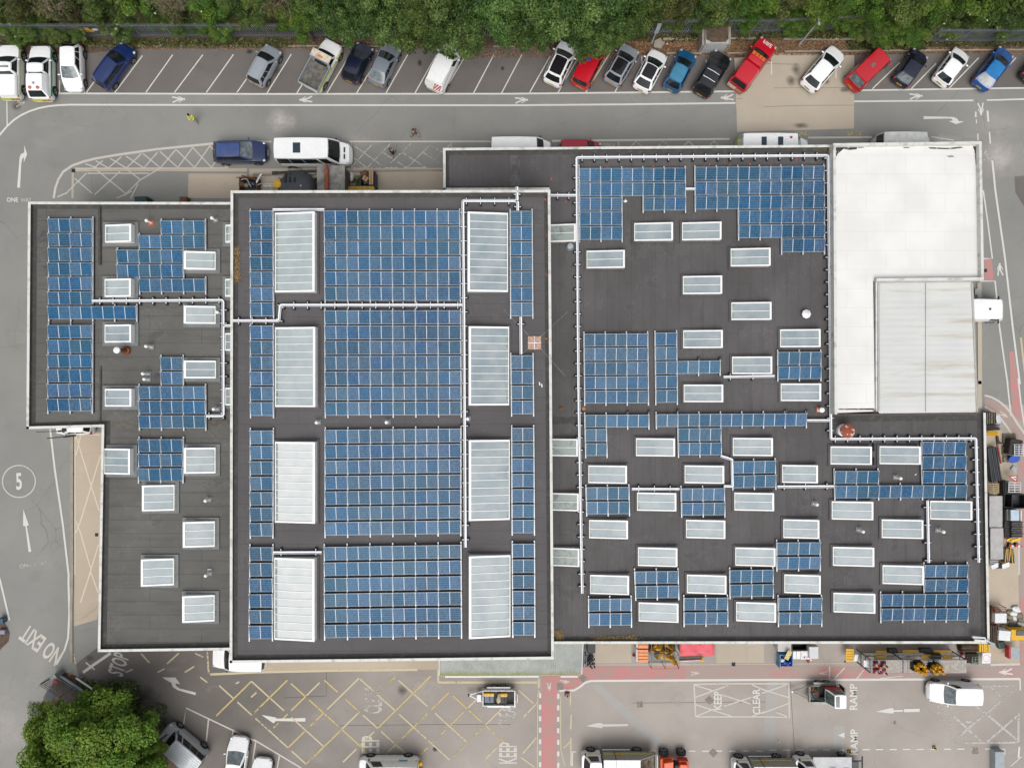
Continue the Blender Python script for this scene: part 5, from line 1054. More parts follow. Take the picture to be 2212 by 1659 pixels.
# ---- pickups with canopies, tipper
def canopy_truck(name, label, F, R, W, stripe, hatchy):
    def ex(t, L, W, Hh, k, sh, xx):
        x0, x1 = .585, .985; c2 = Shell(xx(x0), xx(x0 + .02), xx(x1 - .1 if hatchy else x1 - .01), xx(x1), 1.05, 1.05, Hh + (.08 if hatchy else -.32), W * .46, W * .46, W * .36 if hatchy else W * .42, .02, .04)
        mb = MB(); c2.body(mb)
        if hatchy:
            for s in (.3, .7): pass
        mb.build('canopy', W_, t, 40)
        if hatchy:
            mb = MB(); c2.patch(mb, 'B', .08, .92, .15, .85, 8, 3, 0, .012); mb.build('rear_window', GLASSD, t, 60)
            for s in (-.34, .3): mb = MB(); mb.lathe([(.14, 0), (.13, .06), (.06, .09), (.01, .1)], (0, 0, 0), 0, 14); o = mb.build('beacon', M('beacon_amber', C(214, 120, 90), .3), t, 40); o.location = (xx(.86), s, Hh + .07)
            mb = MB(); mb.lathe([(.12, 0), (.1, .08), (.01, .1)], (0, 0, 0), 0, 14); o = mb.build('roof_vent', GREYS, t, 40); o.location = (xx(.78), 0, Hh + .07)
        else:
            mb = MB(); mb.box((xx(.50), 0, Hh + .06), (.12, W * .55, .1)); mb.build('light_bar', M('grey_lightbar', C(130, 136, 140)), t, None, .02)
        mb = MB()
        for s in (1, -1):
            for i in range(8):
                xa, xb = .1 + i * .105, .1 + (i + 1) * .105
                mb.quad((xx(xa), s * (W / 2 + .004), .80), (xx(xb), s * (W / 2 + .004), .80), (xx(xb), s * (W / 2 - .02), .96), (xx(xa), s * (W / 2 - .02), .96))
        mb.build('side_stripe', stripe, t); chevrons(YELV, REDS, .5, .92)(t, L, W, Hh, k, sh, xx)
    return vehicle(name, label, 'pickup truck', F, R, W, 1.72, W_, 'pickup', None, False, 'cab', True, .62, ex, wr=.38, plate=False)
canopy_truck('pickup_truck', 'white pickup with pale yellow side stripe and flat bed cover at the west end', t00(104, 395), t00(108, 862), 1.86, M('pale_yellow_stripe', C(226, 230, 170), .5), False)
canopy_truck('pickup_truck', 'white pickup with green side stripe and hard canopy carrying two amber beacons', t00(372, 402), t00(375, 872), 1.86, M('green_stripe', C(20, 170, 80), .5), True)
def tipper_body(t, L, W, Hh, k, sh, xx):
    a, b = xx(.50), xx(1.02); z0, z1 = 1.06, 1.44; w2 = W / 2 + .02
    mb = MB(); mb.box(((a + b) / 2, 0, z0), (a - b, 2 * w2, .06), 1)
    for s in (1, -1): mb.box(((a + b) / 2, s * w2, (z0 + z1) / 2), (a - b, .05, z1 - z0), 0)
    mb.box((b, 0, (z0 + z1) / 2), (.05, 2 * w2, z1 - z0), 0); mb.box((a, 0, 1.45), (.06, 2 * w2, .8), 0); mb.build('tipping_tray', [GREYS, M('tray_floor', C(96, 93, 88), .9, .1, .3, 3, c2=C(140, 138, 130), fine=.5)], t)
    mb = MB(); mb.quad((a + .03, -w2 * .95, 1.80), (a + .03, w2 * .95, 1.80), (a + .62, w2 * .95, 1.92), (a + .62, -w2 * .95, 1.92)); mb.box((a + .33, 0, 1.82), (.6, 2 * w2 * .95, .05)); mb.build('headboard', M('stained_white', C(224, 216, 200), .6, 0, .15, 3, c2=C(190, 170, 150)), t)
    mb = MB(); mb.box((a + .2, 0, 1.93), (.14, .42, .12)); mb.build('beacon', AMBER, t, None, .03)
    mb = MB()
    for s in (1, -1): mb.box(((a + b) / 2, s * (w2 + .03), 1.08), (a - b, .012, .2)); mb.box((xx(.3), s * (W / 2 + .006), .78), (L * .3, .012, .2))
    mb.build('side_stripe', YELV, t); mb = MB(); hazard(mb, (b - .032, -w2, z0), (0, 2 * w2, 0), (0, 0, z1 - z0), 6, 0, 1); mb.build('tailboard_stripes', [WHITES, REDS], t)
vehicle('tipper_pickup', 'white pickup with grey tipping tray, orange beacon and yellow side stripes', 'pickup truck', t10(700, 372), t10(490, 770), 1.8, 1.75, W_, 'pickup', None, False, 'cab', True, .62, tipper_body, wr=.36, over=dict(xr1=.49, xr0=.51, belt=1.0), plate=False)
# ---- cars along the north fence
GC = None
V = vehicle
V('hatchback_car', 'white five-door hatchback reversed in beside the green-striped pickup, facing the road', 'car', t00(637, 788), t00(630, 392), 1.74, 1.5, W_, wind=GLASSL)
V('estate_car', 'dark blue estate parked alone at the west end of the slanted bays', 'car', t00(1112, 402), t00(866, 752), 1.7, 1.48, BLUEF, 'estate', bars=BLUEF)
V('estate_car', 'silver estate with black rear glass and red corner lights', 'car', t10(178, 412), t10(12, 728), 1.68, 1.5, SILV, 'estate', bars=SILV)
V('hatchback_car', 'very dark navy hatchback between the tipper pickup and a silver hatchback', 'car', t10(960, 392), t10(820, 706), 1.72, 1.48, NAVY)
V('hatchback_car', 'silver hatchback with a large pale rear window under the overhanging tree', 'car', t10(1196, 396), t10(1044, 730), 1.72, 1.45, SILVG, rear=GLASSL, over=dict(xr1=.74, xr0=.94))
V('small_van', 'white van with red chevrons on its tail, nose under the big tree', 'van', t10(1722, 402), t10(1542, 780), 1.82, 1.8, W_, 'smallvan', None, False, 'van', False, extra=chevrons(WHITES, REDS, up=.75), over=dict(xr1=.90))
V('crossover_car', 'white crossover with black glass roof half under tree branches', 'car', t20(530, 385), t20(370, 728), 1.8, 1.6, W_, 'suv', glassroof=True)
def fire(t, L, W, Hh, k, sh, xx):
    mark_on(sh, t, 'fire_lettering', 'FIRE', (xx(.06), .42, k['hf'] + .075), (0, -.84, 0), (-.34, 0, .06), WHITES)
def fire_van(t, L, W, Hh, k, sh, xx):
    fire(t, L, W, Hh, k, sh, xx); mb = MB(); mb.box((xx(.985), 0, 1.12), (.06, W * .8, .07)); mb.build('yellow_bar', YELV, t)
    mb = MB(); mb.box((xx(.5), .1, Hh + .05), (.22, .3, .1)); mb.build('beacon', BLUES, t, None, .03)
    mb = MB()
    for s in (1, -1): mb.box((0, s * (W / 2 + .004), .72), (L * .7, .01, .12))
    mb.build('side_stripe', YELV, t)
V('fire_van', 'small red fire van with yellow bar across its tail, half hidden under tree branches', 'van', t20(775, 402), t20(604, 750), 1.78, 1.75, REDF, 'smallvan', None, False, 'combi', True, extra=fire_van)
V('hatchback_car', 'silver hatchback with black glass roof and a wide dark windscreen', 'car', t20(1060, 408), t20(882, 722), 1.76, 1.5, SILV, glassroof=True)
V('hatchback_car', 'white coupe-like hatchback with full-length dark roof glass and a tail spoiler', 'car', t20(1302, 452), t20(1132, 778), 1.75, 1.5, W_, glassroof=True, over=dict(xr1=.80, xr0=.955))
V('hatchback_car', 'teal blue hatchback with lighter roof, nose against the leaf litter', 'car', t20(1552, 450), t20(1386, 778), 1.7, 1.47, TEAL, roofm=M('pale_teal_roof', C(66, 140, 176), .35, coat=.5))
V('estate_car', 'black car with two silver roof bars beside the long red fire pickup', 'car', t20(1846, 470), t20(1638, 818), 1.8, 1.6, BLK, 'suv', extra=cross_bars)
def fire_pick(t, L, W, Hh, k, sh, xx):
    fire(t, L, W, Hh, k, sh, xx); c2 = Shell(xx(.60), xx(.61), xx(.93), xx(.985), 1.02, 1.02, Hh + .05, W * .46, W * .46, W * .38, .02, .04); mb = MB(); c2.body(mb); mb.build('canopy', REDF, t, 40)
    mb = MB(); c2.patch(mb, 'B', .08, .92, .2, .85, 8, 3, 0, .012); mb.build('rear_window', GLASSD, t, 60)
    mb = MB()
    for i in range(4): mb.box((xx(.44), -.48 + i * .32, Hh + .07), (.3, .27, .12))
    mb.build('light_bar', M('orange_light_bar', C(224, 110, 40), .3), t, None, .02); chevrons(M('cream_reflective', C(232, 222, 190), .5), REDS, .5, 1.0)(t, L, W, Hh, k, sh, xx); mb = MB(); o = c2.S('B', .5, .0) + Vector((-.05, 0, -.42)); [hazard(mb, o, (0, s_ * W * .42, 0), (.16, 0, .42), 3, 0, 1) for s_ in (1, -1)]; mb.build('tail_chevrons', [_mats['cream_reflective'], REDS], t)
V('fire_pickup', 'long red fire pickup with FIRE on its bonnet and an orange light bar', 'pickup truck', t20(2236, 366), t20(1938, 770), 1.82, 1.76, REDF, 'pickup', None, False, 'cab', False, .62, fire_pick, wr=.36, plate=False)
V('hatchback_car', 'white hatchback parked on the pale concrete patch', 'car', t30(648, 428), t30(375, 748), 1.78, 1.48, W_, over=dict(xr1=.84, xr0=.955))
def red_van_bits(t, L, W, Hh, k, sh, xx):
    mb = MB(); mb.box((xx(.55), 0, Hh + .03), (.4, .3, .07)); mb.build('roof_vent', M('grey_hatch', C(130, 110, 110)), t, None, .02)
V('small_van', 'long red van with a grey roof hatch and cluttered rear window', 'van', t30(1035, 452), t30(738, 738), 1.82, 1.85, RED, 'smallvan', None, False, 'combi', True, extra=red_van_bits, rear=GLASSL, over=dict(xr1=.88, xr0=.965, xw0=.12, xw1=.22))
V('hatchback_car', 'very dark blue small hatchback with red upright tail lights by the hedge', 'car', t30(1342, 445), t30(1152, 718), 1.64, 1.52, NAVY, rear=GLASSL, over=dict(xr1=.82))
V('hatchback_car', 'white small hatchback second from the east end of the north row', 'car', t30(1692, 438), t30(1487, 708), 1.68, 1.47, W_)
V('hatchback_car', 'bright metallic blue hatchback at the east end of the north row', 'car', t30(2068, 432), t30(1822, 742), 1.72, 1.46, BLUE, rear=GLASSL, over=dict(xr1=.80, xr0=.955), roofm=M('bright_blue_roof', C(30, 130, 200), .3, coat=.6))
V('hatchback_car', 'dark car mostly outside the east edge, only its tail showing', 'car', t30(2460, 390), t30(2222, 690), 1.72, 1.46, BLK)
# ---- kerbside vehicles north of the building
V('crossover_car', 'deep blue crossover parked nose to tail behind the white minibus', 'car', t10(118, 1310), t00(1842, 1318), 1.86, 1.66, BLUEK, 'suv', wind=GLASSL, bars=BLK, roofm=M('light_blue_roof', C(62, 84, 142), .35, coat=.5))
def minibus(t, L, W, Hh, k, sh, xx):
    mb = MB(); mb.box((xx(.68), 0, Hh + .01), (.62, .85, .05)); mb.build('roof_hatch', M('tinted_hatch', C(52, 66, 80), .2), t, None, .02)
    mb = MB()
    for s in (.28, -.28): mb.box((xx(.09), s, 1.06), (.12, .4, .06), 0, 0, Matrix.Rotation(.35, 3, 'Y'))
    mb.build('bonnet_vent', BLACK, t)
V('minibus', 'white minibus with dark roof hatch and long side windows parked on the hatched kerb', 'minibus', dd(761, 336), dd(606, 336), 2.04, 2.45, W_, 'bigvan', None, False, 'bus', True, .64, minibus, wr=.36)
def panel_bits(t, L, W, Hh, k, sh, xx):
    mb = MB()
    for i in range(9): mb.box((xx(.62), -W * .36 + i * W * .09, Hh + .005), (L * .6, .035, .03))
    mb.build('roof_ribs', W_, t)
V('panel_van', 'white panel van peeping over the north parapet, second vehicle after the minibus', 'van', dd(1192, 330), dd(1062, 330), 1.95, 2.1, W_, 'bigvan', None, False, 'van', True, .62, panel_bits, wr=.34)
V('estate_car', 'red estate van peeping over the north parapet beside painted lettering', 'van', dd(1300, 331), dd(1208, 331), 1.78, 1.78, carpaint('crimson', C(176, 24, 44)), 'smallvan', None, False, 'combi')
def incident(t, L, W, Hh, k, sh, xx):
    panel_bits(t, L, W, Hh, k, sh, xx)
    for x, s in ((.50, .15), (.72, .15)): mb = MB(); mb.box((xx(x), s, Hh + .04), (.42, .7, .05)); mb.build('roof_window', M('tinted_hatch', (.05, .07, .09)), t, None, .02)
    mb = MB(); mb.lathe([(.1, 0), (.09, .08), (.01, .1)], (0, 0, 0), 0, 12); o = mb.build('beacon', REDS, t, 40); o.location = (xx(.36), .45, Hh + .03)
    mb = MB(); hazard(mb, (-L / 2 - .02, -W * .42, .5), (0, W * .84, 0), (.06, 0, 1.7), 4, 0, 1, .6); mb.build('chevron_board', [YELV, REDS], t)
V('panel_van', 'white high-roofed van with yellow and red chevron tail, roof windows and a red beacon', 'van', dd(1745, 327), dd(1588, 327), 2.0, 2.55, W_, 'bigvan', None, False, 'van', False, .63, incident, wr=.36)
V('panel_van', 'tall white van with bulging roof by the north-east corner of the white roof', 'van', dd(2006, 322), dd(1882, 322), 2.0, 2.6, M('paint_offwhite', C(230, 232, 228), .4, coat=.4), 'bigvan', None, False, 'van', True, .62, None, wr=.36, over=dict(rw=.74))
def cap(t, L, W, Hh, k, sh, xx): mb = MB(); mb.lathe([(.1, 0), (.09, .05), (.01, .07)], (0, 0, 0), 0, 12); o = mb.build('aerial_base', BLACK, t, 40); o.location = (xx(.42), 0, Hh)
V('panel_van', 'white van sticking out from under the translucent canopy', 'van', dd(2163, 672), dd(2046, 671), 1.95, 1.95, W_, 'bigvan', None, False, 'van', True, .62, cap, wr=.34, over=dict(xw0=.12, xw1=.2))
# ---- south yard
V('crew_van', 'white van with black load bed tucked under the south-west corner of the tall block', 'van', dd(461, 1414), dd(578, 1416), 1.95, 1.95, W_, 'bigvan', None, False, 'bus', True, .62, None, wr=.36, over=dict(xw0=.27, xw1=.42, hf=1.0, hb=1.2))
s1 = fr(460, 2220, 5.027)
def silver_roof(t, L, W, Hh, k, sh, xx):
    mb = MB()
    for i in range(7):
        v = .14 + i * .12; pts = [sh.S('T', u, v) + Vector((0, 0, .008)) for u in (.1, .4, .7, .96)]
        for a, b in zip(pts, pts[1:]): mb.box((a + b) / 2, ((b - a).length, .03, .02))
    mb.build('roof_ribs', M('pale_silver', C(196, 202, 210), .4, .3), t)
V('people_carrier', 'silver people carrier with ribbed roof, nose under the bottom-left tree', 'van', s1(300, 370), s1(915, 880), 1.9, 1.95, carpaint('light_silver', C(186, 192, 198)), 'bigvan', None, False, 'bus', True, .62, silver_roof, wr=.34, over=dict(xw0=.2, xw1=.33, hf=.92, hb=1.12))
V('hatchback_car', 'white car with a tree reflected in its windscreen, on the slanted bays in the south', 'car', s1(1490, 495), s1(1395, 1290), 1.76, 1.48, W_, wind=GLASSL)
V('hatchback_car', 'white car cut by the bottom edge beside another white car', 'car', s1(1860, 835), s1(1770, 1620), 1.76, 1.48, W_)
j1 = fr(1100, 2340, 7.373)
def utility(t, L, W, Hh, k, sh, xx):
    mb = MB()
    for s in (1, -1): mb.box((xx(.75), s * (W / 2 + .004), 1.25), (.75, .012, .14))
    mb.build('blue_lettering_panel', M('cyan_panel', C(70, 180, 210)), t); mb = MB(); hazard(mb, (-L / 2 - .015, -W * .42, .5), (0, W * .84, 0), (.03, 0, 1.3), 4, 0, 1, .6); mb.build('chevron_board', [YELV, WHITES], t)
    for s in (.55, -.1, -.6): mb = MB(); mb.lathe([(.16, 0), (.16, .3), (.1, .36), (.01, .38)], (0, 0, 0), 0, 12); o = mb.build('yellow_light', YEL, t, 40); o.location = (-L / 2 - .15, s, .85)
    mb = MB(); mb.box((xx(.40), 0, Hh + .02), (.3, W * .6, .06)); mb.build('roof_strip', YELV, t)
V('panel_van', 'white works van cut by the bottom edge, yellow lights on its tail', 'van', j1(225, 556), j1(1640, 556), 1.95, 2.15, W_, 'bigvan', None, False, 'van', False, .62, utility, wr=.36)
def truck(label, F, R, W, body_h, boxes, wr=.42):
    """cab-over tipper with tall mesh sides; F, R bumper pixels, boxes(t, L, W) adds the body"""
    f, r = P(F, .6), P(R, .6); c = (f + r) / 2; d = f - r; L = d.length; t = thing('tipper_truck', label, 'truck', (c.x, c.y, 0), math.atan2(d.y, d.x)); xx = lambda q: L / 2 - q * L
    k = dict(hf=1.0, hb=1.25, belt=1.3, xw0=.03, xw1=.085, xr1=.24, xr0=.25, rw=.8, bw=.93); sh = Shell(xx(.035), xx(.1), xx(.245), xx(.25), 1.3, 1.3, 2.25, W * .47, W * .47, W * .41, .1, .06)
    mb = MB(); q = [(xx(0), .8), (xx(.02), .95), (xx(.25), 1.0)]
    pts = [(xx(.0), -W * .36), (xx(.012), -W * .46), (xx(.06), -W / 2), (xx(.25), -W / 2), (xx(.25), W / 2), (xx(.06), W / 2), (xx(.012), W * .46), (xx(.0), W * .36)]; mb.prism(pts, .45, 1.3); sh.body(mb); mb.build('cab', W_, t, 40)
    mb = MB(); sh.patch(mb, 'F', .05, .95, .05, .95, 10, 5, 0, .012); mb.build('windscreen', GLASSD, t, 60)
    for sd in 'LR': mb = MB(); sh.patch(mb, sd, .12, .82, .12, .85, 4, 3, 0, .012); mb.build('side_window', GLASSD, t, 60)
    mb = MB(); mb.box((xx(.62), 0, .62), (L * .74, .9, .2)); mb.build('chassis', STEELD, t)
    for x in (.13, .76):
        for sg in (1, -1): wheel(t, xx(x), sg * (W / 2 - .06), wr, .26, sg)
    for sg in (1, -1):
        mb = MB(); mb.box((xx(.04), sg * (W / 2 + .14), 1.55), (.1, .16, .3)); mb.build('wing_mirror', BLACK, t, None, .02)
        mb = MB(); mb.blob((xx(.01), sg * W * .38, .85), (.08, .14, .1), 0, 10, 6, 1, 0); mb.build('headlight', CLEARL, t, 60)
        mb = MB(); mb.box((xx(.16), sg * (W / 2 + .006), 1.12), (L * .16, .012, .12)); mb.build('side_stripe', YELV, t)
    boxes(t, L, W, xx); return t
MESH = M('tipper_side_grey', C(172, 170, 160), .7, .1, .08, 3)
def caged(openrear):
    def f(t, L, W, xx):
        z0, z1 = .8, 2.15; a, b = xx(.275), xx(.985); m_ = xx(.76) if openrear else b; w2 = W / 2 + .05
        for s in (1, -1):
            mb = MB(); mb.add([(a, s * w2, z0), (b, s * w2, z0), (b, s * w2, z0 + .55), (m_, s * w2, z1), (a, s * w2, z1), (a, s * (w2 - .05), z0), (b, s * (w2 - .05), z0), (b, s * (w2 - .05), z0 + .55), (m_, s * (w2 - .05), z1), (a, s * (w2 - .05), z1)],
                              [(0, 1, 2, 3, 4), (9, 8, 7, 6, 5), (0, 5, 6, 1), (1, 6, 7, 2), (2, 7, 8, 3), (3, 8, 9, 4), (4, 9, 5, 0)]); mb.box((xx(.44), s * (w2 + .012), (z0 + z1) / 2), (.06, .03, z1 - z0), 1); mb.build('side_panel', [MESH, STEELD], t)
            mb = MB(); mb.box(((a + b) / 2 + .05, s * (w2 + .02), 1.25), (abs(a - b) * .93, .012, .13)); mb.build('side_stripe', YELV, t)
            mb = MB()
            for z in (1.1, 1.45): mb.box((xx(.5), s * (w2 + .025), z), (.3, .012, .12))
            mb.build('side_marker', M('orange_sticker', C(230, 150, 40)), t)
            mb = MB(); mb.tube([(xx(.28), s * (w2 + .05), .62), (xx(.66), s * (w2 + .05), .62)], .05, 0, 6); mb.build('side_guard', GALV, t)
        mb = MB(); mb.box(((a + m_) / 2, 0, z1 + .03), (abs(a - m_), 2 * w2 - .02, .05)); mb.box((xx(.44), 0, z1 + .045), (.03, 2 * w2, .06), 1); mb.build('top_cover', [WHITES, GREYS], t)
        mb = MB(); mb.box(((a + b) / 2, 0, z0), (abs(a - b), 2 * w2, .06)); mb.box((a, 0, (z0 + z1) / 2), (.05, 2 * w2, z1 - z0)); mb.box((b, 0, z0 + .28), (.05, 2 * w2, .6)); mb.build('bed', MESH, t)
        if openrear:
            mb = MB(); mb.tube([(b - .12, -w2, 1.5), (b - .12, w2, 1.5)], .05); mb.tube([(b - .12, w2, .8), (b - .12, w2, 1.5)], .05); mb.tube([(b - .12, -w2, .8), (b - .12, -w2, 1.5)], .05); mb.build('rear_rail', WHITES, t)
    return f
k1 = fr(1800, 2330, 5.267); k2 = fr(2280, 2330, 4.608)
tk = truck('white tipper truck with tall grey mesh sides, white top and branches in its open rear', k1(165, 375), k1(1385, 375), 2.0, 1, caged(True))
c = P(k1(1250, 420), 1.2); mb = MB(); rr = random.Random(5)
for i in range(160):
    p = Vector((rr.uniform(-.62, .5), rr.uniform(-.85, .9), rr.uniform(-.1, .5))); e = Vector((rr.gauss(0, 1), rr.gauss(0, 1), rr.gauss(0, .3))).normalized() * rr.uniform(.15, .4); mb.tube([p - e, p + e * .1 + Vector((0, 0, .03)), p + e], [.012, .01, .005], 0, 4, False)
o = mb.build('branch_pile', M('brown_brush', C(150, 112, 76), .9, 0, .3, 5)); o.location = (c.x, c.y, .95); tag(o, 'heap of brown cut branches in the open back of the tipper truck', 'branches')
truck('white tipper truck with plain grey sides and a long yellow stripe near the bottom edge', k2(110, 420), k2(985, 420), 1.95, 1, caged(False))
def flatbed(t, L, W, xx):
    a, b = xx(.28), xx(.86); mb = MB(); mb.box(((a + b) / 2, 0, .95), (a - b, W + .1, .1)); mb.build('flat_bed', M('silver_deck', C(188, 190, 192), .45, .2, .08, 2), t)
    mb = MB(); mb.box((xx(.58), .25, 1.18), (.5, .5, .36)); mb.build('tool_box', M('black_box', C(48, 54, 62)), t, None, .02); mb = MB(); mb.box((xx(.50), W * .36, 1.05), (.34, .22, .1)); mb.build('hatch', STEELD, t, None, .02)
    mb = MB(); mb.box((xx(.78), W * .2, 1.04), (.5, W * .5, .08)); mb.build('tread_plate', M('tread_plate_blue', C(150, 164, 176), .4, .4, .2, 12), t)
    for y in (W * .3, -W * .3): mb = MB(); mb.tube([(xx(.86), y, .75), (xx(1.04), y, .75)], .05); mb.tube([(xx(1.04), W * .5, .75), (xx(1.04), -W * .5, .75)], .06); mb.build('tow_frame', STEELD, t)
    mb = MB(); mb.tube([(xx(.27), W * .5, .8), (xx(.24), W * .55, 1.6), (xx(.22), W * .62, 1.9)], .05); mb.build('exhaust_stack', STEELD, t)
truck('white flatbed truck with black toolbox at the bottom edge under the RAMP lettering', k2(1000, 388), k2(1960, 388), 1.9, 1, flatbed, .36)
# ---- orange dumper
c = P(k1(1690, 420), .8); t = thing('dumper', 'orange site dumper with black tyres behind the tipper truck', 'dumper', (c.x, c.y, 0), math.pi)
OR2 = M('dumper_orange', C(236, 92, 36), .4, 0, .1, 3); OR3 = M('dumper_red', C(214, 58, 34), .45, 0, .1, 3)
mb = MB(); mb.prism([(-1.15, -.7), (-.3, -.75), (-.3, .75), (-1.15, .7)], .8, 1.45); mb.build('engine_cover', OR3, t, None, .04)
mb = MB(); mb.prism([(-1.0, -.55), (-.25, -.55), (-.25, .55), (-1.0, .55)], 1.45, 1.75); mb.build('bonnet', OR2, t, None, .05)
mb = MB(); mb.prism([(.05, -.8), (1.15, -.7), (1.15, .7), (.05, .8)], .75, 1.1); mb.prism([(.15, -.72), (.95, -.6), (.95, .6), (.15, .72)], 1.1, 1.62); mb.build('skip_body', OR2, t, None, .05)
mb = MB(); mb.box((.55, .15, 1.66), (.36, .3, .06)); mb.build('hatch', STEELD, t); mb = MB(); mb.box((-.12, 0, 1.2), (.3, .9, .9)); mb.build('seat', BLACK, t, None, .05)
mb = MB(); mb.tube([(-.25, .6, 1.2), (-.25, .6, 2.1), (-.25, -.6, 2.1), (-.25, -.6, 1.2)], .04); mb.build('roll_bar', STEELD, t)
for x in (-.75, .75):
    for s in (1, -1): wheel(t, x, s * .92, .42, .34, s)
# ---- trailers
c = P(e1(1240, 690), .6); t = thing('plant_trailer', 'white twin-axle trailer loaded with yellow tools on the yellow hatching', 'trailer', (c.x, c.y, 0), math.pi)
px = lambda x, y, z: (lambda v: Vector((-(v.x - c.x), -(v.y - c.y), z)))(P(e1(x, y), z))
a, b = px(760, 450, .7), px(1790, 950, .7); x0, x1, y0, y1 = b.x, a.x, a.y, b.y
mb = MB(); mb.box(((x0 + x1) / 2, (y0 + y1) / 2, .5), (x1 - x0, abs(y1 - y0), .06), 1)
for y in (y0, y1): mb.box(((x0 + x1) / 2, y, .68), (x1 - x0, .06, .42))
mb.box((x1, (y0 + y1) / 2, .7), (.06, abs(y1 - y0), .45)); mb.build('trailer_bed', [WHITES, M('trailer_floor', C(84, 82, 74), .85, 0, .3, 4)], t)
mb = MB(); mb.box((x0 - .05, (y0 + y1) / 2, .75), (.07, abs(y1 - y0) + .1, .6)); mb.tube([(x0 - .1, y0 * .6, .8), (x0 - .28, y0 * .5, .85), (x0 - .28, y1 * .5, .85), (x0 - .1, y1 * .6, .8)], .03); mb.build('tail_ramp', GALV, t)
mb = MB(); h_ = px(280, 620, .5)
for y in (y0, y1): mb.tube([(x1, y * .75, .5), (h_.x, h_.y, .5)], .05)
mb.build('drawbar', GALV, t); mb = MB(); mb.lathe([(.09, .42), (.09, .6), (.01, .62)], (h_.x, h_.y, 0), 0, 10); mb.build('tow_hitch', BLACK, t, 40); mb = MB(); mb.box((x1 + .35, .02, .62), (.36, .62, .34)); mb.build('front_box', WHITES, t, None, .04)
for s in (1, -1):
    yy = s * (abs(y1 - y0) / 2 + .12) + (y0 + y1) / 2
    for dx in (-.38, .38): wheel(t, (x0 + x1) / 2 + dx, yy, .29, .17, s)
    mb = MB(); xm = (x0 + x1) / 2; mb.prism([(xm - 1.0, yy - .11), (xm + 1.0, yy - .11), (xm + .95, yy + .11), (xm - .95, yy + .11)], .62, .66); mb.build('mudguard', WHITES, t)
def load(name, label, cat, f, p0, p1, z0, z1, mat, rz=0, bev=.02):
    a, b = P(f(*p0), z1), P(f(*p1), z1); c = (a + b) / 2; mb = MB(); mb.box((0, 0, (z1 - z0) / 2), (abs(a.x - b.x), abs(a.y - b.y), z1 - z0)); o = mb.build(name, mat, None, None, bev); o.location = (c.x, c.y, z0); o.rotation_euler = (0, 0, rz); return tag(o, label, cat)
def yellow_tool(label, p0, p1, cover):
    a, b = P(e1(*p0), .95), P(e1(*p1), .95); c = (a + b) / 2; t = thing('trench_compactor', label, 'power tool', (c.x, c.y, .53)); w2, d2 = abs(a.x - b.x) / 2, abs(a.y - b.y) / 2
    mb = MB(); mb.box((0, d2 * .7, .28), (2 * w2, d2 * .55, .34)); mb.build('engine_housing', YEL, t, None, .03); mb = MB(); mb.box((0, -d2 * .2, .16), (2 * w2 * .92, d2 * 1.2, .3)); mb.build('base_plate', cover, t, None, .03)
    mb = MB(); mb.tube([(0, d2 * .5, .4), (.1, -d2 * .2, .75), (.1, -d2 * .8, .8)], .025); mb.build('handle', STEELD, t)
    for s in (-.5, .3): mb = MB(); mb.lathe([(.035, 0), (.035, .08), (.01, .1)], (s * w2, d2 * .7, .45), 0, 8); mb.build('filler_cap', WHITES, t)
yellow_tool('yellow engine tool under a grey sheet at the front of the trailer', (790, 560), (1120, 940), M('grey_tarp', C(120, 134, 148), .7)); yellow_tool('yellow engine tool with black base at the back of the trailer', (1330, 570), (1560, 960), BLACK)
mb = MB(); mb.blob((0, 0, .2), (.2, .42, .16), 0, 10, 6, 8, .25); o = mb.build('sack', M('cream_sack', C(200, 190, 160), .9), None, 60); o.location = P(e1(1275, 720), .6); o.location.z = .53; tag(o, 'crumpled cream sack between the yellow tools on the trailer', 'sack')
c = P(e2(1080, 700), .5); t = thing('plant_trailer', 'galvanised plant trailer carrying a mini digger beside the RAMP lettering', 'trailer', (c.x, c.y, 0), math.pi)
a, b = P(e2(680, 380), .6), P(e2(1640, 900), .6); x0, x1 = -(b.x - c.x), -(a.x - c.x); w2 = abs(a.y - b.y) / 2; ym = -((a.y + b.y) / 2 - c.y)
DG = M('galvanised_dull', C(168, 170, 164), .5, .3, .15, 4)
mb = MB(); mb.box(((x0 + x1) / 2, ym, .45), (x1 - x0, 2 * w2, .08), 1)
for s in (1, -1): mb.box(((x0 + x1) / 2, ym + s * w2, .6), (x1 - x0, .06, .28))
mb.box((x1, ym, .66), (.07, 2 * w2, .4)); mb.build('trailer_bed', [DG, M('trailer_floor', C(84, 82, 74))], t)
mb = MB(); h_ = P(e2(150, 575), .5); hx, hy = -(h_.x - c.x), -(h_.y - c.y)
for s in (1, -1): mb.tube([(x1, ym + s * w2 * .8, .45), (hx, hy, .5)], .05)
mb.build('drawbar', DG, t); mb = MB(); mb.lathe([(.08, .42), (.08, .6), (.01, .62)], (hx, hy, 0), 0, 10); mb.build('tow_hitch', GALV, t, 40)
for s in (1, -1):
    yy = ym + s * (w2 + .13)
    for dx in (-.35, .35): wheel(t, (x0 + x1) / 2 + dx, yy, .28, .18, s)
    mb = MB(); xm = (x0 + x1) / 2; mb.prism([(xm - .95, yy - .12), (xm + .95, yy - .12), (xm + .75, yy + .12), (xm - .75, yy + .12)], .6, .64); mb.build('mudguard', DG, t)
mb = MB(); mb.box((x0 - .12, ym, .9), (.08, 2 * w2 + .1, .95))
for i in range(9): mb.box((x0 - .18, ym - w2 + i * w2 / 4, .9), (.05, .04, .95), 1)
mb.build('tail_ramp', [STEELD, BLACK], t)
c = P(e2(1380, 700), 1.2); t = thing('mini_digger', 'mini digger with white glazed cab and red undercarriage on the galvanised trailer', 'excavator', (c.x, c.y, .5), math.pi)
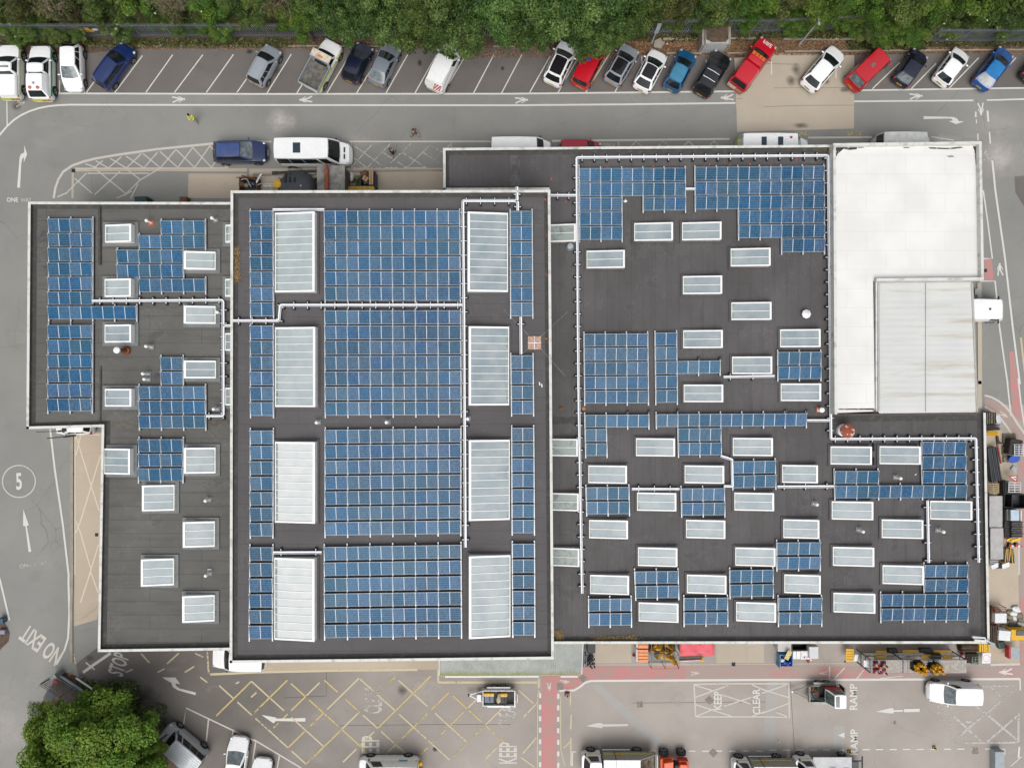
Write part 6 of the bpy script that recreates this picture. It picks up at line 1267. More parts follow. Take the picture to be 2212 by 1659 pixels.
for s in (1, -1): mb = MB(); mb.lathe([(.2, -.14), (.2, .14)], (.5, s * .45, .2), 0, 12, 'Y'); mb.lathe([(.2, -.14), (.2, .14)], (-.5, s * .45, .2), 0, 12, 'Y'); mb.box((0, s * .45, .2), (1.0, .28, .4)); mb.build('track', RUBBER, t)
mb = MB(); mb.prism([(-.75, -.6), (.45, -.6), (.5, .6), (-.75, .6)], .45, .82); mb.build('upper_body', STEELD, t, None, .05); mb = MB(); mb.prism([(-.78, -.62), (.5, -.62), (.5, -.54), (-.78, -.54)], .5, .9); mb.build('red_panel', REDS, t)
sh = Shell(.52, .2, -.7, -.74, .82, .82, 2.0, .58, .58, .56, .02, .04); mb = MB(); sh.body(mb); mb.build('cab', W_, t, 40)
mb = MB(); sh.patch(mb, 'F', .08, .92, .05, .93, 8, 4, 0, .012); mb.build('windscreen', M('green_glass', C(58, 82, 74), .08, 0, .2, 3, c2=C(92, 110, 104)), t, 60)
for sd in 'LR': mb = MB(); sh.patch(mb, sd, .06, .94, .12, .9, 6, 4, 0, .012); mb.build('side_window', _mats['green_glass'], t, 60)
mb = MB(); sh.patch(mb, 'T', .05, .4, .1, .9, 6, 4, 0, .012); mb.build('roof_window', M('grey_roof_glass', C(110, 112, 120), .2), t, 60)
mb = MB(); mb.tube([(.5, .1, .7), (1.0, .1, 1.35), (1.55, .12, 1.0)], [.07, .06, .05]); mb.tube([(1.55, .12, 1.0), (1.35, .12, .35)], [.05, .04]); mb.build('boom', STEELD, t); mb = MB(); mb.prism([(1.2, -.1), (1.55, -.12), (1.55, .34), (1.2, .34)], .05, .38); mb.build('bucket', STEELD, t, None, .03)
mb = MB(); mb.tube([(.55, .15, .8), (1.0, .17, 1.25)], .035); mb.build('hydraulic_ram', GALV, t)
for p, lb, m in [((760, 470), 'brown digging bucket lying at the front left of the digger trailer', BROWNW), ((770, 735), 'dark steel bucket lying at the front of the digger trailer', STEELD), ((870, 570), 'muddy breaker tool lying on the digger trailer', RUST)]:
    mb = MB(); mb.prism([(-.22, -.16), (.22, -.2), (.22, .2), (-.22, .16)], 0, .3, 0); mb.box((0, 0, .34), (.2, .14, .1)); o = mb.build('digger_bucket', m, None, None, .03); o.location = P(e2(*p), .6); o.location.z = .5; o.rotation_euler = (0, 0, p[0] * .01); tag(o, lb, 'bucket')
def carvan(t, L, W, Hh, k, sh, xx):
    mb = MB()
    for s in (.55, -.5): mb.box((xx(.985), s, 1.15), (.1, .16, .26))
    mb.build('tail_lamp', M('faded_red', C(196, 110, 96), .4), t, None, .02)
V('small_van', 'white small van with pale windscreen standing over the faded EXIT lettering', 'van', dd(2002, 1492), dd(2108, 1493), 1.76, 1.72, W_, 'smallvan', None, False, 'van', False, .62, carvan, wind=GLASSL, over=dict(xw0=.27, xw1=.44))
# ================================================================ TREES, HEDGES, UNDERGROWTH
def leafmat(name, cols, transl=.32):
    m, n, l, b = newmat(name); at = n.new('ShaderNodeAttribute'); at.attribute_name = 'tint'
    oi = n.new('ShaderNodeObjectInfo').outputs['Random']
    r = n.new('ShaderNodeValToRGB'); el = r.color_ramp.elements
    while len(el) < len(cols): el.new(.5)
    for i, c in enumerate(cols): el[i].position = i / (len(cols) - 1); el[i].color = (*c, 1)
    l.new(at.outputs['Fac'], r.inputs[0]); h = n.new('ShaderNodeHueSaturation'); l.new(r.outputs[0], h.inputs['Color'])
    l.new(math_(n, l, 'MULTIPLY_ADD', oi, .25, .88), h.inputs['Value']); l.new(math_(n, l, 'MULTIPLY_ADD', oi, .02, .49), h.inputs['Hue'])
    l.new(h.outputs[0], b.inputs['Base Color']); b.inputs['Roughness'].default_value = .55; b.inputs['Specular IOR Level'].default_value = .3
    t = n.new('ShaderNodeBsdfTranslucent'); l.new(h.outputs[0], t.inputs[0]); mx = n.new('ShaderNodeMixShader'); mx.inputs[0].default_value = transl
    l.new(b.outputs[0], mx.inputs[1]); l.new(t.outputs[0], mx.inputs[2]); l.new(mx.outputs[0], n['Material Output'].inputs[0]); return m
LEAF = dict(dark=leafmat('leaf_dark', [C(46, 70, 38), C(80, 112, 54), C(112, 142, 72), C(144, 168, 98)]), mid=leafmat('leaf_mid', [C(48, 68, 34), C(78, 102, 46), C(108, 132, 62), C(146, 154, 82)]),
            bright=leafmat('leaf_bright', [C(48, 74, 28), C(78, 112, 40), C(108, 140, 52), C(152, 164, 72)]), vivid=leafmat('leaf_vivid', [C(66, 100, 34), C(104, 146, 50), C(136, 170, 66), C(176, 192, 92)]), olive=leafmat('leaf_olive', [C(52, 58, 32), C(82, 90, 44), C(108, 114, 60), C(140, 138, 86)]))  # bottom-left trees have their own brighter, yellower leaf colour
FLOWER = M('cream_blossom', C(236, 234, 208), .8, 0, .05); TWIG = M('grey_twig', C(150, 138, 116), .9, 0, .2, 4, c2=C(104, 92, 74)); BARK = M('bark', C(96, 84, 70), .95, 0, .25, 6, bump=.5)
def leafmesh(name, seed, R, Rz, nclump, nleaf, leaf, mats, flowers=0, twigs=0, flat=False, ext=None):
    rg = np.random.default_rng(seed)
    d = rg.normal(size=(nclump, 3)); d[:, 2] = np.abs(d[:, 2]) * .9 - .25; d /= np.linalg.norm(d, axis=1)[:, None]
    rad = rg.uniform(.3, 1.0, nclump) ** .75; cen = d * rad[:, None] * np.array([R, R, Rz]); cr = rg.uniform(.15, .33, nclump) * R; ct = rg.uniform(0, 1, nclump)
    k = rg.integers(0, nclump, nleaf); u = rg.normal(size=(nleaf, 3)); u[:, 2] = u[:, 2] * .8 + .35; u /= np.linalg.norm(u, axis=1)[:, None]
    pos = cen[k] + u * (cr[k] * rg.uniform(.55, 1.08, nleaf))[:, None] * np.array([1, 1, .75])
    nrm = u * .7 + rg.normal(size=(nleaf, 3)) * .55 + np.array([0, 0, .45]); nrm /= np.linalg.norm(nrm, axis=1)[:, None]
    a = np.cross(nrm, rg.normal(size=(nleaf, 3))); a /= np.linalg.norm(a, axis=1)[:, None]; b = np.cross(nrm, a)
    s = leaf * rg.uniform(.55, 1.4, nleaf)
    L_, W2 = a * s[:, None], b * (s * .55)[:, None]
    v = np.stack([pos - L_, pos + W2 * .9 - L_ * .1, pos + L_, pos - W2 * .9 - L_ * .1], 1)
    tint = np.clip(ct[k] * .5 + rg.uniform(0, .5, nleaf) + .06 * np.sin(pos[:, 0] * 2.1), 0, 1); mi = np.zeros(nleaf, int)
    if flowers:
        hd = rg.integers(0, nleaf, flowers); fv = []
        for h in hd:
            p = pos[h] + np.array([0, 0, .08]); w = leaf * .8
            for q in range(3): ang = rg.uniform(0, 3); c_, s_ = np.cos(ang) * w, np.sin(ang) * w; pp = p + rg.normal(size=3) * .05; fv.append([pp + [-c_, -s_, 0], pp + [s_, -c_, .03], pp + [c_, s_, 0], pp + [-s_, c_, .02]])
        v = np.concatenate([v, np.array(fv)]); mi = np.concatenate([mi, np.ones(len(fv), int)]); tint = np.concatenate([tint, np.zeros(len(fv))])
    if twigs:
        tv = []
        for q in range(twigs):
            c_ = cen[rg.integers(0, nclump)] * rg.uniform(.7, 1.05); e = rg.normal(size=3); e[2] = abs(e[2]) * .5; e /= np.linalg.norm(e); p = c_ + np.array([0, 0, cr.mean() * .5])
            for seg_ in range(3):
                ln = rg.uniform(.25, .6); sd = np.cross(e, [0, 0, 1]); sd = sd / (np.linalg.norm(sd) + 1e-6) * .018; q2 = p + e * ln; tv.append([p - sd, p + sd, q2 + sd * .7, q2 - sd * .7]); p = q2; e = e + rg.normal(size=3) * .35; e /= np.linalg.norm(e)
        v = np.concatenate([v, np.array(tv)]); mi = np.concatenate([mi, np.full(len(tv), 2)]); tint = np.concatenate([tint, np.zeros(len(tv))])
    N = len(v); me = bpy.data.meshes.new(name); me.vertices.add(N * 4); me.vertices.foreach_set('co', v.reshape(-1)); me.loops.add(N * 4); me.loops.foreach_set('vertex_index', np.arange(N * 4))
    me.polygons.add(N); me.polygons.foreach_set('loop_start', np.arange(N) * 4); me.polygons.foreach_set('loop_total', np.full(N, 4)); me.polygons.foreach_set('material_index', mi)
    for m_ in mats: me.materials.append(m_)
    at = me.attributes.new('tint', 'FLOAT', 'FACE'); at.data.foreach_set('value', tint.astype(np.float32)); me.update(); me.validate(); return me
CROWN = {}
for kd, lf in (('dark', .13), ('mid', .12), ('bright', .11), ('vivid', .12), ('olive', .11)):
    for v_ in range(2): CROWN[kd, v_] = leafmesh('crown_' + kd, 10 + v_, 2.6, 2.3, 60 if kd == 'dark' else 44, 24000, lf * .72, [LEAF[kd], FLOWER, TWIG], 0, 60 if kd == 'olive' else 8)
CROWN['flower', 0] = leafmesh('crown_flower', 31, 2.6, 2.2, 34, 14000, .11, [LEAF['mid'], FLOWER, TWIG], 34, 6); CROWN['flower', 1] = leafmesh('crown_flower', 32, 2.6, 2.2, 34, 14000, .11, [LEAF['bright'], FLOWER, TWIG], 14, 20)
CROWN['dead', 0] = leafmesh('crown_dead', 41, 2.6, 2.0, 30, 7500, .1, [LEAF['olive'], FLOWER, TWIG], 0, 420); CROWN['dead', 1] = leafmesh('crown_dead', 42, 2.6, 2.0, 30, 8500, .1, [LEAF['olive'], FLOWER, TWIG], 0, 300)
TREES = 0
def tree(px, zc, Rpx, rz, kd, label, var=None, name='tree', group='trees and bushes along the north fence', cat='tree'):
    """crown centre at pixel px and height zc, radius in pixels, vertical half-height rz metres"""
    global TREES; TREES += 1; rr = random.Random(TREES * 7); c = P(px, zc); R = Rpx * .9 * (H - zc) / FPX; t = thing(name, label, cat, (c.x, c.y, 0), 0, group)
    o = bpy.data.objects.new('crown', CROWN[kd, TREES % 2 if var is None else var]); col.objects.link(o); o.parent = t; o.location = (0, 0, zc); o.rotation_euler = (0, 0, rr.uniform(0, 6.28)); o.scale = (R / 2.6 * rr.uniform(.95, 1.08), R / 2.6, rz / 2.3)
    mb = MB(); tr = .05 + R * .035; mb.tube([(0, 0, 0), (.08, .05, zc * .35), (-.05, .1, zc * .75), (0, 0, zc + rz * .3)], [tr * 1.4, tr, tr * .75, tr * .3], 0, 8)
    for i in range(5):
        a = i * 1.256 + rr.uniform(-.3, .3); mb.tube([(0, .05, zc * .5), (math.cos(a) * R * .35, math.sin(a) * R * .35, zc * .85), (math.cos(a) * R * .7, math.sin(a) * R * .7, zc + rz * .15)], [tr * .5, tr * .35, tr * .12], 0, 6)
    mb.build('trunk', BARK, t); return t
KN = dict(dark='dense dark green tree', mid='mid green bushy shrub', bright='bright yellow-green shrub', olive='olive shrub with bare twigs', flower='green shrub dotted with blossom', dead='half-dead shrub of grey twigs')
rowA = [(-40, -8, 66, 'flower'), (50, -12, 62, 'olive'), (130, -6, 62, 'dead'), (215, -10, 66, 'mid'), (300, -14, 64, 'flower'), (375, -8, 64, 'dead'), (455, -10, 66, 'flower'), (535, -12, 66, 'mid'), (610, -8, 62, 'dead'),
        (1390, -10, 70, 'mid'), (1470, -16, 66, 'olive'), (1545, -10, 66, 'mid'), (1625, -14, 66, 'bright'), (1700, -10, 66, 'olive'), (1775, -14, 70, 'bright'), (1860, -10, 70, 'bright'), (1945, -14, 70, 'mid'), (2030, -10, 72, 'bright'), (2115, -12, 70, 'flower'), (2200, -8, 72, 'mid')]
rowB = [(8, 42, 42, 'flower'), (60, 58, 34, 'mid'), (95, 20, 40, 'bright'), (110, 70, 26, 'mid'), (160, 25, 42, 'dead'), (215, 38, 36, 'olive'), (168, 76, 20, 'mid'), (262, 54, 42, 'flower'), (40, 80, 26, 'flower'), (128, 84, 22, 'mid'), (480, 66, 30, 'flower'), (385, 62, 20, 'mid'), (300, 18, 38, 'dead'), (345, 36, 34, 'mid'), (405, 28, 46, 'mid'), (452, 50, 34, 'bright'), (505, 30, 42, 'olive'), (560, 26, 44, 'dead'), (598, 40, 34, 'olive'),
        (1410, 34, 46, 'mid'), (1462, 46, 26, 'bright'), (1500, 30, 44, 'mid'), (1555, 46, 34, 'olive'), (1600, 30, 44, 'bright'), (1672, 22, 42, 'bright'), (1722, 44, 38, 'bright'), (1770, 26, 40, 'mid'), (1838, 34, 46, 'bright'), (1880, 62, 36, 'mid'), (1925, 48, 46, 'bright'), (1968, 70, 36, 'bright'), (1905, 85, 24, 'bright'), (2005, 44, 46, 'mid'), (2060, 40, 44, 'flower'), (2110, 30, 44, 'mid'), (2160, 42, 48, 'flower'), (2205, 36, 44, 'bright')]
cnt = {}
def place(lst, zc, rz, where):
    for (x, y, R, kd) in lst:
        k = (kd, where); cnt[k] = cnt.get(k, 0) + 1
        tree((x, y), zc * (.8 + R / 260), R, rz * R / 55, kd, '%s, %s of these from the west %s' % (KN[kd], ORD[cnt[k]], where), None, 'shrub', 'shrubs along the north fence', 'shrub')
place(rowA, 3.2, 2.0, 'at the top edge'); place(rowB, 1.5, 1.25, 'near the fence')
for px, zc, R, rz, kd, lb in [((655, 50), 3.0, 54, 2.0, 'bright', 'bright green round tree with a few blossoms leaning over the fence above the tipper pickup'), ((740, 26), 4.0, 70, 2.8, 'dark', 'dark tree behind the fence between two silver cars, nearest the bright green round tree'), ((690, -20), 4.5, 70, 2.6, 'mid', 'mid green tree at the top edge behind the bright round tree'),
                              ((838, 22), 5.0, 82, 3.0, 'dark', 'dark tree at the top edge left of the one overhanging the white chevron van'), ((902, 50), 5.0, 76, 3.0, 'mid', 'broad green tree hanging low over the bays left of the white chevron van'), ((980, 48), 5.2, 80, 3.2, 'dark', 'large dark tree covering the nose of the white chevron van'),
                              ((1062, 20), 5.2, 84, 3.2, 'dark', 'dark tree standing over three empty bays, near the top edge'), ((1130, 45), 5.0, 72, 3.0, 'dark', 'dark tree standing over the empty bays left of the white crossover'), ((1200, 38), 5.2, 84, 3.2, 'dark', 'large dark tree shading the white crossover'),
                              ((1272, 78), 4.6, 58, 2.6, 'dark', 'dark tree whose branches hang over the red fire van'), ((1300, 10), 5.0, 80, 3.0, 'dark', 'dark tree at the top edge behind the red fire van'), ((1350, 45), 4.0, 56, 2.4, 'mid', 'mid green tree beside the leaning lamp post'), ((820, -30), 5.5, 80, 3.0, 'dark', 'dark tree mostly outside the top edge above the silver hatchback')]:
    tree(px, zc, R, rz, kd, lb)
for px, zc, R, rz, kd, lb in [((155, 1612), 4.5, 106, 3.4, 'vivid', 'big bright green tree in the bottom-left corner, its western crown'), ((245, 1604), 4.6, 104, 3.4, 'vivid', 'big bright green tree beside the white barrier rail in the bottom-left'), ((190, 1690), 4.4, 130, 3.2, 'vivid', 'bright green tree cut by the bottom edge at the far left'),
                              ((292, 1668), 4.2, 78, 2.8, 'vivid', 'green tree cut by the bottom edge next to the silver people carrier'), ((332, 1614), 3.0, 30, 1.6, 'vivid', 'small green tree overhanging the silver people carrier'), ((112, 1552), 3.0, 40, 1.8, 'vivid', 'low bright branch clump beside the slatted gate'), ((205, 1540), 3.2, 54, 2.0, 'vivid', 'bright bushy tree over the slatted gate')]:
    tree(px, zc, R, rz, kd, lb, None, 'tree', 'trees in the bottom-left corner')
# ivy and ground cover: one mass
def cover(name, label, polys_, n, leaf, mat, zlo, zhi, seed):
    rg = np.random.default_rng(seed); V = []
    for (x0, y0, x1, y1), m in polys_:
        k = int(n * m); x = rg.uniform(x0, x1, k); y = rg.uniform(y0, y1, k); h = .5 + .5 * np.sin(x * .07 + 2 * np.sin(x * .023)) * np.cos(y * .11); z = zlo + (zhi - zlo) * h * rg.uniform(.3, 1, k)
        V += [P((a, b), c) for a, b, c in zip(x, y, z)]
    pos = np.array([tuple(v) for v in V]); N = len(pos); nrm = rg.normal(size=(N, 3)) * .5 + [0, 0, 1]; nrm /= np.linalg.norm(nrm, axis=1)[:, None]; a = np.cross(nrm, rg.normal(size=(N, 3))); a /= np.linalg.norm(a, axis=1)[:, None]; b = np.cross(nrm, a); s = leaf * rg.uniform(.5, 1.4, N)
    A, B = a * s[:, None], b * (s * .5)[:, None]; v = np.stack([pos - A, pos + B, pos + A, pos - B], 1); me = bpy.data.meshes.new(name); me.from_pydata(v.reshape(-1, 3).tolist(), [], (np.arange(N * 4).reshape(-1, 4)).tolist()); me.materials.append(mat)
    at = me.attributes.new('tint', 'FLOAT', 'FACE'); at.data.foreach_set('value', rg.uniform(0, 1, N).astype(np.float32)); o = bpy.data.objects.new(name, me); col.objects.link(o); tag(o, label, 'ground cover', None, 'stuff'); return o
cover('ground_cover', 'ivy and bramble growing in a mass below the shrubs behind the fence', [((-60, -60, 2280, 66), 1)], 42000, .13, LEAF['mid'], .1, 1.0, 1)
cover('ground_cover', 'low weeds growing along the foot of the fence', [((-60, 84, 640, 100), .35), ((160, 90, 620, 102), .1), ((1330, 74, 1640, 90), .12), ((1640, 60, 2000, 84), .25), ((1830, 84, 2000, 108), .2), ((1900, 80, 2280, 100), .25)], 9000, .1, LEAF['olive'], .04, .4, 2)
cover('ground_cover', 'nettles and ivy below the bottom-left trees', [((60, 1520, 360, 1660), .6), ((170, 1470, 300, 1560), .25)], 8000, .12, LEAF['mid'], .1, .5, 3)
cover('leaf_litter', 'brown fallen leaves scattered over the verge and the edge of the bays', [((1000, 100, 1340, 125), .4), ((1330, 84, 1600, 122), .9), ((1600, 82, 1860, 120), .7), ((1860, 104, 2220, 116), .4), ((300, 86, 1000, 108), .6)], 9000, .05, leafmat('fallen_leaf', [C(84, 58, 40), C(130, 92, 62), C(166, 124, 84), C(190, 160, 120)], 0), .02, .05, 4)
# ================================================================ FENCE, POSTS, CABINET
FENCEM = M('fence_galvanised', C(150, 158, 162), .6, .3, .15, 3)
def fence(label, pts, h=2.3, pitch=.17, lean=0):
    W = [P(p) for p in pts]; c = W[0]; t = thing('palisade_fence', label, 'fence', (c.x, c.y, 0))
    pm, rm = MB(), MB()
    for a, b in zip(W, W[1:]):
        a, b = a - c, b - c; L_ = (b - a).length; d = (b - a).normalized(); ang = math.atan2(d.y, d.x)
        for i in range(int(L_ / pitch)):
            p = a + d * (i * pitch); pm.box((p.x, p.y, h / 2 + .04), (.058, .02, h), 0, ang)
            pm.add([(p.x - d.x * .035, p.y - d.y * .035, h + .04), (p.x + d.x * .035, p.y + d.y * .035, h + .04), (p.x, p.y, h + .16)], [(0, 1, 2)])
        for z in (.35, h - .3): m_ = (a + b) / 2; rm.box((m_.x, m_.y + .04, z), (L_, .05, .06), 0, ang)
        for i in range(int(L_ / 2.75) + 1):
            p = a + d * (i * 2.75); mb = MB(); mb.box((p.x, p.y + .09, h / 2), (.1, .06, h), 0, ang); mb.build('fence_post', FENCEM, t)
    pm.build('pales', FENCEM, t); rm.build('rails', FENCEM, t); return t
fence('long grey palisade fence along the north side, west of the lamp post with a plate', [dd(-40, 82), dd(1335, 82)])
fence('grey palisade fence half buried in hedge, between the two lamp posts', [dd(1345, 74), dd(1650, 72), dd(1900, 62), dd(1990, 62)])
fence('grey palisade fence behind the last parked cars at the east end', [dd(2000, 93), dd(2260, 93)])
def sign_on(name, label, cat, p0, p1, z, hh, mat, lines=None):
    a, b = P(p0, z), P(p1, z); L_ = (b - a).length; c = (a + b) / 2; mb = MB(); mb.box((0, 0, 0), (L_, .015, hh))
    if lines: 
        for i in range(lines): mb.box((0, -.011, hh * (.3 - .6 * i / max(lines - 1, 1))), (L_ * .78, .008, hh * .1), 1)
    o = mb.build(name, [mat, BLACK if mat is YEL else BLUES]); o.location = (c.x, c.y - .04, z); return tag(o, label, cat)
sign_on('warning_sign', 'yellow warning sign on the north fence', 'sign', t00(690, 262), t00(798, 264), 1.3, .42, YEL, 3); sign_on('warning_sign', 'long white sign on the north fence beside the yellow one', 'sign', t00(795, 254), t00(888, 254), 1.55, .32, WHITES, 2); sign_on('warning_sign', 'small cream sign above the yellow one on the north fence', 'sign', t00(722, 243), t00(760, 243), 1.85, .24, CARDB, 1)
def post(name, label, cat, base, top_h, r, mat, extra=None):
    c = P(base); t = thing(name, label, cat, (c.x, c.y, 0)); mb = MB(); mb.lathe([(r * 1.6, 0), (r * 1.6, .35), (r, .4), (r * .8, top_h)], (0, 0, 0), 0, 10); mb.build('column', mat, t, 40)
    if extra: extra(t)
    return t
def plate(t): mb = MB(); mb.box((.0, -.06, 2.6), (.32, .03, 1.6)); mb.build('plate', GREYS, t)
post('lamp_post', 'short grey post with a tall plate beside a broken slab on the verge', 'post', t20(1232, 372), 3.0, .05, GREYS, plate)
def lamphead(t): mb = MB(); mb.box((-.0, -.1, 3.95), (.14, .5, .1)); mb.build('lamp_head', GREYS, t, None, .02)
post('lamp_post', 'tall slim grey lamp post above the pale concrete patch', 'lamp post', t30(315, 378), 4.0, .075, GREYS, lamphead); post('lamp_post', 'slim pale pole among the shrubs at the far west', 'post', t00(212, 302), 1.9, .04, GALV)
c = P(v1(1500, 860)); t = thing('utility_cabinet', 'graffitied concrete bin store with leaf-covered top on the north verge', 'cabinet', (c.x, c.y, 0)); a, b = P(v1(1230, 860)) - c, P(v1(1790, 860)) - c
STORE = M('pale_render', C(176, 176, 172), .85, 0, .12, 2, c2=C(206, 188, 196), lo=.5, hi=.7)
x0, x1 = a.x, b.x; hz = 1.75; dp = 1.5
mb = MB(); mb.box(((x0 + x1) / 2, dp / 2, hz / 2), (x1 - x0, dp, hz)); mb.build('walls', STORE, t)
mb = MB(); mb.prism([(x0 + .08, .35), (x1 - .08, .35), (x1 - .25, .12), (x0 + .5, .1)], hz, hz + .05); mb.prism([(x0 + .03, dp), (x1 - .03, dp), (x1 - .05, .32), (x0 + .05, .32)], hz, hz + .07); mb.build('leafy_top', DIRT, t)
mb = MB()
for i in (0, 1): w_2 = (x1 - x0 - .5) / 2; mb.box((x0 + .25 + w_2 * (i + .5), -.012, .8), (w_2 - .05, .02, 1.5))
mb.build('door', M('grey_door', C(186, 188, 190), .6, .1, .1, 3, c2=C(204, 170, 186), lo=.6, hi=.7), t)
for sx in (x0 - .14, x1 + .14): mb = MB(); mb.box((sx, dp / 2, hz / 2 - .1), (.2, dp, hz - .2)); mb.build('side_wall', CONC, t)
mb = MB(); mb.prism([(-.5, -.3), (.1, -.45), (.5, .1), (.25, .2), (.1, .5), (-.45, .2)], .05, .2); o = mb.build('stone_slab', CONC); o.location = P(v1(205, 640)); tag(o, 'broken grey slab lying on the verge beside the plated post', 'slab')
def cone(px, label, z=0, s=1.0, lying=None, cols=(REDS, WHITES), base=True, cat='traffic cone', group='red and white traffic cones'):
    c = P(px, z); t = thing('traffic_cone', label, cat, (c.x, c.y, z), 0, group); Mx = lying
    mb = MB(); mb.lathe([(.17 * s, .04 * s), (.125 * s, .28 * s), (.085 * s, .48 * s), (.03 * s, .72 * s), (.01, .73 * s)], (0, 0, 0), 0, 12); a = mb.build('cone_body', cols[0], t, 40)
    mb = MB(); mb.lathe([(.132 * s, .28 * s), (.092 * s, .48 * s)], (0, 0, 0), 0, 12); b = mb.build('reflective_sleeve', cols[1], t, 40)
    if base: mb = MB(); mb.box((0, 0, .02 * s), (.42 * s, .42 * s, .04 * s)); mb.build('cone_base', BLACK, t, None, .01)
    if lying: t.rotation_euler = lying
    return t
cone(v1(398, 650), 'red and white cone standing in leaf litter near the broken slab', 0, .75)
cone(t23(500, 1030), 'single red and white cone at the corner of the red path', 0, 1.05)
# ---- bottom-left gate, rail and box
G1 = [P(g1(760, 330)), P(g1(1330, 690)), P(g1(2020, 1150))]; fence('slatted steel security gate beside the bottom-left tree, with a red tag', [g1(760, 330), g1(1330, 690), g1(2020, 1150)], 2.15, .15)
c = P(g1(905, 270)); t = thing('gate_motor', 'grey gate motor cabinet at the end of the slatted gate', 'cabinet', (c.x, c.y, 0), R_(35)); mb = MB(); mb.box((0, 0, .55), (.5, .36, 1.1)); mb.build('housing', M('grey_green_box', C(140, 152, 148), .5), t, None, .03); mb = MB(); mb.box((0, 0, 1.12), (.54, .4, .05)); mb.build('lid', M('grey_green_lid', C(164, 176, 172), .5), t, None, .01)
def rail(name, label, cat, p0, p1, z, r, mat, posts=5):
    a, b = P(p0, z), P(p1, z); t = thing(name, label, cat, (a.x, a.y, 0)); mb = MB(); d = b - a; mb.tube([(0, 0, z), (d.x, d.y, z)], r, 0, 8); mb.build('rail', mat, t, 60)
    for i in range(posts): q = d * ((i + .3) / posts); mb = MB(); mb.tube([(q.x, q.y, 0), (q.x, q.y, z)], r * .6, 0, 6); mb.build('post', STEELD, t)
    return t
rail('barrier_rail', 'long white barrier rail running down towards the silver people carrier', 'barrier', g1(1345, 430), t03(1188, 1270), .55, .075, WHITES); rail('guide_rail', 'grey guide rail lying along the foot of the slatted gate', 'rail', g1(860, 360), t03(830, 1095), .3, .11, GREYS, 6)
load('sign_board', 'dark back of a sign panel hanging on the slatted gate', 'sign', g1, (400, 820), (690, 1120), 1.2, 1.25, M('dark_teal_panel', C(62, 76, 78), .5), -.5)
load('red_tag', 'small red tag fixed to the slatted gate', 'tag', g1, (620, 500), (760, 580), 1.25, 1.3, REDS, -.6); 
mb = MB(); mb.tube([(0, 0, .05), (.5, .5, .08)], .06, 0, 8); mb.blob((.55, .55, .09), (.12, .12, .09), 0, 8, 5, 3, .2); o = mb.build('plastic_bottle', M('litter_amber', C(216, 150, 60), .5)); o.location = P(g1(1120, 370)); o.scale = (.5, .5, .6); tag(o, 'amber litter lying beside the gate motor cabinet', 'litter')
load('utility_box', 'small teal box on the planted corner at the west edge', 'box', t03, (-25, 400), (22, 440), .05, .6, M('teal_box', C(50, 96, 116), .5)); load('bench_block', 'grey-lilac block on the planted corner at the west edge', 'block', t03, (-15, 495), (38, 530), .05, .4, M('lilac_grey', C(150, 150, 170), .6))
for p0, p1, h, lb in [(t02(310, 437), t02(500, 431), 2.4, 'thin dark arm on the wall below the west wing corner'), (t02(405, 491), t02(545, 479), 1.6, 'thick dark barrier arm below the west wing corner')]:
    a, b = P(p0, h), P(p1, h); t = thing('parking_barrier', lb, 'barrier', (b.x, b.y, 0)); mb = MB(); mb.tube([(0, 0, h), (a.x - b.x, a.y - b.y, h)], .045 if h < 2 else .03, 0, 6); mb.build('arm', STEELD, t); mb = MB(); mb.box((0, 0, h / 2), (.14, .14, h)); mb.build('column', STEELD, t, None, .01)
V('hatchback_car', 'white vehicle almost hidden below the west wing corner', 'car', t02(480, 372), t02(810, 369), 1.75, 1.5, W_)
load('wheelie_bin', 'dark green bin lid by the north wall of the west wing', 'bin', t01, (1150, 52), (1255, 110), 0, 1.1, DGREEN, .05, .04); load('crate', 'dark brown crate end by the north wall of the west wing', 'crate', t01, (1538, 55), (1600, 110), 0, .7, BROWNW)
# ================================================================ NORTH YARD CLUTTER (between the central block and the road)
def skip(label, f, p0, p1, h, mat, inner, name='open_bin'):
    a, b = P(f(*p0), h), P(f(*p1), h); c = (a + b) / 2; lx, ly = abs(a.x - b.x), abs(a.y - b.y); t = thing(name, label, 'bin', (c.x, c.y, 0)); mb = MB(); mb.box((0, 0, .08), (lx, ly, .1), 1)
    for s in (1, -1): mb.box((0, s * (ly / 2 - .02), h / 2), (lx, .05, h)); mb.box((s * (lx / 2 - .02), 0, h / 2), (.05, ly - .1, h))
    mb.build('walls', [mat, inner], t); mb = MB(); pts = [(-lx / 2, -ly / 2, h), (lx / 2, -ly / 2, h), (lx / 2, ly / 2, h), (-lx / 2, ly / 2, h), (-lx / 2, -ly / 2, h)]; mb.tube(pts, .03, 0, 6); mb.build('rim', mat, t); return t
skip('rust-brown scrap bin heaped with pipes and metal', u1, (105, 170), (350, 420), 1.0, BROWNW, STEELD); sb = u1
for i, (p0, p1, r, m, lb) in enumerate([((140, 150), (365, 215), .06, RUST, 'thick rusty pipe across the scrap bin'), ((60, 175), (250, 200), .035, BROWNW, 'brown bar sticking out of the west side of the scrap bin'), ((205, 190), (270, 310), .05, GREYS, 'pale bent pipe in the scrap bin'), ((345, 250), (415, 125), .07, WHITES, 'white plastic channel leaning out of the scrap bin'), ((350, 285), (440, 260), .03, GREYS, 'thin pale rod at the east end of the scrap bin'), ((130, 210), (215, 195), .05, GREYS, 'short pale pipe at the west end of the scrap bin')]):
    a, b = P(u1(*p0), 1.1 + .03 * i), P(u1(*p1), 1.15 + .03 * i); mb = MB(); m_ = a; mb.tube([(0, 0, 0), (b - a) * .5 + Vector((0, .03, .03)), b - a], r, 0, 8); o = mb.build('scrap_pipe', m, None, 60); o.location = a; tag(o, lb, 'scrap')
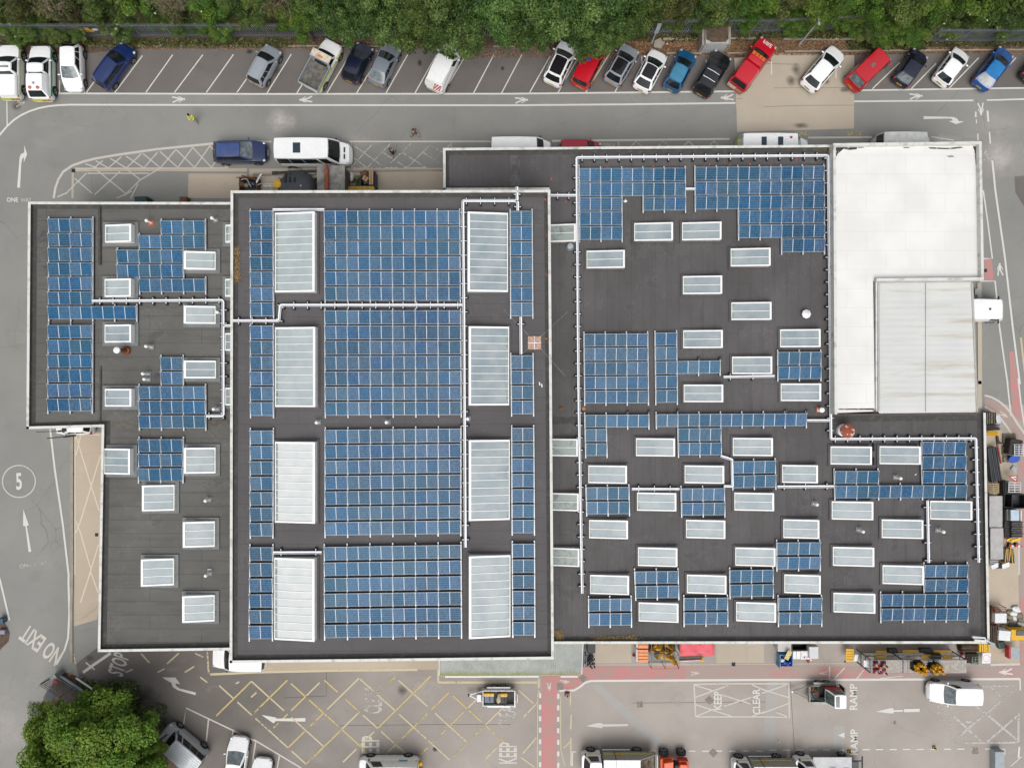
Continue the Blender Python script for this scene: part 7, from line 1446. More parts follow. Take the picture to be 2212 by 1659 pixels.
for p, r, m, lb in [((150, 270), .3, BROWNW, 'brown scrap lump at the west of the bin'), ((290, 270), .33, STEELD, 'dark scrap drum in the bin'), ((215, 285), .22, GRUB, 'pale scrap lump in the middle of the bin')]:
    mb = MB(); mb.blob((0, 0, 0), (r, r * .8, r * .8), 0, 10, 6, int(r * 100), .3); o = mb.build('scrap_lump', m); o.location = P(u1(*p), .8); tag(o, lb, 'scrap')
c = P(u1(540, 280), 1.0); t = thing('metal_frame', 'white tubular metal frame stacked beside the scrap bin', 'frame', (c.x, c.y, 0)); mb = MB()
for y in (265, 285, 300): q0, q1 = P(u1(440, y), .9) - c, P(u1(650, y), .9) - c; mb.tube([(q0.x, q0.y, .9), (q1.x, q1.y, .9)], .025)
for x in (450, 540, 640): q0, q1 = P(u1(x, 262), .9) - c, P(u1(x, 302), .9) - c; mb.tube([(q0.x, q0.y, .9), (q1.x, q1.y, .9)], .025); mb.tube([(q0.x, q0.y, 0), (q0.x, q0.y, .9)], .025); mb.tube([(q1.x, q1.y, 0), (q1.x, q1.y, .9)], .025)
mb.build('tubes', WHITES, t)
a, b = P(u1(565, 115), .3), P(u1(1175, 85), .3); mb = MB(); d = b - a; mb.tube([(0, 0, 0), d * .12, d * .13, d], [.14, .14, .11, .11], 0, 10); o = mb.build('drain_pipe', M('black_pipe', C(60, 62, 64), .6), None, 40); o.location = a; tag(o, 'long black pipe lying on two concrete blocks', 'pipe')
load('concrete_block', 'slotted concrete block north of the long black pipe', 'block', u1, (780, 48), (965, 82), 0, .25, CONC); load('concrete_block', 'slotted concrete block south of the long black pipe', 'block', u1, (780, 126), (965, 152), 0, .2, CONC)
c = P(u1(905, 330), .9); t = thing('storage_tank', 'big dark grey plastic tank with three ridges against the central wall', 'tank', (c.x, c.y, 0)); TANK = M('tank_grey', C(76, 80, 84), .5, 0, .08)
mb = MB(); mb.lathe([(1.62, 0), (1.65, .7), (1.5, 1.0), (1.1, 1.22), (.3, 1.3), (.01, 1.3)], (0, 0, 0), 0, 28); o = mb.build('shell', TANK, t, 40); o.scale = (1, .95, 1)
mb = MB()
for s in (-.85, -.45, -.05): mb.box((s, .82, 1.14), (.2, .85, .22), 0, 0, Matrix.Rotation(-.35, 3, 'X'))
mb.build('ridges', M('tank_dark', C(48, 50, 54), .5), t, None, .05); mb = MB(); mb.lathe([(.1, 1.28), (.1, 1.4), (.01, 1.42)], (.5, .1, 0), 0, 10); mb.build('filler_cap', GREYS, t, 40)
mb = MB(); mb.lathe([(.34, 0), (.34, .86), (.3, .9), (.01, .9)], (0, 0, 0), 0, 20); o = mb.build('drum', YEL, None, 40); o.location = P(u1(695, 318)); o.location.z = .25; tag(o, 'yellow drum in front of the dark plastic tank', 'drum')
bh = P(u1(1190, 10), 2.6); c = P(u1(1380, 250), 0); t = thing('boiler_house', 'small flat concrete-roofed boiler house with a rusty flue pipe', 'building', (c.x, c.y, 0)); e = P(u1(1575, 470), 2.6); x0, x1, y0, y1 = bh.x - c.x, e.x - c.x, e.y - c.y, bh.y - c.y
mb = MB(); mb.box(((x0 + x1) / 2, (y0 + y1) / 2, 1.22), (x1 - x0 - .1, y1 - y0 - .1, 2.44)); mb.build('wall', M('boiler_brick', C(112, 90, 78), .9, 0, .2, 5), t); mb = MB(); mb.box(((x0 + x1) / 2, (y0 + y1) / 2, 2.52), (x1 - x0, y1 - y0, .16)); mb.build('roof', M('weathered_concrete', C(164, 162, 156), .9, 0, .2, 1.6, c2=C(122, 122, 120), lo=.4, hi=.62, fine=.3), t)
q0, q1 = P(u1(1313, -6), 3.0) - c, P(u1(1316, 345), 3.0) - c; mb = MB(); mb.tube([(q0.x, q0.y + .1, 2.75), (q0.x, q0.y - .25, 2.78), (q0.x, q0.y - .3, 2.78), (q1.x, q1.y, 2.8)], [.1, .1, .19, .19], 0, 12); mb.build('flue_pipe', M('rust_orange', C(172, 92, 62), .85, 0, .25, 3, c2=C(124, 72, 54)), t, 40)
skip('blue-rimmed bin full of cardboard boxes', u1, (1798, 95), (2000, 300), 1.1, M('dark_blue_bin', C(30, 50, 86), .5), STEELD)
for i, (p, s, a, z, lb) in enumerate([((1850, 135), (.55, .42, .4), .4, .75, 'brown box at the north-west of the cardboard bin'), ((1872, 205), (.45, .4, .35), -.6, .85, 'pale box lying in the middle of the cardboard bin'), ((1958, 195), (.35, 1.25, .5), 0, .75, 'tall open box along the east side of the cardboard bin'), ((1880, 255), (.4, .3, .3), .3, .7, 'dark package at the south of the cardboard bin'), ((1910, 150), (.3, .3, .3), .9, .7, 'black bundle at the top of the cardboard bin')]):
    mb = MB(); mb.box((0, 0, s[2] / 2), s); mb.box((0, 0, s[2] + .004), (s[0] * .12, s[1] * .98, .006), 1); o = mb.build('cardboard_box', [CARDB if i in (1, 2) else BROWNW if i == 0 else STEELD, BROWNW]); o.location = P(u1(*p), z); o.rotation_euler = (0, 0, a); tag(o, lb, 'box')
load('yellow_container', 'yellow steel bin edge with two lifting eyes against the central wall', 'bin', u1, (1580, 297), (1985, 420), 0, 1.25, M('scratched_yellow', C(206, 166, 60), .6, .1, .2, 4))
mb = MB(); mb.blob((0, 0, .2), (.2, .42, .22), 0, 10, 6, 3, .3); o = mb.build('rubbish_bag', WHITES, None, 50); o.location = P(u1(1675, 178)); tag(o, 'crumpled white bag beside the boiler house', 'bag'); load('crate', 'grey-brown box beside the boiler house', 'crate', u1, (1648, 247), (1730, 292), 0, .5, TIMBER)
cover('ground_cover', 'weeds growing around the dark plastic tank', [((755, 380, 790, 412), .5), ((630, 388, 660, 412), .2), ((600, 384, 730, 392), .2)], 900, .09, LEAF['mid'], .05, .35, 9)
# ================================================================ SOUTH SIDE STORE
for p0, p1, lb in [((38, 450), (75, 60), 'dark steel beam leaning nearest the lean-to'), ((86, 452), (96, 60), 'dark steel beam beside the one nearest the lean-to')]:
    a, b = P(q5(*p0), .2), P(q5(*p1), .2); mb = MB(); d = b - a; mb.box(d / 2, (d.length, .13, .14), 0, math.atan2(d.y, d.x)); o = mb.build('steel_beam', STEELD); o.location = a; tag(o, lb, 'beam')
load('plastic_crate', 'black plastic crate beside the leaning steel beams', 'crate', q5, (100, 60), (230, 240), 0, .8, BLACK, 0, .05)
mb = MB()
rr = random.Random(4)
for i in range(60): mb.box((rr.gauss(0, .2), rr.gauss(0, .45), .12 + rr.uniform(0, .25)), (.12, .1, .09), 0, rr.uniform(0, 3))
o = mb.build('rubble_heap', M('coal_black', C(44, 44, 46), .9, 0, .3, 8)); o.location = P(q5(138, 315)); tag(o, 'heap of black rubble below the black plastic crate', 'heap')
def ribbed(label, p0, p1, z1, mat, name='barrier_stack'):
    a, b = P(q5(*p0), z1), P(q5(*p1), z1); c = (a + b) / 2; lx, ly = abs(a.x - b.x), abs(a.y - b.y); t = thing(name, label, 'barrier', (c.x, c.y, 0)); n = max(2, int(ly / .24))
    mb = MB()
    for i in range(n): mb.box((0, -ly / 2 + ly * (i + .5) / n, z1 / 2), (lx, ly / n - .03, z1))
    mb.build('panels', mat, t, None, .03); mb = MB(); mb.box((-lx / 2 - .06, 0, z1 / 2 - .05), (.1, ly * .95, z1 - .1)); mb.build('end_cap', WHITES, t, None, .02)
    mb = MB(); mb.lathe([(.12, 0), (.12, .1), (.03, .35), (.01, .36)], (-lx / 2 - .2, -ly * .25, 0), 0, 10); mb.build('warning_lamp', REDS, t, 40)
ORL = M('pale_orange_plastic', C(242, 156, 100), .55, 0, .08, 4); ribbed('long orange ribbed plastic barrier stack south of the parapet', (905, 178), (1070, 385), 1.0, ORL); ribbed('short orange ribbed plastic barrier stack tucked under the parapet', (905, 40), (1070, 165), 1.0, ORL)
c = P(q5(1335, 290)); t = thing('wire_cage', 'open steel frame cage holding yellow folding signs', 'cage', (c.x, c.y, 0)); mb = MB(); a, b = P(q5(1118, 60), 1.5) - c, P(q5(1555, 482), 1.5) - c
xs_, ys_ = (a.x, (a.x + b.x) / 2, b.x), (a.y, (a.y + b.y) / 2, b.y)
for x in xs_: mb.tube([(x, ys_[0], 1.5), (x, ys_[2], 1.5)], .025, 0, 6); [mb.tube([(x, y, 0), (x, y, 1.5)], .025, 0, 6) for y in ys_]
for y in ys_: mb.tube([(xs_[0], y, 1.5), (xs_[2], y, 1.5)], .02, 0, 6); mb.tube([(xs_[0], y, .1), (xs_[2], y, .1)], .02, 0, 6)
mb.build('frame', M('rusty_galv', C(150, 136, 124), .6, .2, .2, 5), t); mb = MB(); mb.box(((a.x + b.x) / 2, (a.y + b.y) / 2, .04), (b.x - a.x, abs(a.y - b.y), .05)); mb.build('floor', M('steel_floor', C(130, 134, 136), .6, .2, .1, 2), t)
mb = MB(); mb.quad((a.x, b.y + .9, .12), (b.x, b.y + .9, .12), (b.x, a.y, .12), (a.x, a.y, .12)); mb.build('rubber_mat', M('dark_mat', C(62, 66, 70), .8, 0, .2, 3), t)
SGNY = M('dirty_yellow_sign', C(232, 184, 66), .6, 0, .12, 6); SGNR = M('sign_brown_red', C(150, 72, 44), .7)
for i, (x, y) in enumerate([(1140, 185), (1188, 118), (1217, 168), (1265, 122), (1363, 112), (1440, 150), (1290, 222), (1282, 270), (1365, 220), (1445, 248), (1207, 292), (1300, 304), (1372, 310), (1432, 318), (1452, 360), (1492, 398)]):
    c = P(q5(x, y), .5); t = thing('folding_sign', 'yellow folding hazard sign jumbled in the wire cage', 'sign', (c.x, c.y, .15), rr.uniform(-.6, .6), 'folding signs in the wire cage'); t.rotation_euler = (rr.uniform(-.5, .5), rr.uniform(-.4, .4), rr.uniform(.3, 1.3))
    mb = MB(); mb.add([(-.2, -.14, 0), (.2, -.14, 0), (0, -.02, .62), (-.2, .14, 0), (.2, .14, 0), (0, .02, .62)], [(0, 1, 2), (4, 3, 5), (0, 2, 5, 3), (1, 4, 5, 2)]); mb.build('panel', SGNY, t)
    mb = MB(); mb.add([(-.1, -.13, .06), (.1, -.13, .06), (0, -.055, .42)], [(0, 1, 2)]); mb.build('symbol', SGNR, t); t.location.z = .3
c = P(q5(1850, 190), 1.4); t = thing('covered_skip', 'skip under a bright pinkish-red sheet beside the wire cage', 'skip', (c.x, c.y, 0)); a, b = P(q5(1575, 30), 1.4) - c, P(q5(2120, 283), 1.4) - c
mb = MB(); mb.prism([(a.x + .1, b.y + .1), (b.x - .1, b.y + .1), (b.x - .1, a.y), (a.x + .1, a.y)], 0, 1.3); mb.build('skip_body', STEELD, t)
SHEET = M('red_tarpaulin', C(234, 96, 108), .6, 0, .06, .8); n = 16; mb = MB(); vs = [(lerp(a.x, b.x, i / n), lerp(b.y, a.y, j / 8), 1.4 + .04 * math.sin(i * 1.1) * math.cos(j * .9) - .1 * math.exp(-((i - 9) / 1.6) ** 2) - (.12 if i in (0, n) or j in (0, 8) else 0)) for i in range(n + 1) for j in range(9)]
mb.add(vs, [(i * 9 + j, (i + 1) * 9 + j, (i + 1) * 9 + j + 1, i * 9 + j + 1) for i in range(n) for j in range(8)]); mb.build('cover_sheet', SHEET, t, 60)
a, b = P(q5(1560, 362), .25), P(q5(1950, 345), .3); t = thing('barrier_pole', 'yellow-ended white pole lying in front of the covered skip', 'pole', a); d = b - a; mb = MB(); mb.tube([(0, 0, 0), d * .85], .045); mb.build('pole', WHITES, t); mb = MB(); mb.tube([d * .85, d], .08); mb.tube([d * .93 + Vector((0, -.12, 0)), d * .95 + Vector((0, .2, 0))], .06); mb.build('grip', YEL, t); mb = MB(); mb.tube([Vector((0, .12, 0)), d * .9 + Vector((0, .12, 0))], .07); mb.build('spring', RUST, t)
# ---- boards, bins and crate by the middle of the south wall
load('salt_bin', 'pale grey plastic bin tucked under the south parapet', 'bin', q6, (372, 60), (692, 318), 0, .9, M('pale_grey_plastic', C(196, 198, 196), .5, 0, .06), 0, .06)
skip('black open crate under the south parapet', q6, (702, 100), (1048, 280), .8, BLACK, BLACK, 'open_crate')
load('water_tank', 'whitish square water tank right of the leaning boards', 'tank', q6, (1105, 195), (1320, 480), 0, 1.1, M('whitish_plastic', C(214, 216, 218), .5, 0, .05, 3), .02, .05)
def leaning(label, f, p0, p1, z, mat, name='sign_board', extra=None, tilt=.35, rz=0, th=.03):
    a, b = P(f(*p0), z), P(f(*p1), z); c = (a + b) / 2; lx, ly = abs(a.x - b.x), abs(a.y - b.y); t = thing(name, label, 'sign', (c.x, c.y, z), rz); t.rotation_euler = (tilt, 0, rz)
    mb = MB(); mb.box((0, 0, 0), (lx, ly, th)); mb.build('panel', mat, t, None, .008)
    if extra: extra(t, lx, ly, th / 2 + .003)
    mb = MB(); mb.box((0, -ly * .3, -.06), (lx * .96, .05, .06)); mb.box((0, ly * .3, -.06), (lx * .96, .05, .06)); mb.build('back_frame', STEELD, t); return t
def ringx(mat, r0=.78, arrow=False, dx=0):
    def f(t, lx, ly, z):
        r = min(lx, ly) / 2 * .9; mb = MB(); n = 28
        for i in range(n): a0, a1 = 6.2832 * i / n, 6.2832 * (i + 1) / n; mb.quad((dx + r * math.cos(a0), r * math.sin(a0), z), (dx + r * math.cos(a1), r * math.sin(a1), z), (dx + r * r0 * math.cos(a1), r * r0 * math.sin(a1), z), (dx + r * r0 * math.cos(a0), r * r0 * math.sin(a0), z))
        mb.build('red_ring', mat, t)
        if arrow: mb = MB(); mb.flat([(-.05, -.17), (.2, -.17), (.2, -.12), (-.05, -.12)], z + .002); mb.flat([(-.18, -.145), (-.03, -.25), (-.03, -.04)], z + .002); mb.build('arrow', BLACK, t)
    return f
PINKR = M('pink_ring', C(236, 150, 160), .5)
for p0, p1, lb, ex in [((725, 296), (797, 488), 'narrow white board, left of three leaning by the blue crate', None), ((805, 296), (895, 490), 'white board with a faint fold, middle of three leaning by the blue crate', None), ((905, 290), (1112, 496), 'white sign with a pale red circle and black arrow leaning by the blue crate', ringx(PINKR, .86, True))]: leaning(lb, q6, p0, p1, .75, WHITES, 'sign_board', ex, .15)
skip('light blue open crate full of dark blue bags', q6, (425, 385), (718, 655), .8, LBLUE, BLUES, 'open_crate')
mb = MB(); mb.add([(0, 0, 0), (.55, .1, 0), (.55, .1, .85), (0, 0, .85), (-.02, .03, 0), (.53, .13, 0), (.53, .13, .85), (-.02, .03, .85)], [(0, 1, 2, 3), (7, 6, 5, 4), (3, 2, 6, 7), (0, 3, 7, 4), (1, 5, 6, 2)]); o = mb.build('crate_flap', LBLUE); o.location = P(q6(330, 600)); o.rotation_euler = (0, 0, 1.2); tag(o, 'light blue crate side leaning beside the blue crate', 'panel')
for i, (x, y, r, m, lb) in enumerate([(600, 600, .24, BLUES, 'blue bag at the front of the blue crate'), (650, 560, .22, M('deep_blue_bag', C(40, 60, 170), .4), 'deep blue bag at the right of the blue crate'), (540, 565, .22, BLUES, 'blue bag in the middle of the blue crate'), (510, 595, .13, REDS, 'red bag end in the blue crate'), (470, 510, .2, WHITES, 'white bag at the back of the blue crate'), (465, 600, .18, _mats['deep_blue_bag'], 'deep blue bag at the left of the blue crate')]):
    mb = MB(); mb.blob((0, 0, 0), (r, r * .8, r * .7), 0, 10, 6, i + 20, .2); o = mb.build('plastic_bag', m, None, 60); o.location = P(q6(x, y), .6); tag(o, lb, 'bag')
def stripes(t, lx, ly, z):
    mb = MB()
    for i in range(-1, 5): y = -ly / 2 + ly * (i + .4) / 5; pts = [(-lx / 2, y), (lx / 2, y + lx * .45), (lx / 2, y + lx * .45 + ly * .045), (-lx / 2, y + ly * .045)]; mb.flat([(x_, max(min(y_, ly / 2), -ly / 2)) for x_, y_ in pts], z)
    mb.build('stripes', M('sign_brown_red', C(150, 72, 44)), t)
leaning('pale yellow hazard board with brown diagonal stripes standing in the blue crate', q6, (560, 285), (665, 510), 1.2, M('pale_yellow', C(240, 226, 140), .5), 'hazard_board', stripes, .2, -.35)
t = cone(q6(1050, 530), 'red and white cone lying below the white sign with the arrow', .12, .9, (0, 1.4, .5)); load('rail_stop', 'yellow sign frame foot at the rack end', 'frame', q4, (10, 350), (30, 372), 0, .12, STEELD)
def writing(n=4, mat=BLACK):
    def f(t, lx, ly, z):
        mb = MB()
        for i in range(n):
            for j in range(5): mb.box((-lx * .36 + j * lx * .17, ly * (.32 - .64 * i / max(n - 1, 1)), z), (lx * .11, ly * .05, .004))
        mb.build('lettering', mat, t)
    return f
leaning('large yellow sign leaning at the west end of the storage rack', q4, (28, 130), (165, 350), .8, YEL, 'sign_board', writing(), .0, .0); leaning('white board with pale blue edge leaning behind the large yellow sign', q4, (172, 212), (236, 358), .75, WHITES, 'sign_board')
# ---- storage rack
zt_ = 2.35; a, b = P(q4(455, 322), zt_), P(q4(2122, 545), zt_); c = (a + b) / 2; lx, ly = abs(a.x - b.x), abs(a.y - b.y); t = thing('storage_rack', 'long two-tier steel storage rack with slatted decks along the south wall', 'rack', (c.x, c.y, 0))
RK = M('rack_blue_grey', C(118, 128, 140), .5, .3, .1); bx_ = [-lx / 2 + lx * i / 3 for i in range(4)]
for x in bx_:
    for s in (1, -1): mb = MB(); mb.box((x, s * ly / 2, zt_ / 2), (.08, .08, zt_)); mb.build('rack_post', RK, t)
for z in (.75, 1.5, zt_):
    mb = MB()
    for s in (1, -1): mb.box((0, s * ly / 2, z), (lx, .06, .09))
    for x in bx_: mb.box((x, 0, z), (.06, ly, .07))
    mb.build('rack_beam', RK, t)
DECK = M('deck_boards', C(190, 184, 176), .8, 0, .12, 4, c2=C(164, 156, 144)); rr = random.Random(9)
def deck(x0, x1, z, y0=-.5, y1=.5):
    mb = MB(); n = int((x1 - x0) / .13)
    for i in range(n): mb.box((x0 + (x1 - x0) * (i + .5) / n, ly * (y0 + y1) / 2, z + .03 + rr.uniform(0, .008)), ((x1 - x0) / n - .012, ly * (y1 - y0), .04))
    mb.build('deck', DECK, t)
fx = lambda x: -lx / 2 + lx * (x - 455) / 1667
deck(fx(465), fx(1000), zt_); deck(fx(1030), fx(1090), zt_); deck(fx(1100), fx(1240), zt_); deck(fx(1590), fx(2120), zt_); deck(fx(465), fx(2120), .75); deck(fx(600), fx(1080), 1.5, -.1, .5); deck(fx(1100), fx(1480), 1.5, -.1, .5)
rk = t
for x, y, s, lb in [(570, 410, 1.0, 'red and white cone on the rack deck, back left of five'), (705, 415, 1.0, 'red and white cone on the rack deck, back right of five'), (640, 475, 1.0, 'red and white cone on the rack deck, middle of five'), (570, 530, 1.0, 'red and white cone on the rack deck, front left of five'), (700, 540, 1.0, 'red and white cone on the rack deck, front right of five')]: cone(q4(x - 30, y - 25), lb, zt_ + .06, 1.1)
def fold_stack(label, x, y, n, seed):
    c = P(q4(x, y), zt_ + .06); t = thing('folded_sign', label, 'sign', (c.x, c.y, zt_ + .06), 0, 'stacked black and yellow folding signs on the rack'); mb = MB(); mb.lathe([(.24, 0), (.2, .5)], (0, 0, 0), 0, 4); mb.build('black_base', BLACK, t)
    mb = MB(); mb.lathe([(.19, .5), (.12, .9), (.05, .92)], (0, 0, 0), 0, 4); mb.build('yellow_top', YEL, t); mb = MB(); mb.add([(-.06, -.135, .55), (.06, -.135, .55), (0, -.1, .8)], [(0, 1, 2)]); mb.box((0, 0, .925), (.12, .08, .01)); mb.build('symbol', SGNR, t); t.rotation_euler = (0, 0, .785 + seed * .3)
FS = [(1225, 430, 'back left of the west cluster'), (1285, 395, 'back middle of the west cluster'), (1345, 405, 'back right of the west cluster'), (1230, 500, 'front left of the west cluster'), (1300, 520, 'front middle of the west cluster'), (1375, 470, 'right side of the west cluster'), (1370, 530, 'front right of the west cluster'),
      (1530, 430, 'back left of the east cluster'), (1600, 415, 'back middle of the east cluster'), (1660, 440, 'back right of the east cluster'), (1500, 480, 'left side of the east cluster'), (1600, 490, 'centre of the east cluster'), (1560, 530, 'front left of the east cluster'), (1675, 520, 'front right of the east cluster')]
for i, (x, y, lb) in enumerate(FS): fold_stack('black and yellow folding sign on the rack, ' + lb, x - 45, y - 38, 1, i)
load('white_panel', 'white folded panels on the west end of the rack deck', 'panel', q4, (338, 328), (440, 446), 1.9, 1.98, WHITES)
for p0, p1, z, m, lb in [((545, 152), (735, 205), 1.0, YEL, 'yellow board under the rack, west end of the back row'), ((545, 240), (728, 290), 1.6, YEL, 'yellow sign with lettering on the middle tier behind the cones'), ((1012, 142), (1200, 205), 1.0, YEL, 'yellow board under the rack, centre of the back row'), ((1100, 142), (1310, 195), .9, SGNY, 'worn yellow board behind the centre board under the rack'), ((1562, 146), (1760, 205), 1.0, YEL, 'yellow board under the rack, east end of the back row'),
                         ((1655, 146), (1870, 195), .9, SGNY, 'worn yellow board behind the east board under the rack'), ((1718, 235), (1880, 308), 1.6, YEL, 'stacked yellow signs on the middle tier at the east'), ((1352, 222), (1495, 312), 1.6, SGNY, 'yellow sign with red mark on the middle tier'), ((940, 228), (1078, 312), 1.55, GREYS, 'blue-grey tray on the middle tier')]: leaning(lb, q4, p0, p1, z, m, 'sign_board', writing(2, SGNR) if 'mark' in lb or 'lettering' in lb else None, .25)
for p0, p1, lb in [((780, 135), (935, 205), 'black mesh stack under the rack, west'), ((1330, 130), (1540, 200), 'black mesh stack under the rack, centre'), ((1470, 225), (1690, 310), 'black mesh stack on the middle tier')]: load('mesh_stack', lb, 'stack', q4, p0, p1, .8, 1.2, BLACK)
# ---- south-east corner and east side
cone(r3(0, 1150), 'red and white post cone between the rack and the round red sign', .3, 1.0); RSTK = M('dark_clutter', C(62, 54, 46), .85, 0, .3, 5)
def stack(name, label, cat, f, p0, p1, z0, z1, n, along, m1, m2=None, jit=.03):
    """a pile of slats or boards laid side by side"""
    a, b = P(f(*p0), z1), P(f(*p1), z1); c = (a + b) / 2; lx, ly = abs(a.x - b.x), abs(a.y - b.y); mb = MB(); r_ = random.Random(len(label))
    for i in range(n):
        k = (i + .5) / n - .5
        if along == 'x': mb.box((r_.uniform(-jit, jit), ly * k, (z1 - z0) / 2 * (1 + r_.uniform(-.15, .1))), (lx, ly / n * .72, (z1 - z0)), i % 2 if m2 else 0, r_.uniform(-jit, jit))
        else: mb.box((lx * k, r_.uniform(-jit, jit), (z1 - z0) / 2 * (1 + r_.uniform(-.15, .1))), (lx / n * .72, ly, (z1 - z0)), i % 2 if m2 else 0, r_.uniform(-jit, jit))
    o = mb.build(name, [m1, m2 or m1]); o.location = (c.x, c.y, z0); return tag(o, label, cat)
stack('brush_stack', 'stack of thin brown rods under the south-east corner', 'rods', r3, (0, 960), (340, 1110), 0, .7, 12, 'x', RSTK, BROWNW); stack('sign_stack', 'stack of bright yellow signs at the south-east corner', 'signs', r3, (345, 945), (578, 1110), .2, .9, 5, 'y', YEL, SGNY); leaning('white sign with a red ring at the south-east corner', r3, (410, 1120), (580, 1338), .7, WHITES, 'sign_board', ringx(PINKR, .88), .1)
def frame(label, f, p0, p1, z, mat, name='metal_frame', legs=True, n=3):
    a, b = P(f(*p0), z), P(f(*p1), z); c = (a + b) / 2; lx, ly = abs(a.x - b.x) / 2, abs(a.y - b.y) / 2; mb = MB(); mb.tube([(-lx, -ly, z), (lx, -ly, z), (lx, ly, z), (-lx, ly, z), (-lx, -ly, z)], .03, 0, 6)
    for i in range(1, n): y = -ly + 2 * ly * i / n; mb.tube([(-lx, y, z), (lx, y, z)], .025, 0, 6)
    mb.tube([(0, -ly, z), (0, ly, z)], .025, 0, 6)
    if legs: [mb.tube([(x, y, 0), (x, y, z)], .03, 0, 6) for x in (-lx, lx) for y in (-ly, ly)]
    o = mb.build(name, mat); o.location = (c.x, c.y, 0); return tag(o, label, 'frame')
frame('green-grey sign frame beside the white sign with the red ring', r3, (212, 1205), (335, 1350), .7, M('green_grey_tube', C(140, 160, 136), .5)); load('rubble_pile', 'dark pile inside the green-grey frame', 'pile', r3, (110, 1140), (340, 1330), 0, .35, RSTK)
stack('timber_stack', 'upright brown timbers stacked along the east wall near the corner', 'timber', r3, (595, 570), (738, 920), 0, .9, 7, 'y', BROWNW, RSTK); stack('timber_stack', 'brown timbers stacked along the east wall below the black and white boards', 'timber', r3, (590, 210), (672, 560), 0, .7, 5, 'y', BROWNW, RUST)
load('white_panel', 'white-topped cage box, upper of two near the south-east corner', 'box', r3, (672, 330), (905, 525), 0, 1.1, WHITES, 0, .03); load('white_panel', 'white-topped cage box turned slightly, lower of two near the south-east corner', 'box', r3, (745, 680), (985, 880), 0, 1.1, WHITES, -.08, .03); frame('rusty frame around the upper white-topped box', r3, (605, 215), (890, 320), .9, RUST)
c = P(r3(1180, 770), 1.1); t = thing('grit_container', 'black and yellow grit container at the east edge', 'bin', (c.x, c.y, 0)); a, b = P(r3(1015, 665), 1.1) - c, P(r3(1400, 875), 1.1) - c; mb = MB(); mb.box(((a.x + b.x) / 2, (a.y + b.y) / 2, .5), (b.x - a.x, abs(a.y - b.y), 1.0)); mb.build('tub', YEL, t, None, .04); mb = MB(); mb.box(((a.x + b.x) / 2 + .2, (a.y * .7 + b.y * .3), 1.04), (b.x - a.x - .4, abs(a.y - b.y) * .5, .1)); mb.build('lid', M('slate_lid', C(92, 98, 102), .5), t, None, .03)
leaning('grey sign panel with a red lettered edge in the south-east yard', r3, (985, 1008), (1165, 1245), .8, GREYS, 'sign_board', None, .0); load('red_board', 'red lettered strip beside the grey sign panel', 'sign', r3, (950, 1000), (985, 1245), .3, .85, REDS)
rr = random.Random(12)
for i, (x, y, s, m) in enumerate([(1070, 230, .34, WHITES), (1020, 320, .3, WHITES), (1130, 370, .32, GRUB), (1040, 420, .26, WHITES), (1160, 460, .3, GRUB), (960, 400, .28, GRUB), (1150, 540, .28, WHITES), (930, 490, .26, GRUB), (940, 300, .24, GRUB), (820, 580, .25, GRUB)]):
    mb = MB(); mb.blob((0, 0, s * .4), (s * 1.2, s * .8, s * .5), 0, 9, 6, i + 40, .28); o = mb.build('rubble_bag', m, None, 30); o.location = P(r3(x, y)); o.rotation_euler = (0, 0, -.4 + rr.uniform(-.4, .4)); tag(o, ['white torn sack', 'white torn sack', 'tan rubble sack', 'white torn sack', 'tan rubble sack', 'tan rubble sack', 'white torn sack', 'tan rubble sack', 'tan rubble sack', 'tan rubble sack'][i] + ' in the heap near the east edge, ' + ORD[i + 1] + ' from the north', 'sack', 'sacks heaped near the east edge')
load('rubble_pile', 'dark leafy rubbish heap below the white-topped boxes', 'pile', r3, (740, 890), (890, 1045), 0, .45, DGREEN, .3, .1); load('steel_plate', 'dark leaning plate above the grit container', 'plate', r3, (950, 545), (1190, 660), .2, .3, STEELD, -.3)
# east wall, going north
stack('rod_bundle', 'bundle of brown rods against the north end of the east wall', 'rods', r1, (488, 0), (690, 225), 0, .8, 11, 'y', RSTK, TIMBER); load('white_panel', 'pale blue-white panel leaning on the rod bundle', 'panel', r1, (695, 45), (780, 215), .6, .7, M('bluish_white', C(214, 222, 230), .5), .18)
stack('sign_stack', 'stack of black-framed signs behind the yellow sign at the east wall', 'signs', r1, (500, 245), (770, 360), 0, .6, 6, 'x', STEELD, RSTK, .06); leaning('yellow lettered sign at the north end of the east wall', r1, (520, 368), (735, 465), .6, YEL, 'sign_board', writing(3), -.35, .0)
def pallet(label, f, p0, p1, z, mat, n=6, along='x', rz=0):
    a, b = P(f(*p0), z + .14), P(f(*p1), z + .14); c = (a + b) / 2; lx, ly = abs(a.x - b.x), abs(a.y - b.y); t = thing('pallet', label, 'pallet', (c.x, c.y, z), rz, 'timber pallets along the east wall'); mb = MB()
    for i in range(n): k = (i + .5) / n - .5; mb.box((0, ly * k, .13), (lx, ly / n * .62, .024))
    mb.build('deck_boards', mat, t); mb = MB()
    for k in (-.46, 0, .46): mb.box((lx * k, 0, .06), (.1, ly, .11))
    mb.build('bearers', mat, t)
pallet('grey pallet lying flat at the north-east, beside the red path', r1, (838, 428), (1090, 630), .05, TIMBER, 5); pallet('grey pallet in the middle of three by the round blue sign', r1, (832, 690), (950, 850), .05, TIMBER, 6); pallet('grey pallet directly below the round blue sign', r1, (848, 872), (1030, 1000), .05, TIMBER, 4); pallet('pale pallet against the east wall below the black beams', r1, (522, 1415), (752, 1625), .3, TIMBERN, 5)
pallet('pale upright pallet between the grey pallets and the dark cage', r1, (925, 560), (1010, 820), .3, TIMBERN, 4)
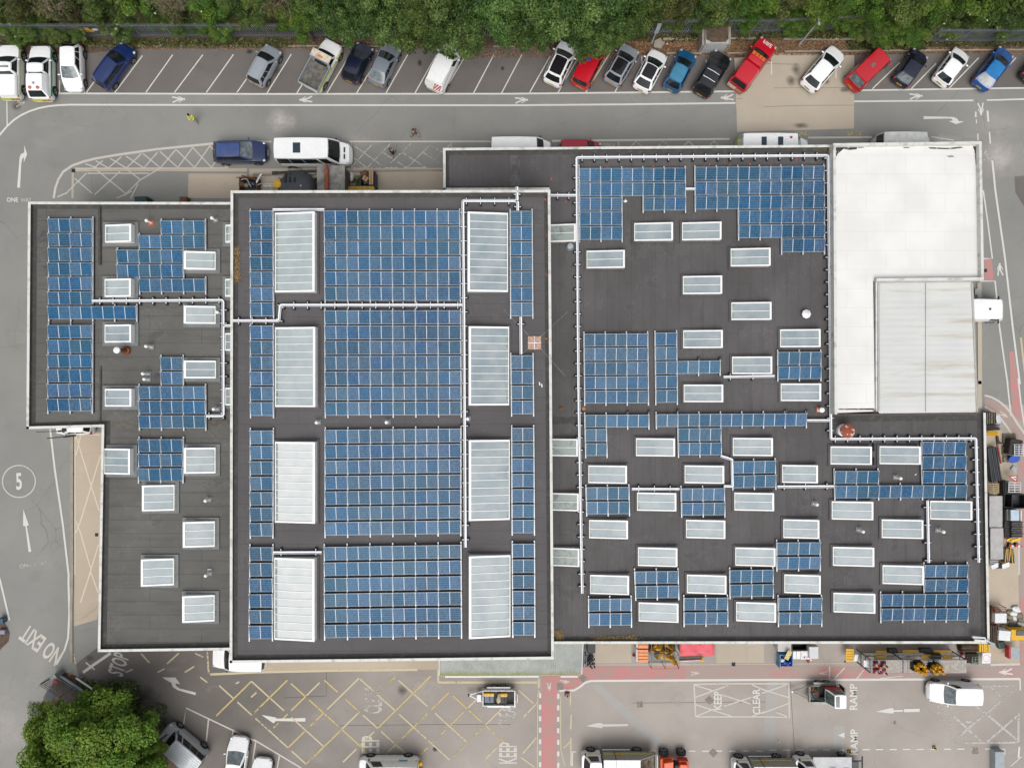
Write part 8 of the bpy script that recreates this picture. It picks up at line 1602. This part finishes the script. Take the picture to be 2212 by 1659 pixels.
load('dark_cage', 'dark netted cage beside the grey pallets', 'cage', r1, (965, 535), (1225, 855), 0, .9, M('dark_net', C(66, 64, 58), .8, 0, .3, 8), -.15, .12); frame('grey tube frame over the dark netted cage', r1, (1060, 640), (1240, 860), 1.1, GALV, 'metal_frame', True, 5)
c = P(r1(1110, 930), .7); t = thing('round_sign', 'round blue sign with a white arrow lying on a pallet', 'sign', (c.x, c.y, .35), .4); t.rotation_euler = (.55, -.1, -.3); mb = MB(); mb.lathe([(.45, -.015), (.45, .015)], (0, 0, 0), 0, 28); mb.build('disc', BLUES, t, 40); mb = MB(); mb.flat([(-.3, -.06), (.1, -.06), (.1, .06), (-.3, .06)], .02); mb.flat([(.08, -.16), (.32, 0), (.08, .16)], .022); mb.build('arrow', WHITES, t)
mb = MB(); mb.lathe([(.4, -.015), (.4, .015)], (0, 0, 0), 0, 28); o = mb.build('round_sign', BLUES, None, 40); o.location = P(r1(1045, 935), .5); o.rotation_euler = (.5, -.1, 0); tag(o, 'second round blue sign half hidden under the one with the arrow', 'sign')
load('glass_pane', 'pale glass-like panel lying on the path edge below the round blue sign', 'panel', r1, (1005, 1075), (1105, 1180), .1, .16, M('pale_panel', C(176, 192, 200), .3), -.6)
c = P(r1(1050, 1330), .9); t = thing('triangle_sign', 'red-bordered triangular warning sign leaning on a frame', 'sign', (c.x, c.y, .5)); tr = [P(r1(*p), .9) - P(r1(1050, 1330), .9) for p in ((925, 1272), (1125, 1255), (1112, 1408))]; cg = sum((Vector((q.x, q.y)) for q in tr), Vector((0, 0))) / 3
mb = MB(); mb.prism([(q.x, q.y) for q in tr], .37, .4); mb.build('red_border', REDS, t); mb = MB(); mb.flat([((Vector((q.x, q.y)) - cg) * .62 + cg).to_tuple() for q in tr], .404); mb.build('white_face', WHITES, t); mb = MB(); mb.box((cg.x + .03, cg.y, .408), (.2, .05, .004)); mb.box((cg.x + .08, cg.y - .06, .408), (.08, .06, .004)); mb.build('symbol', BLACK, t)
a, b = P(r1(545, 700), .6), P(r1(755, 1390), .6)
stack('beam_stack', 'stack of long black beams lying along the east wall', 'beams', r1, (560, 700), (760, 1385), .1, .55, 6, 'y', M('black_beam', C(72, 76, 80), .6, .1, .1), M('black_beam_b', C(60, 62, 66), .6, .1, .1), .02).rotation_euler = (0, 0, .14)
a, b = P(r1(705, 610), .5), P(r1(785, 1020), .5); d = b - a; mb = MB(); mb.box(d / 2, (d.length, .1, .12), 0, math.atan2(d.y, d.x)); o = mb.build('steel_beam', M('red_oxide', C(150, 72, 66), .8, 0, .15)); o.location = a; tag(o, 'red-brown beam lying beside the black beams', 'beam')
mb = MB(); mb.box((0, 0, .15), (.12, .75, .2)); mb.box((.1, -.3, .2), (.3, .15, .2)); o = mb.build('tow_bar', STEELD, None, None, .02); o.location = P(r1(695, 540)); o.rotation_euler = (0, 0, .12); tag(o, 'dark steel tow bar above the red-brown beam', 'bar')
frame('stack of dark tube frames below the triangular sign', r1, (945, 1400), (1185, 1600), .9, GALV, 'metal_frame', True, 4); stack('frame_stack', 'dark grey leaning frames left of the tube frames', 'frames', r1, (848, 1365), (940, 1630), 0, .8, 7, 'y', STEELD, BLACK)
skip('black plastic tub with a white cap beside the east path', r2, (845, 100), (1000, 370), .8, BLACK, BLACK, 'open_tub'); skip('black wire-topped tub at the east edge', r2, (1005, 110), (1300, 390), .9, BLACK, STEELD, 'open_tub')
def container(label, p0, p1):
    a, b = P(r2(*p0), 1.9), P(r2(*p1), 1.9); c = (a + b) / 2; lx, ly = abs(a.x - b.x), abs(a.y - b.y); t = thing('storage_unit', label, 'container', (c.x, c.y, 0)); mb = MB(); mb.box((0, 0, .93), (lx - .06, ly - .04, 1.86)); mb.build('walls', M('unit_wall', C(120, 128, 136), .6, .1), t)
    mb = MB(); n = 26
    for i in range(n): mb.box((0, -ly / 2 + ly * (i + .5) / n, 1.9), (lx, ly / n * .8, .06))
    mb.box((0, 0, 1.875), (lx, ly, .03)); mb.build('ribbed_roof', M('unit_roof', C(204, 202, 200), .7, 0, .08, 2), t)
container('pale ribbed-roof storage unit, northern of two by the east wall', (553, 142), (812, 766)); container('pale ribbed-roof storage unit, southern of two by the east wall', (572, 786), (830, 1412))
load('water_tank', 'pale blue-white tank with dark side straps at the east edge', 'tank', r2, (988, 420), (1160, 642), 0, 1.0, M('ice_blue', C(196, 216, 230), .4), 0, .04); load('white_panel', 'narrow white panel beside the pale blue-white tank', 'panel', r2, (1185, 432), (1208, 645), .3, 1.0, WHITES); stack('frame_stack', 'dark frames beside the pale blue-white tank', 'frames', r2, (880, 410), (985, 640), 0, .8, 4, 'y', STEELD, TIMBER)
stack('sign_stack', 'long stack of black-framed signs standing at the east edge', 'signs', r2, (1005, 655), (1230, 985), 0, .75, 14, 'x', M('sign_back_grey', C(120, 112, 110), .7, 0, .2, 5), BLACK, .04); stack('sign_stack', 'row of black sign feet left of the standing sign stack', 'signs', r2, (862, 660), (1000, 1000), 0, .5, 14, 'x', BLACK, STEELD, .03)
leaning('yellow sign, left of two below the standing sign stack', r2, (900, 990), (1000, 1048), .5, YEL, 'sign_board', None, .3, .3); leaning('yellow sign, right of two below the standing sign stack', r2, (985, 995), (1190, 1060), .55, YEL, 'sign_board', None, .3, .3)
cone(r2(930, 1115), 'red and white cone lying by the storage unit, left of two', .15, .9, (0, 1.35, -.3)); cone(r2(1060, 1112), 'red and white cone lying by the storage unit, right of two', .15, .9, (0, 1.35, -.3)); load('red_board', 'red and white board standing against the southern storage unit', 'sign', r2, (822, 888), (850, 1112), .2, 1.1, REDS)
stack('sign_stack', 'fan of dark and yellow signs below the southern storage unit path side', 'signs', r2, (850, 1190), (1050, 1470), 0, .5, 9, 'y', STEELD, SGNY, .12); load('steel_plate', 'grey plate lying beside the fan of signs', 'plate', r2, (985, 1340), (1090, 1480), .02, .06, GREYS, .3)
leaning('black and white board, left of two at the south end of the storage units', r2, (590, 1502), (735, 1605), .5, WHITES, 'sign_board', None, .3, .35); leaning('black and white board, right of two at the south end of the storage units', r2, (805, 1485), (960, 1595), .5, WHITES, 'sign_board', None, .3, .35); stack('sign_stack', 'stack of black boards between the two black and white boards', 'signs', r2, (700, 1500), (830, 1600), 0, .45, 7, 'x', STEELD, BLACK, .05); stack('sign_stack', 'leaning black and white boards just above the left board', 'signs', r2, (560, 1440), (740, 1500), 0, .6, 5, 'x', WHITES, BLACK, .04)
load('sign_post', 'tall grey box column near the bottom-right corner', 'post', t33, (1970, 1520), (2050, 1720), 0, .7, GREYS, 0, .03)
cone(t33(735, 1512), 'small yellow and brown cone beside the lower RAMP lettering', 0, .7, None, (YEL, SGNR), True, 'cone', 'small yellow cones'); cone(t33(1450, 1480), 'small yellow and black cone on the dashed line in the south-east', 0, .7, None, (YEL, BLACK), True, 'cone', 'small yellow cones')
load('small_box', 'small dark sign tab in the pavement by the east side red patch', 'box', t31, (1800, 830), (1830, 880), .1, .5, GREYS)
# ================================================================ PEOPLE
def person(label, foot, heading, joints, mats, hair, h=1.75, clothes=None):
    """joints: name -> (x right, y forward, z up) metres; one skinned body; hair and clothing are separate pieces"""
    c = P(foot); t = thing('person', label, 'person', (c.x, c.y, 0), heading); J = joints
    def skin(name, chains, mat, rad):
        vs, es, rs, idx = [], [], [], {}
        for ch in chains:
            for i, k in enumerate(ch):
                if k not in idx: idx[k] = len(vs); vs.append(J[k]); rs.append(rad[k])
                if i: es.append((idx[ch[i - 1]], idx[k]))
        me = bpy.data.meshes.new(name); me.from_pydata(vs, es, []); o = bpy.data.objects.new(name, me); col.objects.link(o); o.parent = t; m = o.modifiers.new('skin', 'SKIN'); me.skin_vertices.new() if not me.skin_vertices else None
        for i, r in enumerate(rs): me.skin_vertices[0].data[i].radius = (r, r)
        me.skin_vertices[0].data[0].use_root = True; s = o.modifiers.new('sub', 'SUBSURF'); s.levels = 1; s.render_levels = 2; me.materials.append(mat); return o
    body = [['pel', 'chest', 'neck', 'head', 'crown'], ['chest', 'shL', 'elL', 'wrL', 'haL'], ['chest', 'shR', 'elR', 'wrR', 'haR'], ['pel', 'hipL', 'knL', 'anL', 'toL'], ['pel', 'hipR', 'knR', 'anR', 'toR']]
    rad = dict(wst=.118, hem=.135, pel=.13, chest=.15, neck=.055, head=.092, crown=.075, shL=.062, shR=.062, elL=.045, elR=.045, wrL=.034, wrR=.034, haL=.03, haR=.03, hipL=.085, hipR=.085, knL=.06, knR=.06, anL=.042, anR=.042, toL=.036, toR=.036)
    skin('body', body, mats['skin'], rad); g = 1.14
    skin('top', [['hem', 'chest'], ['chest', 'shL'] + mats.get('slL', []), ['chest', 'shR'] + mats.get('slR', [])], mats['top'], {k: v * g + .008 for k, v in rad.items()})
    skin('trousers', [['wst', 'pel', 'hipL', 'knL'] + mats.get('lgL', []), ['pel', 'hipR', 'knR'] + mats.get('lgR', [])], mats['leg'], {k: v * 1.12 + .006 for k, v in rad.items()})
    for s in 'LR': a = Vector(J['an' + s]); b = Vector(J['to' + s]); mb = MB(); mb.tube([a + Vector((0, 0, -.01)), a.lerp(b, .4) + Vector((0, 0, -.01)), b], [.05, .05, .035], 0, 8); mb.build('shoe', mats['shoe'], t, 60)
    hd = Vector(J['head']).lerp(Vector(J['crown']), .55); mb = MB(); mb.blob(hd + Vector((0, -.025, .03)), (.1, .112, .1), 0, 12, 8, 1, .03); mb.build('hair', hair, t, 60)
    mb = MB(); f = Vector(J['head']) + Vector((0, .1, .02)); mb.blob(f, (.016, .03, .025), 0, 8, 5, 1, 0); mb.build('nose', SKIN, t, 60)
    for s in (-1, 1):
        mb = MB(); mb.blob(Vector(J['head']) + Vector((s * .034, .088, .045)), (.013, .01, .009), 0, 8, 5, 1, 0); mb.build('eye', BLACK, t, 60); mb = MB(); mb.blob(Vector(J['head']) + Vector((s * .095, .0, .03)), (.014, .025, .034), 0, 8, 5, 1, 0); mb.build('ear', SKIN, t, 60)
    mb = MB(); mb.box(Vector(J['head']) + Vector((0, .088, -.03)), (.045, .012, .012)); mb.build('mouth', TERRA, t, None, .003)
    for s in 'LR':                                   # five short fingers on each hand
        w_, h_ = Vector(J['wr' + s]), Vector(J['ha' + s]); d = (h_ - w_).normalized(); sd = d.cross(Vector((0, 1, 0))); sd = sd.normalized() if sd.length > .1 else Vector((1, 0, 0)); mb = MB()
        for i in range(4): b0 = h_ + sd * (.02 * (i - 1.5)); mb.tube([b0, b0 + d * (.04 + .006 * (i % 3)), b0 + d * .07 + Vector((0, .015, 0))], [.009, .008, .006], 0, 6)
        mb.tube([w_.lerp(h_, .6) + sd * .02, h_ + sd * .05 + d * .01], [.01, .008], 0, 6); mb.build('fingers', SKIN, t, 60)
    return t
def pose(step=.3, h=1.75, armL=(-.22, .15), armR=(.22, -.1), lean=.03, elb=.0):
    k = h / 1.75; J = dict(wst=(0, lean * .3, 1.04), hem=(0, 0, .92), pel=(0, 0, .93), chest=(0, lean, 1.28), neck=(0, lean * 1.6, 1.47), head=(0, lean * 2 + .02, 1.58), crown=(0, lean * 2 + .01, 1.7), shL=(-.18, lean, 1.38), shR=(.18, lean, 1.38), elL=(armL[0] - .03, armL[1] * .4, 1.1), elR=(armR[0] + .03, armR[1] * .4, 1.1),
             wrL=(armL[0], armL[1] + .06, .88), wrR=(armR[0], armR[1] + .06, .88), haL=(armL[0], armL[1] + .08, .8), haR=(armR[0], armR[1] + .08, .8), hipL=(-.09, 0, .88), hipR=(.09, 0, .88), knL=(-.1, step * .6 + .04, .5), knR=(.1, -step * .35 + .05, .5), anL=(-.1, step, .09), anR=(.1, -step, .12), toL=(-.1, step + .15, .04), toR=(.1, -step + .14, .05))
    return {n: tuple(v * k for v in p) for n, p in J.items()}
HV = M('hi_vis_yellow', C(214, 232, 40), .6, 0, .05); KH = M('khaki_cloth', C(170, 158, 140), .8, 0, .08); GRT = M('grey_brown_cloth', C(112, 104, 98), .85, 0, .08); NVT = M('navy_cloth', C(24, 34, 58), .85, 0, .1); HB = M('brown_hair', C(70, 50, 40), .7); HD = M('dark_hair', C(36, 34, 40), .7); SHO = M('black_shoe', (.015, .015, .016), .6)
a1 = fr(560, 340, 15.8); a2 = fr(1200, 380, 12.762)
jl = pose(.16, 1.78); jl.update(elL=(-.24, .12, 1.12), wrL=(-.08, .3, 1.08), haL=(-.02, .35, 1.06), elR=(.26, .1, 1.12), wrR=(.1, .3, 1.06), haR=(.05, .34, 1.04))
person('person in a hi-vis yellow jacket and khaki trousers walking on the north road', a1(960, 690), R_(180), jl, dict(skin=SKIN, top=HV, leg=KH, shoe=M('pale_boot', C(150, 142, 130), .7), slL=['elL', 'wrL'], slR=['elR', 'wrR'], lgL=['anL'], lgR=['anR']), HD)
jm = pose(.34, 1.75, (-.24, .2), (.24, -.2)); person('person in grey-brown clothes striding along the road with one arm forward', a2(1420, 660), R_(75), jm, dict(skin=SKIN, top=GRT, leg=GRT, shoe=SHO, slL=['elL'], slR=['elR']), HB)
jn = pose(.3, 1.78, (-.24, .15), (.26, -.12)); tn = person('person in navy top and shorts with a grey rucksack crossing the hatched kerb', a2(520, 1420), R_(-35), jn, dict(skin=SKIN, top=NVT, leg=NVT, shoe=SHO, slL=['elL'], slR=['elR']), M('light_brown_hair', C(120, 88, 66), .7))
c = tn.location; v_ = Vector((0, -.22, 1.2)); v_.rotate(Matrix.Rotation(R_(-35), 3, 'Z')); mb = MB(); mb.blob((0, 0, 0), (.15, .1, .22), 0, 12, 8, 2, .05); mb.tube([(-.1, .08, .2), (-.11, .26, .16)], .02); mb.tube([(.1, .08, .2), (.11, .26, .16)], .02); o = mb.build('rucksack', M('grey_rucksack', C(140, 146, 156), .7), None, 60); o.location = c + v_; o.rotation_euler = (0, 0, R_(-35)); tag(o, 'grey rucksack on the back of the person in navy', 'bag')
